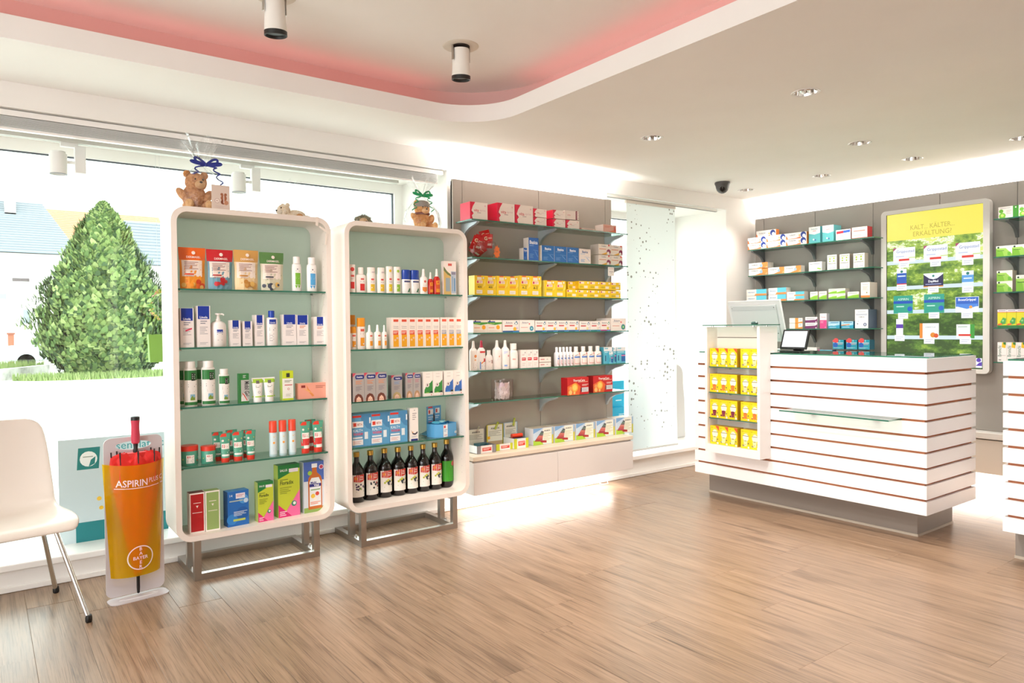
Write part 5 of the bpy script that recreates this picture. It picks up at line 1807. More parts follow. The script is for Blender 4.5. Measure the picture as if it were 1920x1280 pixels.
lb = lambda c2: carton('#F8EADF', '#E8D8CC', '#F4E4D8', [('r', .22, .86, .82, .94, '#E0583E'), ('t', 'Läuse', .52, .71, .055, '#A49C9E', .72, .0), ('l', .2, .63, .84, .66, 1, '#C4B8B4'), ('r', .16, .44, .80, .575, c2), ('l', .2, .47, .74, .55, 2, '#F2D8CC'), ('r', .18, .05, .84, .44, '#EFA61E'), ('d', .40, .27, .10, '#F8EFE0'), ('d', .40, .27, .06, '#EFA61E'), ('d', .66, .33, .10, '#E8D8E4'), ('d', .66, .33, .05, '#EFA61E')])
s.run(lb('#E0583E'), 6, 734, 824.3, 595.2, 'orange and white lice treatment carton', 'box', 'lice_box', .07)
s.run(lb('#A8ACB8'), 3, 825.5, 866.5, 594.9, 'carton with orange and grey squares', 'box', 'lice_box', .07)
s = C2[2]


def hed(txt, hair, face='#EBC0A8'):
    return carton('#AFA7A2', '#6F686A', '#A09894', [('p', [(0, 1), (.30, 1), (0, .86)], '#D0475A'), ('p', [(.22, .83), (.28, .79), (.94, .79), (.99, .83), (.99, .89), (.94, .93), (.28, .93), (.22, .89)], '#1E2A78'), ('t', 'Hedrin', .60, .86, .06, '#F2F2F6', .58, .03),
                  ('l', .25, .60, .82, .74, 3, txt), ('l', .25, .36, .8, .54, 4, '#8C878C'), ('p', [(.12, 0), (.12, .1), (.22, .22), (.45, .28), (.72, .24), (.88, .12), (.9, 0)], hair), ('p', [(.28, 0), (.32, .12), (.5, .19), (.68, .12), (.74, 0)], face), ('d', .42, .05, .03, '#4A3A36'), ('d', .60, .05, .03, '#4A3A36')])


s.run(hed('#E09060', '#6E3A2E'), 3, 661, 725, 700, 'grey lice lotion carton with orange lines', 'box', 'lice_box', .035, base=754)
s.run(hed('#7A9AC4', '#B8A070'), 1, 733.4, 754, 703.8, 'grey lice lotion carton with blue lines', 'box', 'lice_box', .045)
s.run(hed('#C47A86', '#B8906A'), 2, 760, 788.5, 699.5, 'narrow grey lice lotion carton', 'box', 'lice_box', .045)
sw_ = lambda c, c2, t: carton('#F6EBE2', '#E0D4CC', '#F2E6DC', [('l', .3, .90, .7, .93, 1, '#C8BCB4'), ('t', t, .5, .79, .045, '#8A8E84', .7, .0), ('p', [(.1, .12), (.12, .26), (.35, .46), (.7, .54), (.96, .66), (.96, .12)], c), ('p', [(.1, .12), (.5, .16), (.6, .12)], c2), ('d', .42, .46, .20, '#F6EBE2'), ('d', .42, .46, .16, '#5A4A44'), ('d', .42, .46, .145, '#F6EBE2'), ('d', .42, .46, .06, '#6A3A34', .10), ('r', .7, .12, .96, .2, '#2A3A34'), ('d', .82, .05, .05, '#C8443A')])
s.run(sw_('#3A8A3E', '#A8CC5A', 'Shampoo'), 2, 793.2, 830, 697.8, 'cream lice shampoo carton with green swirl', 'box', 'lice_box', .06)
s.run(sw_('#3A6AB4', '#4AA4DC', 'Lotion'), 2, 832.4, 867.4, 695.6, 'cream lice lotion carton with blue swirl', 'box', 'lice_box', .06)
s = C2[3]
kw = carton('#5FA3CE', '#4E8FBA', '#74B2D8', [('p', [(.45, 1), (1, 1), (1, .5), (.8, .55), (.5, .8)], '#4A8AB8'), ('r', .04, .90, .50, .965, '#DC3A30'), ('r', .02, .59, .60, .78, '#F2F2F2'), ('r', .08, .63, .24, .74, '#E2432E'), ('t', 'BETA', .42, .685, .07, '#C46A5E', .26, .02), ('t', 'KALT+', .32, .50, .085, '#D6E8F4', .5, .03), ('t', 'WARM', .32, .39, .085, '#D86A86', .5, .03),
      ('r', .05, .25, .55, .30, '#E8F0F4'), ('r', .02, .05, .58, .22, '#F2F2F2'), ('l', .07, .08, .5, .18, 3, '#E0A8A0'), ('r', .66, .22, .84, .44, '#E6EEF2'), ('r', .91, .70, .99, .88, '#E6EEF2')])
s.run(kw, 3, 659, 763.8, 778, 'light blue hot and cold pack carton', 'box', 'compress_box', .10, base=839)
s.run(carton('#F5ECE4', '#DDD2CA', '#F5ECE4', [('l', .3, .62, .8, .86, 4, '#B0A6A4'), ('d', .55, .93, .05, '#6E6A70'), ('p', [(.1, .34), (.3, .24), (.6, .22), (.9, .28), (.9, .22), (.6, .17), (.3, .2)], '#46424E'), ('d', .32, .26, .07, '#E0A04A'), ('r', .1, 0, .92, .055, '#1E2E7A'), ('l', .2, .1, .85, .14, 2, '#B9C4D0')]), 1, 768.2, 784, 765.4, 'tall narrow white carton', 'box', 'cream_box', .04)
p = at(784, 812, 'Z', s.z)
m = MB()
rg = random.Random(2)
rows = []
for j in range(7):
    rows.append([(-.055 + .11 * i / 8, -.05 + .1 * j / 6, .004 + .028 * max(0, 1 - (abs(i - 4) / 4.2) ** 2) * max(0, 1 - (abs(j - 3) / 3.3) ** 2) + rg.uniform(0, .006)) for i in range(9)])
m.loft(rows, M('#3A86B4', .15), cap=False, closed=False)
m.loft([[(x, y, .0006) for x, y, z in r_] for r_ in rows], M('#2F78A6', .2), cap=False, closed=False)
tag(m.obj('gel_pack', None, (p.x + .01, 3.95, s.z), smooth=60), 'dark blue gel pack lying between white carton and blue tray', 'pack')
tr = empty('counter_tray', (at(832, 800, 'Y', 3.865).x, 3.89, s.z + .0005), .25)
tag(tr, 'light blue open carton tray full of gel packs, right cabinet', 'tray')
TB = '#5BA3D4'
m = MB()
pts = [(-.085, .045), (-.085, -.02), (-.045, -.055), (.075, -.055), (.085, -.045), (.085, .07), (-.06, .07)]
n = len(pts)
for i in range(n):
    a, b_ = pts[i], pts[(i + 1) % n]
    m.add([(a[0], a[1], 0), (b_[0], b_[1], 0), (b_[0], b_[1], .082), (a[0], a[1], .082)], [(0, 1, 2, 3)], TB)
m.add([(x, y, .001) for x, y in pts], [tuple(range(n))], TB)
fm2 = flat_map(-.055)
m.art([('r', .26, .02, .48, .95, '#EEF2F6'), ('r', .29, .70, .38, .88, '#DA3A30'), ('l', .29, .40, .46, .60, 2, '#8AB4DA'), ('l', .3, .1, .45, .2, 1, '#D88A9A'), ('d', .90, .28, .055, '#EEF2F6'), ('t', '1', .90, .28, .22, '#3A4A5A', .06, .02)], .17, .082, fm2)
m.obj('tray_box', tr, smooth=0)
hd = flat_map(.068)
m2 = MB().box(-.0625, .0625, .068, .0705, 0, .185, TB)
m2.art([('r', .08, .72, .44, .90, '#F0F0F0'), ('r', .12, .75, .24, .87, '#C8322C'), ('l', .10, .52, .44, .66, 2, '#CFE4F4'), ('l', .10, .44, .40, .5, 1, '#D88A9E'), ('r', .60, .74, .90, .92, '#F0F0F0'), ('r', .63, .77, .74, .89, '#C8322C'), ('l', .58, .55, .88, .68, 2, '#CFE4F4'), ('p', [(.45, .45), (.54, .45), (.56, .62), (.5, .78), (.44, .70)], '#3A2E30'), ('r', .1, .94, .4, .99, '#DC3A30')], .125, .185, hd)
m2.obj('header_card', tr, smooth=0)
m = MB()
rg = random.Random(8)
for q in range(9):
    cx_, cy_ = rg.uniform(-.055, .055), rg.uniform(-.03, .05)
    rot = Matrix.Rotation(rg.uniform(-.6, .6), 3, 'Y') @ Matrix.Rotation(rg.uniform(-.6, .6), 3, 'X')
    m.ball((cx_, cy_, .065 + .022 * rg.random()), (.038, .028, .008), M(rg.choice(('#2E86B8', '#5AB0D0', '#A8D8E0', '#1F6E9E')), .12), 10, 6, rot)
m.obj('gel_packs', tr)['kind'] = 'stuff'

# ------------------------------------------------------------------ juice bottles on the floor of the right cabinet
s = C2[4]
DARK = M('#150A08', .06, coat=.5)
GOLD = M('#C9A24E', .3, .9)
wp = [(.93, 0), (1, .015), (1, .60), (.97, .64), (.80, .70), (.55, .76), (.40, .80), (.37, .84), (.355, .915)]


def wine(fruit, label=True, green=False):
    rg = random.Random(fruit)
    if green:
        a = [('d', .75, .86, .16, '#C8625A'), ('l', .55, .66, .98, .74, 1, '#E6EEDC'), ('l', .45, .1, .85, .5, 6, '#6FBA4A')]
        return bottle(DARK, GOLD, wp, (.905, 1), .43, lz=(.13, .56), lspan=2.5, lcol='#3C9A22', art=a)
    fr = {'plum': ('#4A3A5A', '#5A4A6A', '#8A9A5A'), 'currant': ('#2E3038', '#3A3E4A', '#A84A4A'), 'mixed': ('#3A4048', '#B8B83A', '#D8D05A')}[fruit]
    a = [('p', [(.08, .70), (.1, .92), (.3, 1.0), (.98, 1.0), (.98, .72), (.55, .66)], '#D23A2A'), ('d', .26, .84, .10, '#E88A3A'), ('t', 'Vita', .66, .90, .08, '#F6ECE2', .42, .02), ('t', 'Herz', .66, .80, .075, '#F6ECE2', .5, .02)]
    for q in range(12):
        u = rg.uniform(.25, .92)
        a.append(('d', u, rg.uniform(.32, .58), rg.uniform(.05, .085), fr[1] if u < .5 and fruit == 'mixed' else (fr[2] if q % 6 == 5 else fr[0])))
    a += [('l', .25, .22, .85, .27, 1, '#7AA06A'), ('l', .2, .06, .9, .12, 1, '#D8CCC4')]
    return bottle(DARK, GOLD, wp, (.905, 1), .43, lz=(.11, .555), lspan=2.1, lcol='#F4ECE4', art=a)


cent = ((661, 686.4, 850.4, 946.6, 'plum'), (687.2, 712.8, 847.2, 941.6, 'currant'), (714, 738.8, 843.3, 936.8, 'mixed'), (739.6, 764.6, 841.2, 933, 'mixed'), (764.8, 787.4, 838.3, 929, 'mixed'), (787.8, 809.6, 835.4, 925.2, 'mixed'), (810, 832, 832.5, 921.5, 'mixed'))
nmx = 0
for i, (xl, xr, tp, bs, fr) in enumerate(cent):
    lb_ = ordinal(i) + ' gold capped juice bottle from left on right cabinet floor'
    s.run(wine(fr), 1, xl, xr, tp, '', 'bottle', 'juice_bottle', None, base=bs - 2, labels=[lb_])
s.run(wine('', green=True), 1, 832.6, 854, 826, 'juice bottle with green label and double gold cap', 'bottle', 'juice_bottle', None, base=915.5)
s.run(wine('currant'), 1, 700.5, 724.5, 841, 'gold capped bottle half hidden in second row', 'bottle', 'juice_bottle', None, base=936, back=.085)


# ------------------------------------------------------------------ grey wall unit by the window
WN = ("wall unit's top shelf", "wall unit's second shelf", "wall unit's third shelf", "wall unit's fourth shelf", "wall unit's fifth shelf", "wall unit's lowest shelf")
WS = [Shelf('Y', 3.962, z + .004, w, 0) for z, w in zip(WSH, WN)]
s = WS[0]
PKR = '#D8173F'


def vita(small=False):
    return carton('#F2E4DA', PKR, '#E9DCD4', [('p', [(0, 0), (.16, 0), (.10, .2), (.20, .34), (.08, .5), (.16, .75), (.30, 1), (0, 1)], PKR), ('t', 'vita', .36, .53, .16, '#C8283A', .30, .01), ('t', 'sprint', .72, .53, .15, '#D8B4B4', .34), ('l', .4, .36, .62, .42, 1, '#9A7A80'), ('d', .12, .40, .025, '#5A1A2A'), ('d', .86, .82, .04, '#E8B8B8')])


s.run(vita(), 1, 881, 914, 377.5, 'leftmost large white and red vitamin carton', 'box', 'vitamin_box', .12, rot=0)
s.run(vita(), 1, 932, 964.8, 379.5, 'second large white and red vitamin carton', 'box', 'vitamin_box', .14)
s.run(vita(), 1, 965.8, 999.3, 383.2, 'third large white and red vitamin carton', 'box', 'vitamin_box', .12)
s.run(vita(), 1, 999.8, 1024.7, 406.8, 'lower white and red carton of left stack', 'box', 'vitamin_box', .10)
hz = .5 * (at(1000, 390.5, 'Y', 3.962).z - s.z)
s.run(vita(), 1, 999.8, 1024.7, 390.5, 'upper white and red carton of left stack', 'box', 'vitamin_box', .10, dz=hz + .001)
s.run(vita(), 1, 1036.3, 1060, 410, 'lower white and red carton of middle stack', 'box', 'vitamin_box', .10)
s.run(vita(), 1, 1036.3, 1060, 393, 'upper white and red carton of middle stack', 'box', 'vitamin_box', .10, dz=.5 * (at(1037, 393, 'Y', 3.962).z - s.z) + .001)
s.run(vita(), 1, 1061, 1086, 412, 'lower white and red carton of right stack', 'box', 'vitamin_box', .10)
s.run(carton('#EADAD0', '#D8C4BA', '#EADAD0', [('r', .78, 0, .9, 1, '#8A3A4A'), ('t', 'vita', .3, .5, .2, '#C8485A', .4), ('l', .84, .1, 1, .9, 5, '#C8B0B0')]), 1, 1061, 1085, 394, 'upper paler carton of right stack', 'box', 'vitamin_box', .10, dz=.5 * (at(1062, 393, 'Y', 3.962).z - s.z), rot=-.12)
s.run(carton('#D8C4B6', '#C8B0A2', '#DCC6B8', [('l', .2, .3, .8, .7, 1, '#B08478')]), 1, 1090, 1117, 426.8, 'flat beige carton lying between two stacks', 'box', 'flat_box', .10)
s.run(carton('#D9A08E', '#D8C8BE', '#E0CFC4', [('l', .1, .6, .6, .85, 2, '#C86A5A'), ('p', [(.35, 0), (1, 0), (1, .5)], '#D8764E'), ('r', .8, .2, .95, .8, '#C8584A')]), 1, 1131, 1155.5, 420.3, 'single salmon carton at right end', 'box', 'vitamin_box', .09)
s = WS[1]
# red bag of sweets in a clear bowl with an orange price star
p = at(905, 482, 'Y', 4.03)
bw_ = empty('sweets_bowl', (p.x, 4.035, s.z + .0005))
tag(bw_, "clear round bowl with an orange star tag, wall unit's second shelf", 'bowl')
MB().lathe([(.05, 0), (.075, .012), (.092, .045), (.094, .085), (.090, .11), (.0885, .109), (.0915, .085), (.0895, .047), (.073, .015), (.001, .004)], sheet('clear_plastic', '#F8F4F4', 1.0, .05), 28, cap=False).obj('bowl_body', bw_)
st = MB()
pts = []
for i in range(18):
    a = PI * 2 * i / 18
    r = .034 if i % 2 == 0 else .024
    pts.append((r * math.cos(a), .045 + r * 1.4 * math.sin(a)))
st.prism(pts, -.002, 0, '#F4762A')
st.art([('t', 'TIPP', .5, .5, .10, '#8A3A1A', .4, .01)], .06, .09, flat_map(-.002))
o = st.obj('price_star', bw_, smooth=0)
o.location = (.078, -.06, 0)
o.rotation_euler = (0, 0, .2)
rg = random.Random(6)
for q, (x, z, ry, tx) in enumerate(((-.062, .085, .25, .35), (-.028, .098, .1, .2), (.022, .105, -.05, .15), (.03, .135, -.25, -.1), (-.03, .045, .6, .9), (.02, .05, -.7, .9))):
    w, h = .085, .095
    m = MB()
    k = 7
    for sg in (-1, 1):
        g = [[((-.5 + i / k) * w, sg * (.011 * math.sin(PI * i / k) * math.sin(PI * j / k) + .0006), (-.5 + j / k) * h) for i in range(k + 1)] for j in range(k + 1)]
        m.loft(g, M('#C81A1E', .18), cap=False, closed=False)

    def mp(xx, zz, o, w=w, h=h):
        return (xx, -.011 * math.sin(PI * (xx / w + .5)) * math.sin(PI * zz / h) - .0012 - o, zz - h / 2)
    mp.curved = True
    m.art([('t', 'G', .28, .70, .26, '#F4E4C0', .4, .03), ('l', .5, .68, .9, .76, 1, '#F0C8B0'), ('r', .45, .2, .85, .36, '#EAD8D0'), ('l', .1, .42, .6, .5, 1, '#E8A8A0')], w, h, mp, .0008)
    o = m.obj('sweet_pouch', None, (p.x + x, 4.035 - .03 + .012 * (q % 2) + (.035 if q > 3 else 0) + (.02 if q == 3 else 0), s.z + z + .012), smooth=60)
    o.rotation_euler = (tx, ry, 0)
    tag(o, ('leftmost red sweets pouch leaning out of the clear bowl', 'second red sweets pouch in the clear bowl', 'front red sweets pouch with a big letter in the clear bowl', 'topmost red sweets pouch in the clear bowl', 'red sweets pouch lying low at left inside the clear bowl', 'red sweets pouch lying low at right inside the clear bowl')[q], 'pouch')
bas = lambda c, tc, sd: carton(c, sd, c, [('t', 'Basica', .5, .80, .16, tc, .80, .03), ('l', .1, .62, .5, .68, 1, '#8AB0D8'), ('p', [(.45, .46), (.95, .43), (.95, .445), (.45, .475)], '#7AA8D6'), ('p', [(.62, .4), (.9, .16), (.93, .18), (.65, .42)], '#7AA8D6'), ('l', .12, .10, .5, .3, 3, '#6A9ACC')])
s.run(bas('#1E62B4', '#F4F4F8', '#EFE4DC'), 1, 991, 1009.8, 445, 'tall blue and white mineral powder carton', 'box', 'mineral_box', .06)
s.run(bas('#1E62B4', '#F4F4F8', '#EFE4DC'), 1, 981.5, 991.2, 464.5, 'small blue carton left of the tall one', 'box', 'mineral_box', .05, back=.02)
s.run(bas('#1565AC', '#F4F4F8', '#F4E9E0'), 3, 1015.4, 1085.2, 459.5, 'square blue mineral carton', 'box', 'mineral_box', .07, gap=.003)
s.run(bas('#EFE0D6', '#2F5C96', '#EFE0D6'), 1, 1086, 1107.5, 466, 'square white carton with blue word', 'box', 'mineral_box', .07)
cet = carton('#F0E2D6', '#D8CCC2', '#EFE2D8', [('t', 'Cetebe', .42, .82, .15, '#7A8490', .72, .01), ('l', .06, .45, .62, .58, 1, '#D87A4A'), ('p', [(.2, 0), (1, .42), (1, .22), (.55, 0)], '#E8AE3A'), ('d', .82, .28, .16, '#8E2E56'), ('d', .84, .92, .06, '#E0483A'), ('d', .78, .13, .10, '#F4EDE6')])
for k, (tp, nm) in enumerate(((477.2, 'lower'), (457, 'upper'))):
    s.run(cet, 2, 1122, 1167.8, tp, nm + ' white vitamin carton with plum', 'box', 'vitamin_box', .09, dz=0 if k == 0 else .5 * (at(1123, 457, 'Y', 3.962).z - s.z) + .0006)
p = at(1145.5, 509, 'Y', 3.942)
pm_ = flat_map(-.001)
m = MB().box(-.032, .032, -.001, 0, 0, .066, '#EDE6E0')
m.art([('l', .1, .76, .9, .86, 1, '#D09A8E'), ('l', .2, .42, .85, .52, 1, '#6A6468'), ('l', .4, .28, .6, .34, 1, '#6A6468')], .064, .066, pm_)
tag(m.obj('price_card', None, (p.x, 3.942, p.z - .033), smooth=0), 'white price card hanging from the second glass shelf edge', 'price card')
s = WS[2]
YL = '#F2C81C'


def vit(word=None, band='#D8B418'):
    a = [('r', .24, .945, .62, 1, '#E0642A'), ('d', .82, .88, .09, '#B89A30'), ('d', .82, .88, .075, '#F6EBD8'), ('r', .24, .78, .66, .92, '#EFE3CE'), ('r', .18, .60, .74, .75, '#F2DCC6'), ('r', .22, .62, .36, .73, '#CC2A3A'), ('l', .4, .62, .72, .73, 2, '#D8908A'), ('p', [(.7, .35), (1, .5), (1, .9), (.86, .6)], '#F6D95A')]
    if word:
        a += [('t', word, .46, .42, .12, '#4A4420', .62, .01), ('l', .2, .50, .75, .54, 1, '#A8902A')]
    else:
        a += [('r', .18, .38, .74, .50, band)]
    a += [('r', .16, .08, .70, .26, '#F2E6D6'), ('l', .2, .11, .64, .22, 2, '#D8C8B8')]
    return carton(YL, '#F0DA6A', '#E8C428', a)


s.run(vit('400'), 2, 889.5, 930.2, 516, 'tall yellow vitamin carton with number', 'box', 'vitamin_box', .07)
s.run(vit(None, '#E8A01E'), 2, 931, 972.2, 517, 'tall yellow carton with orange band', 'box', 'vitamin_box', .07)
s.run(vit('A-Z'), 2, 973.3, 1015, 516.5, 'tall yellow carton with big letters', 'box', 'vitamin_box', .07)
s.run(vit(None, '#C8AE1E'), 2, 1020.8, 1060.4, 525.2, 'medium yellow carton with olive band', 'box', 'vitamin_box', .08)
sm = carton(YL, '#E4B61C', '#D8B024', [('r', .06, .66, .5, .92, '#F2DCC6'), ('r', .08, .70, .20, .88, '#B82A34'), ('d', .86, .80, .09, '#B89A30'), ('d', .86, .80, .07, '#F6EBD8'), ('r', .08, .16, .42, .42, '#CDB020'), ('r', .5, .14, .82, .44, '#F0E4CC'), ('l', .52, .5, .8, .6, 1, '#D8B828')])
s.run(sm, 5, 1062, 1164, 542.2, 'low yellow carton of bottom row', 'box', 'vitamin_box', .08)
s.run(sm, 4, 1084.8, 1164, 526.5, 'low yellow carton of upper row', 'box', 'vitamin_box', .08, dz=.5 * (at(1086, 526.5, 'Y', 3.962).z - s.z) + .0006)
s.run(sm, 1, 1062, 1083, 527.5, 'turned yellow carton on upper row at left', 'box', 'vitamin_box', .05, dz=.5 * (at(1063, 526.5, 'Y', 3.962).z - s.z) + .0006, back=.03, rot=.2)
s = WS[3]
mv = carton('#F4E6D6', '#F2EEEA', '#EFE6DC', [('r', 0, .80, .52, .90, '#2A4A9A'), ('d', .14, .92, .05, '#1E2A6A'), ('p', [(0, .70), (.5, .60), (1, .70), (1, .82), (0, .82)], '#4E9A3A'), ('t', 'Magnesium', .32, .72, .10, '#D8E07A', .55), ('d', .72, .42, .13, '#F2A61E'), ('l', .06, .30, .45, .45, 1, '#F0A98A'), ('l', .06, .1, .8, .16, 1, '#D8C8B8')])
s.run(mv, 2, 887.2, 941, 600, 'white magnesium carton with green wave', 'box', 'mineral_box', .07)
bio = lambda drop='#3A6A86', bot='#2A5A8A', fr='#F0B43A': carton('#F2E6DE', '#E4D8D0', '#EFE4DC', [('t', 'Biolectra', .40, .80, .13, '#6A6E80', .58, .01), ('l', .12, .66, .6, .70, 1, '#8A8E9C'), ('r', .12, .48, .60, .58, '#C83A34'), ('p', [(.70, .72), (.86, .95), (.94, .70), (.82, .58)], drop), ('d', .82, .72, .06, '#E8EEEA'), ('d', .74, .26, .10, fr), ('d', .88, .34, .06, '#D8C4DA'), ('r', 0, 0, 1, .13, bot), ('r', .62, 0, 1, .06, '#4A9ADA')])
s.run(bio(), 1, 942.3, 973, 600.2, 'larger mineral carton with orange and blue foot', 'box', 'mineral_box', .07)
bw2 = lambda c2: carton('#F2E6DE', '#E4D8D0', '#EFE4DC', [('t', 'Biolectra', .40, .80, .13, '#6A7088', .6, .01), ('l', .12, .68, .5, .71, 1, '#9A9EAC'), ('d', .66, .68, .04, '#D84A4A'), ('l', .10, .34, .55, .42, 1, '#D8745E'), ('d', .80, .30, .13, '#3E88A0'), ('d', .80, .30, .08, c2), ('d', .80, .30, .03, '#DCE8D8')])
s.run(bw2('#5AA8BA'), 1, 973.6, 1002.2, 600, 'white mineral carton with teal rosette', 'box', 'mineral_box', .07)
s.run(bio(), 4, 1003.4, 1085.2, 600.8, 'small mineral carton with orange', 'box', 'mineral_box', .07)
s.run(bio('#3A4A7A', '#3A6AA0', '#E8D8A0'), 1, 1086.4, 1106.6, 602, 'small mineral carton with dark blue foot', 'box', 'mineral_box', .06)
s.run(bio('#2E6A7A', '#1E7A86', '#E8D8C0'), 1, 1107, 1125.8, 602, 'small mineral carton with teal foot', 'box', 'mineral_box', .06)
s.run(bio('#5A8A6A', '#B04A8A', '#D8C44A'), 1, 1126, 1144.3, 601, 'small mineral carton with magenta foot', 'box', 'mineral_box', .06)
s.run(bw2('#6ABE6A'), 1, 1145.2, 1174, 596.3, 'large white mineral carton with green rosette', 'box', 'mineral_box', .16)
s = WS[4]
wsp = lambda a, cap='#F4ECE6', body='#F4ECE6': bottle(body, cap, [(.95, 0), (1, .02), (1, .64), (.92, .69), (.6, .74), (.5, .76)], (.76, 1), .42, nozzle=True, lz=(.03, .66), lspan=1.8, sy=.8, art=a)
s.run(wsp([('d', .55, .72, .20, '#E8945A'), ('d', .5, .52, .12, '#F0B07A'), ('l', .2, .08, .8, .38, 4, '#B09A9A')]), 1, 882.4, 896.4, 639.2, 'white spray bottle with orange print', 'spray bottle', 'spray_bottle', .028)
s.run(wsp([('r', .05, .88, .95, .97, '#D8393A'), ('r', .6, .40, .95, .58, '#C8242E'), ('p', [(.2, .34), (.6, .46), (.6, .4), (.25, .28)], '#E8842E'), ('l', .3, .14, .8, .2, 1, '#5A6AA0'), ('r', .02, .02, .18, .4, '#7A9AD0')], '#B8324A'), 1, 897.6, 911, 638.3, 'white spray bottle with red cap', 'spray bottle', 'spray_bottle', .028)
s.run(bottle('#EFE3DC', '#F4ECE6', [(.95, 0), (1, .03), (1, .60), (.85, .70), (.45, .78)], (.78, 1), .46, lz=(.04, .62), lspan=1.8, sy=.7, art=[('r', .66, .5, .95, .8, '#B8928A'), ('l', .2, .6, .6, .8, 2, '#B8A8A8'), ('l', .2, .1, .85, .3, 2, '#C8BAB8')]), 1, 911.8, 925.3, 656.8, 'short flat white bottle', 'bottle', 'lotion_bottle', .028)
s.run(wsp([('d', .55, .66, .10, '#E8A88A'), ('l', .3, .44, .8, .56, 2, '#C8BCC8'), ('l', .15, .1, .9, .16, 1, '#A0A0B8')]), 1, 926.2, 941.2, 638, 'tall white spray bottle left of pair', 'spray bottle', 'spray_bottle', .03)
s.run(wsp([('d', .72, .68, .14, '#DC9A9A'), ('p', [(.05, .76), (.6, .86), (.6, .94), (.05, .94)], '#D4D8EC'), ('r', .1, .1, .5, .19, '#8AAAE0')]), 1, 942, 956.2, 637.8, 'tall white spray bottle with blue patch', 'spray bottle', 'spray_bottle', .03)
s.run(bottle('#EEE6DE', '#F6EFE8', [(.95, 0), (1, .02), (1, .58), (.9, .68), (.62, .76)], (.76, 1), .64, lz=(.05, .62), lspan=1.8, lcol='#F5EEE8', sy=.7, art=[('l', .15, .8, .85, .9, 2, '#A0A0A0'), ('r', .15, .52, .5, .62, '#E08A7A'), ('l', .3, .3, .85, .42, 2, '#A8C0C8'), ('l', .2, .06, .85, .12, 1, '#9AB8D8')]), 1, 957, 972.6, 644, 'white bottle with screw cap', 'bottle', 'lotion_bottle', .032)
plus = carton('#F5E9E2', '#E8D6CE', '#F2E4DC', [('r', .66, .84, .82, .87, '#6A5A5E'), ('r', .72, .80, .76, .91, '#6A5A5E'), ('l', .2, .68, .7, .78, 2, '#C8B8B8'), ('r', .16, .42, .84, .58, '#CC2E36'), ('l', .22, .46, .7, .55, 1, '#F2D0CC'), ('l', .2, .1, .8, .3, 2, '#E0D4CE')], '#D87A74')
s.run(plus, 3, 976.4, 1009.4, 656.3, 'slim white carton with red label', 'box', 'spray_box', .05)
low = carton('#F3E5DA', '#E4D4CA', '#EFE0D6', [('r', .10, .48, .44, .62, '#C03A40'), ('r', .60, .52, .74, .56, '#6A5A5E'), ('r', .655, .44, .685, .64, '#6A5A5E')])
s.run(low, 1, 1011.2, 1033.2, 680, 'lower small carton beside slim cartons', 'box', 'ointment_box', .04)
s.run(low, 1, 1011.2, 1033.2, 669.7, 'upper small carton beside slim cartons', 'box', 'ointment_box', .04, dz=.5 * (at(1012, 669.7, 'Y', 3.962).z - s.z) + .0006)
mw = bottle('#F5E9E2', '#F7F0EA', [(.95, 0), (1, .02), (1, .60), (.92, .68), (.45, .74)], (.74, 1), .44, lz=(.04, .66), lspan=1.85, sy=.6, art=[('p', [(.1, .80), (.55, .88), (.55, .85), (.2, .76)], '#8A4A44'), ('d', .82, .93, .10, '#E2573E'), ('r', .06, .58, .96, .72, '#5A84C8'), ('r', .08, .10, .12, .52, '#DC7A74'), ('r', .08, .08, .96, .12, '#DC7A74')], rough=.25)
s.run(mw, 4, 1075.2, 1129.2, 650, 'white mouthwash bottle with blue band', 'bottle', 'mouthwash_bottle', .03)
nar = bottle('#EEE8E8', '#F2EEEE', [(.95, 0), (1, .02), (1, .60), (.92, .68), (.6, .74)], (.74, 1), .6, lz=(.05, .66), lspan=1.7, sy=1.5, art=[('d', .5, .78, .14, '#4A5A8A'), ('r', .2, .52, .85, .66, '#6A86BE'), ('r', .2, .1, .3, .46, '#C87A7E'), ('r', .2, .08, .85, .12, '#C87A7E')])
s.run(nar, 5, 1042.6, 1075, 651, 'mouthwash bottle turned sideways', 'bottle', 'mouthwash_bottle', .03)
teal = lambda: carton('#5FB8CE', '#4FA8BE', '#E8E6E6', [('r', 0, .76, 1, 1, '#E6E4E4'), ('r', .1, .88, .5, .96, '#8AC0CC'), ('r', .52, .1, .96, .56, '#1E5C9E'), ('r', .52, .44, .96, .50, '#E07A9A'), ('r', .14, .16, .26, .5, '#24547E'), ('l', .1, .66, .8, .72, 1, '#E2F2F6')])
s.run(teal(), 1, 1132, 1148, 651, 'first teal mouthwash carton', 'box', 'mouthwash_box', .05)
s.run(teal(), 1, 1142, 1149.3, 659, 'small teal carton standing in front', 'box', 'mouthwash_box', .012, back=-.0145)
s.run(teal(), 1, 1149.6, 1155.3, 651.3, 'narrow teal mouthwash carton', 'box', 'mouthwash_box', .05)
s.run(teal(), 1, 1156, 1173, 650.7, 'last teal mouthwash carton', 'box', 'mouthwash_box', .05)
s = WS[5]
p = at(942, 752, 'Y', 4.02)
cup = empty('clear_tub', (p.x, 4.02, s.z + .0005))
tag(cup, "clear round tub full of small wrapped packs, wall unit's lowest shelf", 'tub')
r_ = (at(959.5, 740, 'Y', 3.985).x - at(924.8, 740, 'Y', 3.985).x) / 2
h_ = at(942, 711.5, 'Y', 4.0).z - s.z
MB().lathe([(r_ * .97, 0), (r_, .005), (r_, h_), (r_ - .002, h_), (r_ - .002, .005), (.001, .004)], sheet('clear_plastic', '#F8F4F4', 1.0, .05), 30, cap=False).obj('tub_body', cup)
rg = random.Random(12)
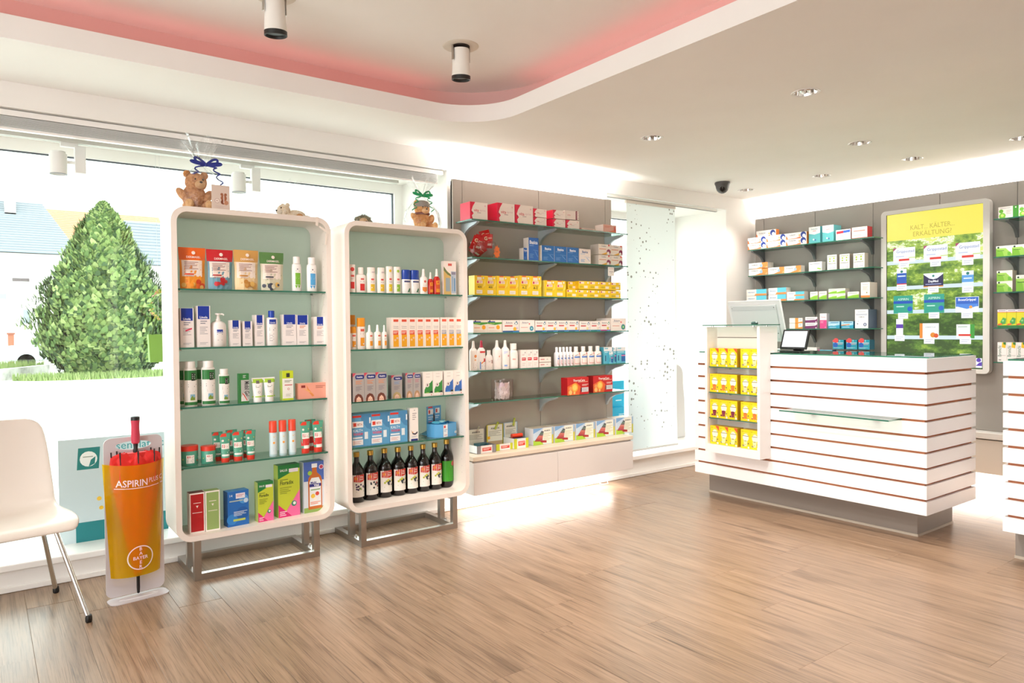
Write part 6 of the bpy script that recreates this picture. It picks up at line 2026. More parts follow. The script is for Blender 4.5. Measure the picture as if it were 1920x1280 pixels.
for i in range(34):
    lay = i // 9
    a = (i % 9) * .7 + lay * .4
    rr = r_ * .58 if i % 9 else .0
    m = MB().box(-.014, .014, -.003, .003, -.02, .02, M(rg.choice(('#EDE6E4', '#E8DAD8', '#F0EAE8', '#E2D4DA')), .3), front=rg.choice(('#F0E8E6', '#E8D2CC', '#D8C2CC', '#E6B8A0') if lay > 2 else ('#F0E8E6', '#EDE4E4')))
    o = m.obj('wrapped_pack', cup, (rr * math.cos(a), rr * math.sin(a), .026 + lay * .024), smooth=0)
    o.rotation_euler = (rg.uniform(-.25, .25), rg.uniform(-.5, .5), a + PI / 2)
th = carton('#C2181C', '#B0101A', '#C8242A', [('p', [(.0, 0), (0, .5), (.4, .74), (.62, .45), (.55, 0)], '#E0622A'), ('d', .34, .42, .15, '#F0A83E'), ('d', .34, .42, .10, '#F6CC6A'), ('d', .14, .38, .07, '#E89A5A'), ('d', .14, .16, .08, '#F0C070'), ('d', .32, .12, .05, '#F0C070'), ('t', 'ThermaCare', .54, .83, .13, '#F6EDE6', .82, .02), ('l', .5, .70, .95, .76, 1, '#F0C8B0'),
                                         ('r', .66, .14, .98, .40, '#D6D2D2'), ('r', .62, .16, .67, .38, '#4A3A44'), ('l', .7, .18, .95, .36, 3, '#A8A4B0'), ('l', .68, .48, .98, .60, 2, '#F4C8BC')])
s.run(th, 1, 1063.6, 1103.8, 708.8, 'left red heat wrap carton', 'box', 'heat_wrap_box', .07, base=741.5)
s.run(th, 1, 1112, 1148.6, 705.2, 'right red heat wrap carton', 'box', 'heat_wrap_box', .07, base=736)
s = Shelf('Y', 3.93, .4085, "top of low wall cabinet", 0)


def tray(w, d, h, hc, cols, name, lab, xl, xr, base, extra):
    pp, q = at(xl, base, 'Z', s.z), at(xr, base - (xr - xl) * .18, 'Z', s.z)
    fy_ = pp.y
    x_ = (at(xl, base, 'Y', fy_).x + at(xr, base - (xr - xl) * .18, 'Y', fy_).x) / 2
    w = at(xr, base - (xr - xl) * .18, 'Y', fy_).x - at(xl, base, 'Y', fy_).x
    e = empty(name, (x_, fy_ + d / 2, s.z + .0004))
    tag(e, lab, 'tray', 'cardboard trays on the low cabinet')
    t_ = .002
    c1, c2 = cols
    m = MB().box(-w / 2, w / 2, -d / 2, -d / 2 + t_, 0, h, c1).box(-w / 2, w / 2, d / 2 - t_, d / 2, 0, h, c1)
    m.box(-w / 2, -w / 2 + t_, -d / 2, d / 2, 0, h, '#E9E9EA').box(w / 2 - t_, w / 2, -d / 2, d / 2, 0, h, c1).box(-w / 2, w / 2, -d / 2, d / 2, 0, t_, '#E0DEDC')
    m.art([('r', 0, 0, .2, 1, c2), ('r', .8, 0, 1, 1, c2), ('r', .2, 0, .8, 1, '#EFE6E2'), ('r', .28, .28, .76, .72, '#DE3A2A'), ('l', .32, .36, .72, .66, 2, '#F6D6CC')], w, h, flat_map(-d / 2))
    m.obj('tray_box', e, smooth=0)
    b_ = MB().box(-w * .48, w * .48, d / 2 - .0035, d / 2 - .0021, 0, hc, c1)
    hb_ = flat_map(d / 2 - .0035)
    b_.art([('r', .06, .02, .94, .98, '#E4DFD2'), ('t', 'ANABOX', .5, .84, .08, '#2A2A2A', .62, .03), ('l', .12, .5, .88, .74, 5, '#A8A49A')] + extra, w * .96, hc, hb_)
    b_.obj('header_card', e, smooth=0)
    return e, w, d


e1, w_, d_ = tray(.1, .13, .052, .15, ('#8E8A8E', '#8E8A8E'), 'pill_box_tray', 'grey open carton tray of pill boxes next to the right cabinet', 894.6, 929.6, 851.5, [])
m = MB()
for i in range(5):
    m.box(-.04 + i * .017, -.026 + i * .017, -.03, .03, .03, .058, '#2E5A62')
m.obj('pill_boxes', e1, smooth=0)['kind'] = 'stuff'
e2, w_, d_ = tray(.1, .12, .044, .165, ('#D8C83A', '#C8CC2A'), 'pill_box_tray', 'yellow open carton tray with tall header card, second of three', 930.4, 963, 845.5, [('d', .12, .45, .08, '#F0B01E'), ('r', .06, .02, .94, .30, '#B89A78')])
e3, w_, d_ = tray(.1, .13, .07, .17, ('#9AB8D4', '#C8CC2A'), 'pill_box_tray', 'blue and yellow carton tray with red tube on top', 964.2, 991, 842, [])
for e, rz_, dx, zz in ((e1, .55, .0, .15), (e2, .5, .0, .155), (e3, .2, .02, .168)):
    o = MB().box(-.008, .008, -.0015, .0015, -.004, .052, '#A8B23A' if e is not e1 else sheet('clear_plastic', '#F8F4F4', 1.0, .05)).art([('l', .3, .2, .7, .8, 3, '#D8DC9A')], .016, .05, flat_map(-.0015)).obj('clip_tag', e, smooth=0)
    o.location = (dx, d_ / 2 - .012, zz - .02)
    o.rotation_euler = (0, rz_, 0)
cyl = MB().tube([(-.042, 0, 0), (.042, 0, 0)], .014, M('#E0401E', .25), 18).tube([(-.044, 0, 0), (-.042, 0, 0)], .0145, M('#C8321A', .3), 18)
o = cyl.obj('red_tube', None, (e3.location.x - .005, e3.location.y - .02, e3.location.z + .0855), -.08)
tag(o, 'bright red tube lying across the blue and yellow tray', 'tube')
MB().box(-.05, .05, -.05, .02, .0705, .0713, '#2A2E44').obj('dark_lid', e3, smooth=0)
ana = carton('#C6D6E4', '#EDE9E8', '#CBB6A6', [('p', [(0, 0), (.5, 0), (.4, .2), (0, .3)], '#A8CC3A'), ('p', [(0, .7), (.5, 1), (0, 1)], '#7FA8D2'), ('r', .46, .04, .90, .97, '#EBE8D8'), ('t', 'ANABOX', .68, .82, .085, '#2F2F30', .42, .03), ('l', .5, .2, .88, .68, 6, '#CFCBA8'), ('r', .91, 0, .985, .55, '#C8C02E'), ('r', .91, .55, .985, 1, '#9DB6CE')] +
             [('p', [(.06 + .05 * k, .24 + .085 * k), (.42 + .012 * k, .20 + .085 * k), (.44 + .012 * k, .27 + .085 * k), (.09 + .05 * k, .315 + .085 * k)], c_) for k, c_ in enumerate(('#9E2A2A', '#B83A34', '#C8564A', '#D2705E', '#6E5A56', '#5E7A66', '#4A4A4E'))] +
             [('p', [(.36, .14), (.64, .10), (.64, .22), (.36, .28)], '#A8282C'), ('d', .18, .10, .05, '#A8CC3A')])
anx = ((999.6, 1038, 804.2, 835.6), (1040, 1078, 799.5, 829.6), (1080, 1116, 794.6, 824.6), (1118.6, 1153, 789.4, 820), (1155, 1187.3, 784, 815.5))
ra = at(1000, 835.6, 'Z', s.z)
for i, (xl, xr, tp, bs) in enumerate(anx):
    s.front = ra.y + .001
    s.run(ana, 1, xl, xr, tp, '', 'box', 'pill_box_carton', .10, labels=[ordinal(i) + ' colourful pill box carton from left on the low wall cabinet'])

# ------------------------------------------------------------------ shelves behind the counter
BN = ("back wall's top shelf", "back wall's second shelf", "back wall's third shelf", "back wall's fourth shelf", "back wall's lowest shelf")
BS = [Shelf('X', 5.812, z + .004, w, -PI / 2) for z, w in zip(BSH, BN)]


def two(sh, build, n, xl, xr, t_low, t_up, desc, cat, name, depth=.08):
    sh.run(build, n, xl, xr, t_low, 'lower ' + desc, cat, name, depth)
    hz_ = at(xl, t_up, 'X', sh.front).z - sh.z
    sh.run(build, n, xl, xr, t_up, 'upper ' + desc, cat, name, depth, dz=hz_ / 2 + .0006)


s = BS[0]
vol = carton('#F2ECE8', '#E8843A', '#F4EFEA', [('p', [(0, 0), (.1, 0), (.04, .5), (0, .6)], '#E8773A'), ('t', 'Voltaren', .30, .66, .22, '#4A4A62', .42, .01), ('l', .12, .38, .4, .48, 1, '#9A9AA8'), ('p', [(.1, .06), (.5, .12), (.72, .34), (.72, 0), (.1, 0)], '#E8845A'), ('d', .84, .56, .13, '#20388E'), ('d', .87, .40, .075, '#E8EEF6'), ('d', .66, .5, .04, '#D8B46A')])
hv = (at(1402, 456.3, 'X', 5.812).z - s.z)
two(s, vol, 3, 1402, 1512.5, 456.3, 447, 'white and orange pain gel carton', 'box', 'gel_box', .06)
s.run(vol, 1, 1418, 1455, 434, 'topmost pain gel carton lying on the rear row', 'box', 'gel_box', .05, back=.065, dz=.108)
s.run(vol, 1, 1418, 1455, 445, 'pain gel carton of the rear row', 'box', 'gel_box', .05, back=.065, dz=.055)
s.run(vol, 1, 1418, 1455, 455, 'lowest pain gel carton of the rear row', 'box', 'gel_box', .05, back=.065)
dol = carton('#5FB4B8', '#58A8AC', '#6CBCC0', [('p', [(0, .60), (.5, .52), (1, .60), (1, 1), (0, 1)], '#F0EEEC'), ('t', 'Dulcolax', .5, .86, .085, '#7A9AA8', .8, .01), ('l', .35, .70, .65, .77, 1, '#D86A72'), ('d', .42, .22, .07, '#E4EEF0'), ('d', .58, .18, .07, '#4A6AA0')])
s.run(dol, 1, 1516.5, 1537.8, 426.5, 'left tall teal and white carton', 'box', 'laxative_box', .05)
s.run(dol, 1, 1541.8, 1563.2, 423.5, 'right tall teal and white carton', 'box', 'laxative_box', .12)
s.run(carton('#F2EEF0', '#E0DCE0', '#F2EEF0', [('p', [(.04, .62), (.96, .70), (.96, .94), (.04, .86)], '#3A62C0'), ('p', [(.04, .62), (.5, .66), (.5, .90), (.04, .86)], '#C82A3A'), ('l', .1, .1, .6, .45, 2, '#A8C8E4')]), 1, 1567.3, 1595, 432, 'white carton with red and blue banner', 'box', 'tablet_box', .05)
s.run(carton('#F2E2DA', '#B02A34', '#F2E2DA', [('r', 0, 0, 1, .06, '#B83A3A'), ('l', .1, .55, .85, .75, 1, '#D88A80'), ('l', .1, .2, .6, .34, 1, '#D8B8B0')]), 1, 1597.3, 1626.3, 427, 'cream carton with red side', 'box', 'tablet_box', .08)
s = BS[1]
vo2 = carton('#F2ECE6', '#E0D6CE', '#F2ECE6', [('p', [(0, 0), (.35, .05), (.62, .3), (.70, 1), (1, 1), (1, 0)], '#EE8A3E'), ('t', 'Voltaren', .32, .70, .24, '#4A4A58', .5, .01), ('d', .66, .5, .08, '#9AB4C8'), ('p', [(.84, .1), (.96, .4), (1, .1)], '#F4B07A')])
two(s, vo2, 1, 1403.8, 1439.5, 504.5, 494.2, 'orange and white pain gel carton', 'box', 'gel_box', .09)
s.run(vo2, 2, 1440.4, 1502, 502.3, 'flat orange and white gel carton', 'box', 'gel_box', .06)
s.run(carton('#F2F0EC', '#E0DED8', '#F2F0EC', [('l', .1, .7, .85, .84, 1, '#8A8E9A'), ('p', [(.6, .25), (.9, .12), (.96, .24), (.7, .36)], '#9AC24A'), ('l', .1, .3, .5, .5, 2, '#D8D8D4')]), 1, 1516.5, 1541, 492, 'low white carton with green leaf', 'box', 'tablet_box', .06)
ib = carton('#F0EEE4', '#B9AEA4', '#F0EEE4', [('l', .08, .84, .92, .92, 1, '#8A9A5A'), ('d', .28, .74, .09, '#A8C04A'), ('d', .70, .76, .09, '#A8C04A'), ('d', .28, .58, .08, '#9AB84A'), ('d', .70, .58, .08, '#9AB84A'), ('l', .06, .38, .92, .44, 1, '#6A6A66'), ('r', .08, .06, .44, .32, '#D2D0DA'), ('r', .54, .06, .90, .32, '#D2D0DA')])
for (xl, xr, tp), ds in zip(((1551, 1569, 478.6), (1574.3, 1593, 477), (1599.8, 1621, 475.5)), ('left', 'middle', 'right')):
    s.run(ib, 1, xl, xr, tp, ds + ' tall white carton with green leaf rows', 'box', 'tablet_box', .06)
s = BS[2]
to = carton('#F2EAE4', '#D8D2CA', '#F2EAE4', [('r', .5, .28, 1, 1, '#5FC2D8'), ('p', [(.4, 0), (1, 0), (1, .30), (.46, .30)], '#EE8A42'), ('l', .06, .46, .44, .62, 1, '#8AA8C8'), ('t', 'Otriven', .25, .55, .22, '#7A96BC', .38)])
for xl, xr, tl, tu_, ds in ((1399.5, 1437, 555.5, 543.6, 'left'), (1440.8, 1474.2, 553, 540.4, 'middle'), (1475.3, 1508, 555.5, 547.5, 'right')):
    two(s, to, 1, xl, xr, tl, tu_, ds + ' nasal spray carton of teal stacks', 'box', 'spray_box', .07)
gr = carton('#EEF2E4', '#C8BEB4', '#EEF2E4', [('p', [(0, 0), (1, 0), (1, .5), (.5, .42), (0, .2)], '#8CC63A'), ('l', .1, .68, .85, .82, 1, '#9AA29A'), ('p', [(0, .2), (.5, .42), (1, .5), (1, .58), (.5, .5), (0, .28)], '#C4E08A')])
s.run(gr, 2, 1517.6, 1551.4, 547.2, 'small white and green carton at left', 'box', 'tablet_box', .05, gap=.012)
two(s, gr, 2, 1553.3, 1585, 550.8, 541.8, 'white and green carton of stack', 'box', 'tablet_box', .07)
s.run(gr, 1, 1589, 1610.5, 547.2, 'wide white and green carton right of stack', 'box', 'tablet_box', .07)
s.run(carton('#F2ECE6', '#C9BDB2', '#F2ECE6', [('r', 0, 0, 1, .14, '#EE8A42'), ('t', 'Gaviscon', .5, .86, .07, '#8A86B0', .75), ('l', .2, .45, .85, .74, 5, '#C8C4BE'), ('r', .6, .28, .74, .36, '#9A8A5A')]), 1, 1614, 1631, 529.5, 'tall cream carton with orange foot', 'box', 'tablet_box', .12)
s = BS[3]
two(s, carton('#F4EEEA', '#C6BEB8', '#F4EEEA', [('r', .44, 0, .68, 1, '#F09A3A'), ('p', [(.68, 0), (1, 0), (1, .34), (.68, .2)], '#F09A3A'), ('l', .74, .5, .95, .8, 1, '#A8C4DC')]), 1, 1480, 1504.8, 605.5, 596.3, 'orange and white carton beside monitor', 'box', 'tablet_box', .06)
two(s, carton('#F0ECEE', '#BDB4B2', '#F0ECEE', [('p', [(0, 0), (1, 0), (1, .7), (.85, .5), (0, .42)], '#7A2A66'), ('l', .1, .62, .8, .78, 1, '#8A8A98'), ('d', .9, .12, .05, '#F0ECEE')]), 1, 1509.7, 1532.4, 604.6, 594.3, 'purple and white carton', 'box', 'tablet_box', .05)
s.run(carton('#F2ECEE', '#D8CED2', '#F2ECEE', [('r', 0, 0, 1, .56, '#E0488C'), ('t', 'Venen', .5, .76, .09, '#D84A7E', .8), ('d', .82, .08, .06, '#F2D8E4'), ('l', .1, .35, .6, .5, 3, '#F0A8C8')]), 1, 1537, 1550, 587.6, 'tall pink and white carton', 'box', 'tablet_box', .05)
bl = lambda b: carton('#2FA2C4', '#2A86A8', '#9ACBE0', [('p', [(0, .5), (.5, .36), (1, .5), (1, 1), (0, 1)], '#A8D4E6'), ('l', .2, .72, .9, .9, 1, '#2A6AA8'), ('p', [(0, .38), (.7, .48), (.7, .6), (0, .5)], b), ('l', .1, .08, .7, .24, 1, '#C8E6F0')])
s.run(bl('#DCEEF6'), 1, 1552.9, 1574.4, 602.5, 'flat blue carton', 'box', 'tablet_box', .05)
s.run(bl('#EE8A3A'), 1, 1577.3, 1600, 602.3, 'flat blue carton with orange stripe', 'box', 'tablet_box', .05)
s.run(carton('#F0F0F2', '#566478', '#DADDE2', [('l', .2, .85, .8, .90, 1, '#A8ACB8'), ('r', .08, .68, .92, .78, '#C4C8D4'), ('t', 'COMPLEX', .5, .60, .05, '#4A4A52', .5, .01), ('d', .76, .2, .13, '#5A6488'), ('d', .76, .2, .08, '#B4BCCE'), ('d', .2, .24, .06, '#3A3A42', .03), ('p', [(.2, .34), (.3, .38), (.28, .40)], '#6A6A6E')]), 1, 1603, 1628, 580.3, 'tall white carton with dark blue side', 'box', 'tablet_box', .14)
s = BS[4]
asp = carton('#1C92A8', '#0E5A72', '#2FA4B4', [('r', 0, .76, .38, 1, '#E4484A'), ('d', .3, .92, .22, '#E4484A'), ('r', .6, .80, .66, 1, '#A8DCE4'), ('l', .06, .62, .95, .72, 1, '#E8F2F4'), ('d', .25, .45, .22, '#1E5AB0'), ('l', .45, .48, .9, .58, 1, '#E8B0B8'), ('l', .08, .1, .85, .2, 2, '#BCE2E8')])
for (xl, xr), ds in zip(((1561.3, 1582.3), (1586.3, 1607.3), (1609.3, 1630.7)), ('left', 'middle', 'right')):
    two(s, asp, 1, xl, xr, 662, 637, ds + ' teal pain tablet carton', 'box', 'tablet_box', .08)
s.run(carton('#F0ECE8', '#E0DAD4', '#F0ECE8', [('l', .3, .4, .8, .8, 3, '#C8C4C0'), ('r', 0, 0, .2, .4, '#EEA24A')]), 1, 1508, 1531.5, 651, 'low white carton behind the tablet', 'box', 'tablet_box', .06)
s.run(carton('#4AAABE', '#0E5A72', '#C48AA8', [('p', [(0, 0), (.22, 0), (.12, 1), (0, 1)], '#DC5A9A'), ('l', .3, .5, .85, .8, 1, '#E2F0F4')]), 1, 1533.5, 1560.8, 655.5, 'flat magenta and teal carton', 'box', 'tablet_box', .06)

RN = ("right section's top shelf", "right section's second shelf", "right section's third shelf", "right section's fourth shelf", "right section's lowest shelf")
RS = [Shelf('X', 5.812, z + .004, w, -PI / 2) for z, w in zip(RSH, RN)]
s = RS[0]
s.run(carton('#ECE4DE', '#D8CEC6', '#ECE4DE', [('r', .72, 0, 1, 1, '#3A8A2E'), ('d', .86, .86, .04, '#D8ECD0'), ('d', .14, .62, .11, '#6AAE3A'), ('d', .2, .2, .17, '#7ABE3A'), ('d', .2, .24, .08, '#C4DE7A'), ('l', .1, .82, .6, .9, 1, '#9A8A9A'), ('l', .4, .3, .66, .7, 3, '#C0B8B4')]), 2, 1871.8, 1950, 389, 'large white carton with green end', 'box', 'herbal_box', .05)
s = RS[1]
gl_ = carton('#EEF0E4', '#BDB0A4', '#E4E6D8', [('p', [(0, 0), (1, 0), (1, .2), (.6, .78), (0, .78)], '#9AC85A'), ('p', [(.0, 0), (.5, .0), (.4, .5), (0, .7)], '#7AB43A'), ('d', .14, .86, .07, '#2E4A3A'), ('l', .08, .5, .5, .6, 1, '#3E6A2E'), ('r', .72, .08, .92, .4, '#6AB43A'), ('l', .3, .84, .75, .88, 1, '#B0B0A4')])
s.run(gl_, 2, 1867.6, 1929, 462, 'flat white and green herbal carton', 'box', 'herbal_box', .05)
s = RS[2]
two(s, gl_, 1, 1868.9, 1898.4, 527.3, 508, 'green herbal carton at picture edge', 'box', 'herbal_box', .08)
s.run(gl_, 1, 1904.8, 1936, 516, 'pale green carton cut by picture edge', 'box', 'herbal_box', .05)
s = RS[3]
s.run(carton('#D8D22E', '#2E7A3A', '#EDE8EA', [('r', 0, .86, 1, 1, '#EAE4EE'), ('l', .1, .9, .9, .96, 1, '#6A4A6A'), ('r', 0, .84, 1, .87, '#D8503A'), ('r', 0, 0, 1, .12, '#2E7A3A'), ('p', [(.3, .3), (.6, .56), (.95, .5), (.9, .22), (.5, .16)], '#4AA050'), ('d', .6, .38, .12, '#8CCB8A'), ('p', [(.05, .12), (.5, .17), (.5, .24), (.05, .2)], '#DC4A3A')]), 3, 1870.2, 1924, 580.6, 'yellow and green cough sweets carton', 'box', 'cough_box', .05)
s = RS[4]
s.run(carton('#ECE8E6', '#D8D2CE', '#ECE8E6', [('p', [(.45, .74), (.85, .70), (.9, 1), (.5, 1)], '#E0B81E'), ('p', [(.62, .9), (.9, .86), (.9, 1), (.62, 1)], '#3A7A2E'), ('t', 'Bronchi', .22, .55, .16, '#6A8A7A', .55, .01, 90), ('l', .4, .30, .9, .36, 1, '#C4C0BE'), ('r', .14, .08, .4, .12, '#7A7A7E')]), 3, 1870.2, 1925, 641.5, 'white carton with yellow fruit', 'box', 'syrup_box', .05)

# ------------------------------------------------------------------ tea cartons in the counter display
names = ('top', 'second', 'third', 'bottom')
TZ = (.962 + .003, .782 + .003, .602 + .003, .4185)


def tea(kind):
    rg = random.Random(kind)
    mug = {'a': ('#E8D9A0', '#8A8A5A'), 'b': ('#D8782E', '#B85A26'), 'c': ('#7A2440', '#5A1A34'), 'd': ('#E8C89A', '#6A5A3A')}[kind[0]]
    a = [('d', .2, .90, .10, '#B8A81E', .05), ('d', .55, .58, .32, '#F6EBD2', .36), ('l', .2, .62, .92, .70, 1, '#7A7456'), ('l', .3, .78, .8, .84, 1, '#E8D28A')]
    a += [('p', [(.38, .12), (.66, .12), (.74, .40), (.30, .40)], mug[0]), ('d', .52, .40, .20, mug[0], .06), ('d', .52, .40, .16, mug[1], .04), ('d', .84, .28, .08, '#7A7A3A'), ('d', .26, .16, .09, mug[1]), ('r', .78, .02, .96, .12, '#F2D8C8')]
    for q in range(5):
        a.append(('d', rg.uniform(.2, .85), rg.uniform(.10, .22), rg.uniform(.03, .06), rg.choice((mug[1], '#9A8A2A', '#F4E6B8'))))
    if 'x' in kind:
        a.append(('p', [(.62, 1), (1, 1), (1, .74)], '#E0542A'))
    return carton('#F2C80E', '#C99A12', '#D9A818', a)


# shelves of the tea unit (top three of glass, the lowest row on the base board)
yl0, yr0 = at(1331, 700, 'X', 4.152).y, at(1382.2, 700, 'X', 4.152).y
yl1, yr1 = at(1388.5, 700, 'X', 4.152).y, 2.8605
rows_ = (('ax', 'a'), ('b', 'd'), ('c', 'b'), ('ax', 'a'))
for i, (z, (k1, k2), nm) in enumerate(zip(TZ, rows_, names)):
    h = .128
    w = (yl0 - yr0) / 3 - .001
    for (ya, yb), n_, kd, side in (((yl0, yr0), 3, k1, 'left'), ((yl1, yr1), 2, k2, 'right')):
        st_ = (ya - yb) / n_
        kk = tea(kd)(st_ - .001, .07, h)
        for q in range(n_):
            y = ya - st_ * (q + .5)
            lb_ = '%s yellow tea carton of %s group, %s row of tea display' % (ordinal(q), side, nm)
            put(kk, 'tea_carton', lb_, 'box', (4.152 + .035, y, z + .0006), -PI / 2, 'yellow tea cartons in the counter display')


# ================================================================== PLUSH TOYS IN CELLOPHANE ON THE CABINETS
def fur(name, cols, sc=70):
    return noise_mat(name, cols, sc, 5, .9, .9, .01)


TOPZ = CZ[1]


def cello(parent, r, neck, top, flare, seed, cx=0.0):
    rg = random.Random(seed)
    n = 30
    ph = [rg.uniform(0, 6.28) for _ in range(4)]
    rings = []
    for z, rad in ((.004, r * .96), (neck * .25, r * 1.04), (neck * .55, r * .92), (neck * .82, r * .50), (neck, .012), (neck + (top - neck) * .3, flare * .45), (top, flare)):
        ring = []
        for i in range(n):
            a = 2 * PI * i / n
            k = 1 + (.06 if z < neck else .30) * math.sin(a * 7 + ph[0] + z * 20) + (.05 if z < neck else .2) * math.sin(a * 11 + ph[1])
            zz = z + (0 if z <= neck else (top - neck) * .28 * math.sin(a * 5 + ph[2]) * ((z - neck) / (top - neck)))
            ring.append((cx + rad * k * math.cos(a), rad * k * .8 * math.sin(a), zz))
        rings.append(ring)
    return MB().loft(rings, CELLO, cap=False).obj('cellophane_wrap', parent, smooth=50)


def bow(parent, c, col, s, seed, wide=1.0):
    rg = random.Random(seed)
    m = MB()
    mat = M(col, .3)

    def ribbon(pts, w):
        rows = []
        pts = [Vector(p) for p in pts]
        for i, p in enumerate(pts):
            d = (pts[min(i + 1, len(pts) - 1)] - pts[max(i - 1, 0)]).normalized()
            u = Vector((0, -1, 0)).cross(d)
            u = u.normalized() * w if u.length > .05 else Vector((0, 0, w))
            rows.append([p - u, p + u])
        m.loft(rows, mat, cap=False, closed=False)
    C = Vector(c)
    for sx in (-1, 1):
        for k in range(2):
            L_ = s * (1.0 - .25 * k) * wide
            up = s * (.30 + .35 * k)
            ribbon([C + Vector((sx * L_ * math.sin(PI * t), -.012 - .006 * math.sin(2 * PI * t), up * math.sin(PI * t) * (t * 1.6 - .25))) for t in [i / 14 for i in range(15)]], s * .085)
        # curled hanging tails
        t0 = C + Vector((sx * s * .5, -.02, -s * .15))
        ribbon([C] + [t0 + Vector((sx * s * .5 * t + .012 * math.cos(t * 16), -.012 * math.sin(t * 16), -s * 1.3 * t ** 1.3)) for t in [i / 26 for i in range(27)]], s * .05)
    m.ball(C + Vector((0, -.01, 0)), (s * .12, s * .1, s * .12), mat, 10, 6)
    return m.obj('ribbon_bow', parent, smooth=60)


def bear(e, s, F, F2, nose='#3A2418', head=(0, -.01, 1.32), tilt=0.0):
    """seated plush bear, sizes in units of s"""
    def P(name, c, r, mat, rot=None):
        m = MB().ball([q * s for q in c], [q * s for q in r], mat, 18, 12, rot)
        return m.obj(name, e, smooth=80)
    P('body', (0, .05, .60), (.48, .42, .59), F)
    h = P('head', head, (.44, .40, .40), F)
    hx, hy, hz_ = head
    P('muzzle', (hx + tilt, hy - .36, hz_ - .13), (.21, .18, .17), F2)
    P('nose', (hx + tilt, hy - .53, hz_ - .06), (.06, .05, .045), M(nose, .25))
    for sx in (-1, 1):
        P('ear', (hx + sx * .34, hy + .02, hz_ + .32), (.16, .08, .16), F)
        P('eye', (hx + sx * .15 + tilt * .6, hy - .36, hz_ + .08), (.04, .03, .04), M('#1A120C', .1))
        P('arm', (sx * .50, -.14, .66), (.17, .19, .36), F, Matrix.Rotation(sx * .55, 3, 'Y') @ Matrix.Rotation(-.5, 3, 'X'))
        P('leg', (sx * .36, -.42, .19), (.20, .40, .19), F)
        P('foot_pad', (sx * .38, -.80, .22), (.17, .06, .19), F2)


# big brown bear with a picture card, blue ribbon
p = at(366, 384, 'Y', 3.965)
g1 = empty('wrapped_teddy_bear', (p.x, 3.975, TOPZ))
tag(g1, 'brown teddy bear in cellophane with dark blue ribbon on left cabinet', 'plush toy')
bear(g1, .124, fur('brown_fur', ['#A8683A', '#C98A54', '#DCA774']), fur('light_brown_fur', ['#D2A06C', '#E6BC8C']), head=(.05, -.06, 1.22), tilt=.08)
cb = MB().box(-.045, .045, -.0015, .0015, 0, .13, '#E2CFC2')
cb.art([('d', .30, .38, .14, '#C8A8A0'), ('d', .30, .38, .11, '#F4E6DC'), ('t', 'BR', .30, .38, .05, '#A8605A', .16), ('d', .66, .50, .17, '#A86A4A'), ('d', .56, .64, .08, '#A86A4A'), ('d', .76, .64, .08, '#A86A4A'), ('d', .62, .34, .13, '#8A5038'), ('d', .78, .32, .13, '#C48A6A'), ('r', .64, .3, .68, .6, '#EFE2DA'), ('l', .2, .12, .8, .2, 2, '#D8C4BC')], .09, .13, flat_map(-.0015))
o = cb.obj('picture_card', g1, smooth=0)
q = at(413, 380, 'Y', 3.87)
o.location = (q.x - p.x, 3.86 - 3.975, .0005)
cello(g1, .135, .245, .365, .085, 3, .035)
bow(g1, (.055, -.01, .246), '#27348E', .075, 1)
# pale lying bear
p = at(543, 398, 'Y', 3.97)
g2 = empty('wrapped_pale_bear', (p.x, 3.975, TOPZ))
tag(g2, 'cream plush bear lying in cellophane near right end of left cabinet', 'plush toy')
CF1, CF2 = fur('cream_fur', ['#D9B98E', '#EFDcC0', '#F6EBDA']), fur('cream_fur_light', ['#F0E0C8', '#F8F0E4'])
for nm, c, r, mt in (('body', (.035, 0, .028), (.058, .04, .030), CF1), ('head', (-.035, -.01, .048), (.038, .034, .034), CF1), ('muzzle', (-.062, -.022, .038), (.020, .018, .016), CF2), ('nose', (-.081, -.028, .042), (.006, .005, .005), M('#2A2420', .3)),
                     ('ear', (-.03, .015, .078), (.013, .008, .013), CF1), ('ear', (-.02, -.03, .076), (.013, .008, .013), CF1), ('eye', (-.058, -.036, .058), (.004, .004, .004), M('#1A1410', .1)), ('leg', (.085, -.02, .016), (.034, .018, .015), CF2), ('leg', (.082, .022, .016), (.034, .018, .015), CF1), ('arm', (-.005, -.04, .018), (.030, .014, .014), CF1), ('tail_patch', (.045, -.033, .022), (.02, .012, .014), M('#D99A5A', .9))):
    MB().ball(c, r, mt, 16, 10).obj(nm, g2, smooth=80)
cello(g2, .10, .125, .20, .05, 5, .01)
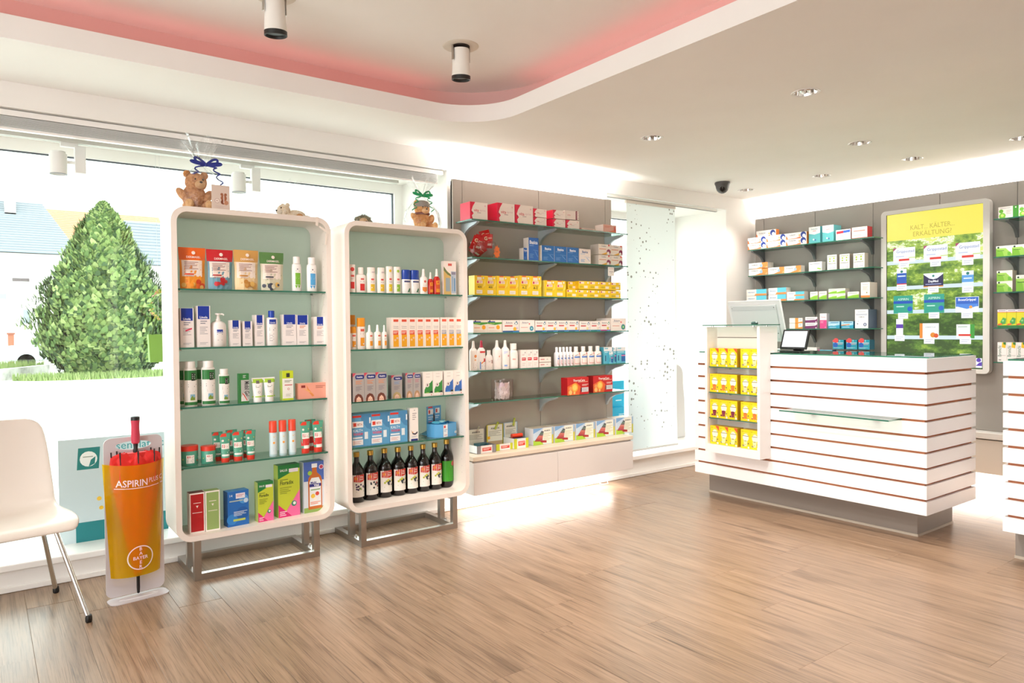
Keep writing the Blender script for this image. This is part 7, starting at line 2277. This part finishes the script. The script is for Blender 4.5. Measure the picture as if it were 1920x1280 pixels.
# hedgehog
p = at(682, 414, 'Y', 3.97)
g3 = empty('wrapped_plush_hedgehog', (p.x, 3.975, TOPZ))
tag(g3, 'olive brown plush hedgehog in cellophane on right cabinet, left end', 'plush toy')
HF = fur('hedgehog_fur', ['#4E4A36', '#77704E', '#A09A78'], 90)
TAN = fur('tan_fur', ['#C89A6A', '#E2BC92'])
MB().ball((0, .005, .030), (.052, .038, .034), HF, 18, 12).obj('body', g3, smooth=80)
MB().ball((-.012, -.03, .022), (.026, .020, .022), TAN, 16, 10).obj('face', g3, smooth=80)
MB().ball((-.004, -.052, .020), (.005, .005, .005), M('#241A14', .3), 10, 6).obj('nose', g3)
rg = random.Random(21)
m = MB()
for _ in range(420):
    a, t = rg.uniform(0, 2 * PI), rg.uniform(.1, PI * .55)
    d = Vector((math.sin(t) * math.cos(a), math.sin(t) * math.sin(a), math.cos(t)))
    if d.y < -.55 and d.z < .6:
        continue
    b0 = Vector((d.x * .05, .005 + d.y * .036, .03 + d.z * .032))
    tip = b0 + (d + Vector((.25, 0, .1))).normalized() * rg.uniform(.014, .024)
    sd = d.orthogonal().normalized() * .0016
    m.add([b0 - sd, b0 + sd, tip], [(0, 1, 2)], M(rg.choice(('#5A553C', '#857E5A', '#A8A284')), .8))
m.obj('spines', g3, smooth=0)['kind'] = 'stuff'
for x in (-.03, .03):
    MB().ball((x, -.03, .007), (.014, .016, .008), TAN, 12, 8).obj('paw', g3, smooth=80)
cello(g3, .085, .10, .19, .06, 8, .01)
# orange bear with cap
p = at(793, 424, 'Y', 3.965)
g4 = empty('wrapped_orange_bear', (p.x, 3.975, TOPZ))
tag(g4, 'orange teddy bear wearing a grey cap in cellophane with green ribbon', 'plush toy')
bear(g4, .112, fur('orange_fur', ['#C8803A', '#E29A4E', '#EFB877']), fur('orange_fur_light', ['#E8B074', '#F2C998']), head=(-.02, -.05, 1.20))
MB().lathe([(.050, .145), (.051, .162), (.042, .180), (.022, .188), (.001, .189)], M('#9A9088', .8, bump=.3), 20, c=(-.002, -.002)).obj('cap', g4)
MB().prism([(-.03 + .06 * i / 10, -.034 - .022 * math.sin(PI * i / 10)) for i in range(11)], .145, .150, M('#8A8078', .8), 'z').obj('cap_brim', g4)
MB().lathe([(.046, .098), (.05, .104), (.046, .112)], M('#7A3A2E', .8), 20, c=(0, 0)).obj('scarf', g4)
cello(g4, .115, .215, .315, .08, 13)
bow(g4, (-.005, -.01, .216), '#1E9E60', .068, 4)
